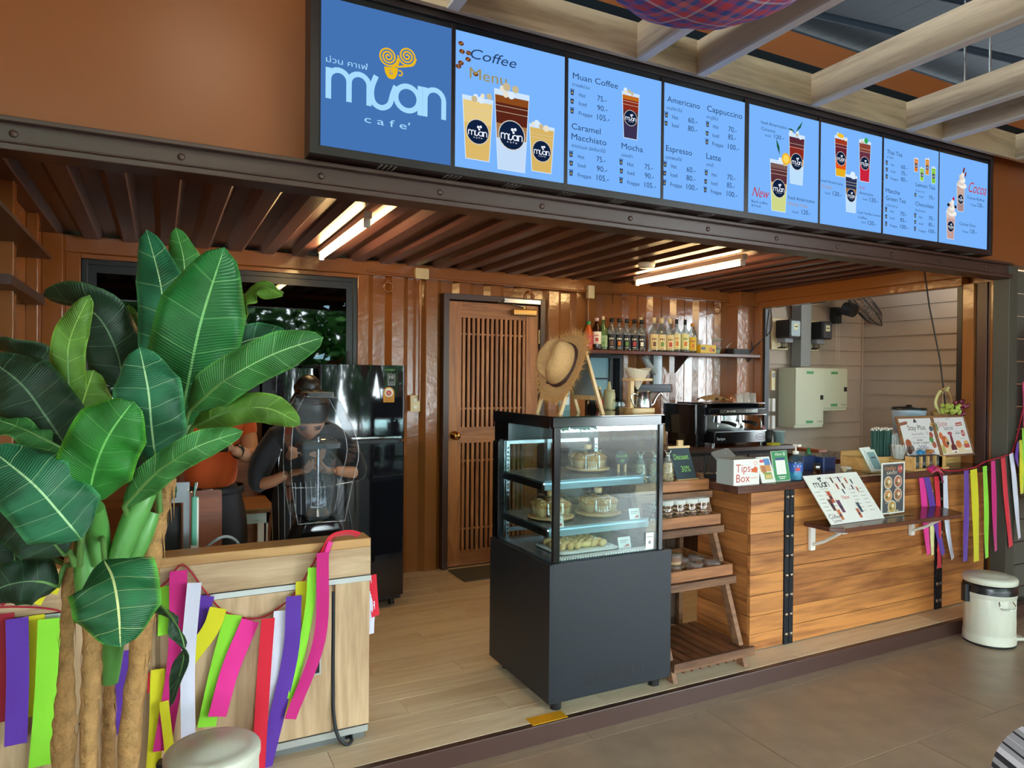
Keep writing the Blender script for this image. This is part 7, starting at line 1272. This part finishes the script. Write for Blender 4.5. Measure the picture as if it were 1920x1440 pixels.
def head(parent, c, M3, r=.1):
    """head with brow, nose, lips, ears; M3 maps local axes (x right, -y face, z up) to the world"""
    nu, nv = 28, 20; vs = []
    for j in range(nv+1):
        th = PI*j/nv
        for i in range(nu):
            ph = 2*PI*i/nu; x = math.sin(th)*math.cos(ph); y = math.sin(th)*math.sin(ph); z = -math.cos(th)
            X, Y, Z_ = x*.78, y*.95, z*1.22; f = max(0, -y)
            jaw = max(0, -z); X *= 1-.28*jaw**1.5; Y *= 1-.10*jaw
            Y -= .22*f**3*math.exp(-(x/.16)**2-((z+.12)/.2)**2)                    # nose
            Y += .06*f*math.exp(-((abs(x)-.34)/.16)**2-((z-.08)/.1)**2)            # eye sockets
            Y -= .05*f*math.exp(-(x/.25)**2-((z+.50)/.1)**2)                       # lips
            Y -= .06*f*math.exp(-(x/.3)**2-((z+.85)/.16)**2)                       # chin
            vs.append(M3 @ (Vector((X, Y, Z_))*r)+Vector(c))
    b = MB(SKN); b.add(vs, [(j*nu+i, j*nu+(i+1) % nu, (j+1)*nu+(i+1) % nu, (j+1)*nu+i) for j in range(nv) for i in range(nu)], None, True)
    for s_ in (-1, 1): b.sphere((0, 0, 0), 1, 10, 8, None, Matrix.Translation(c) @ M3.to_4x4() @ Matrix.Translation((s_*.8*r, .08*r, 0)) @ Matrix.Diagonal((.1*r, .2*r, .3*r, 1)))
    h = part('head', b, parent, world=True); T = lambda x, y, z: Vector(c)+M3 @ (Vector((x, y, z))*r)
    b = MB(pm('eye dark', '221a18', .3))
    for s_ in (-1, 1):
        b.tube([T(s_*.2, -.86, .06), T(s_*.33, -.88, .075), T(s_*.46, -.80, .06)], .07*r, 6, None, False, True, None, .5)
        b.tube([T(s_*.16, -.93, .27), T(s_*.33, -.92, .29), T(s_*.5, -.80, .2)], .05*r, 6, None, False, True, None, .6)
    part('eyes_and_brows', b, h, world=True); b = MB(pm('lips', 'a85a50', .45)); b.tube([T(-.2, -.86, -.58), T(0, -.93, -.56), T(.2, -.86, -.58)], [.03*r, .075*r, .03*r], 6); part('mouth', b, h, world=True); return h
def hand(parent, w_, d, n_, flip=1, nm='hand', curl=.9):
    """palm and five jointed fingers from the wrist w_, pointing along d, n_ = palm normal"""
    d = Vector(d).normalized(); n_ = Vector(n_); n_ = (n_-d*n_.dot(d)).normalized(); s_ = d.cross(n_)*flip; w_ = Vector(w_)
    V = [(*w_, .021, .016), (*(w_+d*.035), .028, .014), (*(w_+d*.075), .032, .013)]; E = [(0, 1), (1, 2)]
    for k, (o_, L_) in enumerate(((-.027, .062), (-.009, .07), (.009, .066), (.026, .052))):
        p = w_+d*.078+s_*o_; q = p; base_ = len(V); dd = d
        V.append((*p, .0085)); E.append((2, base_))
        for m_ in range(3):
            dd = (dd*math.cos(curl*.6)+n_*math.sin(curl*.6)).normalized(); q = q+dd*L_*(.45, .32, .25)[m_]; V.append((*q, .008-.0008*m_)); E.append((base_+m_, base_+m_+1))
    p = w_+d*.03-s_*.026; k = len(V); V.append((*p, .011)); E.append((1, k)); q = p+(d*.6-s_*.5+n_*.5).normalized()*.034; V.append((*q, .010)); E.append((k, k+1)); q = q+(d*.8+n_*.5).normalized()*.028; V.append((*q, .008)); E.append((k+1, k+2))
    return skin(nm, V, E, SKN, parent, 1)
# man in orange polo, looking down at his phone
MN = thing('person', 'man in orange polo shirt and dark trousers behind the counter', 'person', (.22, 3.62, 0))
def P_(x, y, z, r, d=None): return (x-.22, y-3.62, z, r) if d is None else (x-.22, y-3.62, z, r, d)
V = [P_(.22, 3.62, .86, .09, .07), P_(.22, 3.62, 1.0, .08, .055), P_(.22, 3.61, 1.15, .125, .09), P_(.22, 3.61, 1.25, .09, .06), P_(.215, 3.60, 1.31, .05), P_(.21, 3.585, 1.37, .05),
     P_(.36, 3.61, 1.235, .05), P_(.385, 3.57, 1.14, .043), P_(.385, 3.49, 1.055, .038), P_(.34, 3.41, 1.085, .032), P_(.295, 3.36, 1.108, .023),
     P_(.08, 3.61, 1.235, .05), P_(.05, 3.57, 1.14, .043), P_(.06, 3.49, 1.055, .038), P_(.12, 3.41, 1.085, .032), P_(.165, 3.36, 1.105, .023),
     P_(.30, 3.62, .80, .085), P_(.31, 3.61, .46, .06), P_(.31, 3.64, .1, .04), P_(.31, 3.56, .045, .04), P_(.14, 3.62, .80, .085), P_(.13, 3.61, .46, .06), P_(.13, 3.64, .1, .04), P_(.13, 3.56, .045, .04)]
skin('body', V, chain(0, 5)+[(3, 6)]+chain(6, 10)+[(3, 11)]+chain(11, 15)+[(0, 16)]+chain(16, 19)+[(0, 20)]+chain(20, 23), SKN, MN)
M_OR = pm('orange polo cotton', 'd4561c', .85, bump=.3, bscale=200, sheen=.2); M_TR = pm('charcoal trousers', '2c2a2e', .85, bump=.2, bscale=200)
sh = skin('polo_shirt', [P_(.22, 3.62, .855, .132, .104), P_(.22, 3.62, 1.03, .13, .1), P_(.22, 3.61, 1.15, .148, .108), P_(.22, 3.61, 1.25, .105, .075), P_(.217, 3.605, 1.315, .062), P_(.365, 3.61, 1.235, .064), P_(.39, 3.565, 1.12, .062), P_(.075, 3.61, 1.235, .064), P_(.045, 3.565, 1.12, .062)], chain(0, 4)+[(3, 5), (5, 6), (3, 7), (7, 8)], M_OR, MN)
b = MB(M_OR); b.lathe((-.004, -.015, 1.325), [(.07, -.03), (.062, .01), (.066, .012), (.078, -.03)], 20, sy=.85); part('collar', b, sh)
b = MB(M_WHITE); Mx = FR(-.0, -.137, 0); [b.disc(.0+.0, z, .005, None, 10, None, FR(-.02, -.122-.0, 0)) for z in (1.2, 1.255)]; part('button', b, sh, kind='stuff')
b = MB(M_WHITE); b.text('ม่วนอ้อย', -.10, -.035, 1.10, .014, None, FR(0, -.135, 0)); b.stroke([(-.09, 1.083), (-.04, 1.083)], .005, None, FR(0, -.135, 0)); part('shirt_print', b, sh, kind='stuff')
skin('trousers', [P_(.22, 3.62, 1.0, .11, .085), P_(.22, 3.62, .86, .125, .105), P_(.305, 3.62, .76, .098), P_(.31, 3.61, .46, .075), P_(.31, 3.63, .09, .062), P_(.135, 3.62, .76, .098), P_(.13, 3.61, .46, .075), P_(.13, 3.63, .09, .062)], [(0, 1), (1, 2), (2, 3), (3, 4), (1, 5), (5, 6), (6, 7)], M_TR, MN)
b = MB(M_BLACKM); b.lathe((0, 0, .878), [(.147, 0), (.15, .003), (.15, .032), (.147, .035)], 32, sy=.8); bt = part('belt', b, MN); b = MB(M_STEEL); frame(b, -.045, .0, .876, .915, -.128, -.12, .005); part('buckle', b, bt)
M3 = Matrix.Rotation(-.25, 3, 'Z') @ Matrix.Rotation(.45, 3, 'X'); head(MN, (.205, 3.545, 1.45), M3, .098)
b = MB(M_HAIR); b.sphere((0, 0, 0), (.088, .105, .112), 20, 14, None, Matrix.Translation((.205, 3.563, 1.468)) @ M3.to_4x4() @ Matrix.Translation((0, .02, .02))); part('hair', b, MN, world=True)
hand(MN, (.295-.22, 3.36-3.62, 1.108), (-.7, -.35, .25), (-.2, .2, .9), 1); hand(MN, (.165-.22, 3.36-3.62, 1.105), (.7, -.35, .25), (.2, .2, .9), -1)
b = MB(M_BLACK); b.lathe((0, 0, 0), [(.031, -.012), (.033, -.01), (.033, .01), (.031, .012)], 20, sy=.85, M=Matrix.Translation((.318-.22, 3.385-3.62, 1.097)) @ Matrix.Rotation(1.1, 4, 'Z') @ Matrix.Rotation(1.35, 4, 'Y')); part('wrist_watch', b, MN, 'black wrist watch')
b = MB(M_BLACK); b.rbox((-.036, -.004, -.075), (.036, .004, .075), .008, None, Matrix.Translation((.23, 3.295, 1.155)) @ Matrix.Rotation(-1.0, 4, 'X'), ax=1); t = thing('mobile_phone', 'dark mobile phone held by the man in orange polo', 'phone', (.23, 3.295, 1.14)); part('case', b, t, world=True)
# woman in black with striped apron, bent over the blender
WM = thing('person', 'woman in black top and pinstriped apron leaning over the blender', 'person', (.62, 3.42, 0))
def Q_(x, y, z, r, d=None): return (x-.62, y-3.42, z, r) if d is None else (x-.62, y-3.42, z, r, d)
V = [Q_(.61, 3.48, .82, .11, .09), Q_(.61, 3.47, .95, .095, .08), Q_(.62, 3.45, 1.08, .11, .085), Q_(.63, 3.42, 1.17, .085, .055), Q_(.63, 3.39, 1.195, .044), Q_(.625, 3.36, 1.215, .044),
     Q_(.50, 3.43, 1.15, .045), Q_(.43, 3.42, 1.04, .04), Q_(.405, 3.39, .94, .036), Q_(.455, 3.33, .955, .03), Q_(.52, 3.27, 1.0, .022),
     Q_(.77, 3.43, 1.15, .045), Q_(.84, 3.42, 1.05, .04), Q_(.865, 3.38, .97, .036), Q_(.80, 3.33, .985, .03), Q_(.735, 3.275, 1.0, .022),
     Q_(.69, 3.48, .74, .085), Q_(.69, 3.48, .42, .055), Q_(.69, 3.5, .09, .036), Q_(.69, 3.42, .04, .036), Q_(.53, 3.48, .74, .085), Q_(.53, 3.48, .42, .055), Q_(.53, 3.5, .09, .036), Q_(.53, 3.42, .04, .036)]
skin('body', V, chain(0, 5)+[(3, 6)]+chain(6, 10)+[(3, 11)]+chain(11, 15)+[(0, 16)]+chain(16, 19)+[(0, 20)]+chain(20, 23), SKN, WM)
M_BK = pm('black cotton', '15161c', .85, bump=.3, bscale=160, sheen=.15)
skin('blouse', [Q_(.61, 3.48, .84, .125, .105), Q_(.61, 3.47, .95, .115, .095), Q_(.62, 3.45, 1.08, .13, .1), Q_(.63, 3.425, 1.17, .1, .07), Q_(.63, 3.40, 1.205, .06), Q_(.495, 3.43, 1.15, .064), Q_(.425, 3.42, 1.04, .062), Q_(.40, 3.385, .945, .06), Q_(.43, 3.35, .945, .05), Q_(.775, 3.43, 1.15, .064), Q_(.845, 3.42, 1.05, .062), Q_(.87, 3.375, .97, .06), Q_(.84, 3.35, .975, .05)], chain(0, 4)+[(3, 5)]+chain(5, 8)+[(3, 9)]+chain(9, 12), M_BK, WM)
def stripes(name):
    m, N, L, b = newmat(name); tc = N.new('ShaderNodeTexCoord'); sp = N.new('ShaderNodeSeparateXYZ'); L.new(tc.outputs['Object'], sp.inputs[0]); mu = N.new('ShaderNodeMath'); mu.operation = 'MULTIPLY'; mu.inputs[1].default_value = 42; L.new(sp.outputs[0], mu.inputs[0]); fr_ = N.new('ShaderNodeMath'); fr_.operation = 'FRACT'; L.new(mu.outputs[0], fr_.inputs[0]); rp = N.new('ShaderNodeValToRGB'); rp.color_ramp.interpolation = 'CONSTANT'; rp.color_ramp.elements[0].color = lin('1c1d22'); rp.color_ramp.elements[1].position = .88; rp.color_ramp.elements[1].color = lin('b8bac0'); L.new(fr_.outputs[0], rp.inputs[0]); L.new(rp.outputs[0], b.inputs['Base Color']); b.inputs['Roughness'].default_value = .85; return m
skin('apron', [Q_(.61, 3.46, .97, .128, .1), Q_(.61, 3.465, .88, .14, .118), Q_(.61, 3.465, .72, .158, .13), Q_(.61, 3.465, .5, .165, .13)], chain(0, 3), stripes('pinstriped apron'), WM)
M3 = Matrix.Rotation(-.12, 3, 'Z') @ Matrix.Rotation(.8, 3, 'X'); hc = (.622, 3.32, 1.255); head(WM, hc, M3, .098)
HMw = Matrix.Translation(hc) @ M3.to_4x4(); b = MB(M_HAIR); b.sphere((0, 0, 0), (.091, .1, .108), 22, 16, None, HMw @ Matrix.Translation((0, .014, .045))); b.sphere((0, 0, 0), (.052, .05, .042), 16, 12, None, HMw @ Matrix.Translation((-.012, .07, .135)))
for k in range(7): a = k*.9; b.tube([HMw @ Vector((-.012+.05*math.cos(a+t_*2.2), .07+.046*math.sin(a+t_*2.2), .13+.018*math.sin(a*2+t_*3))) for t_ in (0, .25, .5, .75, 1)], .012, 6)
part('hair', b, WM, 'black hair tied in a bun', world=True); b = MB(M_BLACK); b.tube([HMw @ Vector((.087*math.cos(a), -.02+.03*math.cos(a*2), .05+.09*math.sin(a))) for a in [i*PI/10 for i in range(11)]], .006, 6); part('headband', b, WM, world=True)
hand(WM, (.52-.62, 3.27-3.42, 1.0), (.75, -.45, .15), (.3, .2, .9), 1); hand(WM, (.735-.62, 3.275-3.42, 1.0), (-.75, -.45, .15), (-.3, .2, .9), -1)

# ================================================================== FOREGROUND CLOTHS AND GARDEN
def setuv(o, fn):
    me = o.data; ul = me.uv_layers.new(name='UVMap'); co = [fn(v.co) for v in me.vertices]
    for lp in me.loops: ul.data[lp.index].uv = co[lp.vertex_index]
PL = thing('plaid_lantern', 'red and blue plaid cloth lantern hanging under the rafters', 'lantern', (1.525, 1.62, 2.632)); b = MB(plaid('red blue plaid', [(0, 'c04258'), (.2, '3450a8'), (.36, 'd0707c'), (.5, '4a6cc0'), (.6, 'cc4c5c'), (.76, 'c8d4e8'), (.82, '7a4478'), (.9, '3c5cb4')], 5.))
n = 64; pr = [(.0, 0), (.12, .012), (.24, .05), (.34, .11), (.41, .19), (.44, .28), (.43, .36), (.36, .43), (.2, .47)]; vs = [((r+.006*math.sin(9*2*PI*i/n)*(r > .2))*math.cos(2*PI*i/n), (r+.006*math.sin(9*2*PI*i/n)*(r > .2))*math.sin(2*PI*i/n), z-.05) for r, z in pr for i in range(n)]
b.add(vs, [(j*n+i, j*n+(i+1) % n, (j+1)*n+(i+1) % n, (j+1)*n+i) for j in range(len(pr)-1) for i in range(n)], None, True); o = part('cloth_shade', b, PL); setuv(o, lambda c: (c.x*1.2+2, (c.y*1.1-c.z*.6)+2))
b = MB(M_BLACKM); b.cyl((0, 0, .4), (0, 0, 2.2), .006, n=8); b.lathe((0, 0, .40), [(.2, .0), (.2, .02), (0, .03)], 24); part('hanger', b, PL)
CH = thing('gingham_chair', 'low chair with black and white gingham back at bottom right', 'chair', (1.70, .66, -.10), -.5); M_GING = plaid('black white gingham', [(0, 'e2e4ea'), (.5, '2c2d34')], 48.); LW = wood('dark chair leg', '3a281e', '54392a', 'z', 9, .5, 3)
b = MB(M_GING); b.rbox((-.24, -.04, .46), (.24, .04, .855), .11, ax=1, n=8); o = part('backrest', b, CH, bev=.03); setuv(o, lambda c: (c.x+2, c.z+2))
b = MB(M_GING); b.rbox((-.24, -.5, .40), (.24, -.02, .47), .06); o = part('seat', b, CH, bev=.02); setuv(o, lambda c: (c.x+2, c.y+2))
for x in (-.2, .17):
    for y in (-.47, -.05): b = MB(LW); b.box((x, y, 0), (x+.035, y+.035, .41 if y < -.1 else .47)); part('leg', b, CH)
def tree_mesh(seed, n, R_, hz, sz):
    rn = random.Random(seed); b = MB(pm('garden leaf %d' % seed, ('3f7a2c', '4f8f34', '356b2a')[seed % 3], .5))
    for i in range(n):
        a, q, z = rn.random()*2*PI, rn.random()**.5, rn.random(); r = R_*q*math.sin(PI*(.12+.8*z))**.6; p = Vector((r*math.cos(a), r*math.sin(a), hz*z)); u = Vector((rn.uniform(-1, 1), rn.uniform(-1, 1), rn.uniform(-.6, .6))).normalized()*sz; v = Vector((rn.uniform(-1, 1), rn.uniform(-1, 1), rn.uniform(-1, 1))).normalized()*sz*.6
        b.add([p-u, p+v, p+u, p-v], [(0, 1, 2, 3)])
    return b.mesh('crown')
trk = MB(pm('tree bark', '5a4a3a', .9)); trk.tube([(0, 0, 0), (.1, 0, 1.), (.05, .1, 2.2)], [.14, .11, .07], 8); trkm = trk.mesh('trunk'); tms = [tree_mesh(s_, 5000, 1.8, 5.8, .18) for s_ in range(3)]
for k, (x, y, la) in enumerate(((-5.5, -8.5, 'bushy garden tree mirrored at left of the dark window'), (-2.2, -9.2, 'bushy garden tree mirrored in the dark window middle'), (1.0, -8.4, 'bushy garden tree mirrored in the refrigerator door'), (4.2, -9.0, 'bushy garden tree mirrored in the cake case glass'), (7.6, -8.2, 'bushy garden tree mirrored in the espresso machine'), (1.5, 9.6, 'garden tree seen through the rear room window'), (-.6, 9.8, 'garden tree seen through the small rear window at left'))):
    t = thing('garden_tree', la, 'tree', (x, y, -.1), k*1.3, 'garden trees round the pavilion'); o = link('crown', tms[k % 3], t); o.location = (0, 0, .5); o['kind'] = 'stuff'; link('trunk', trkm, t)
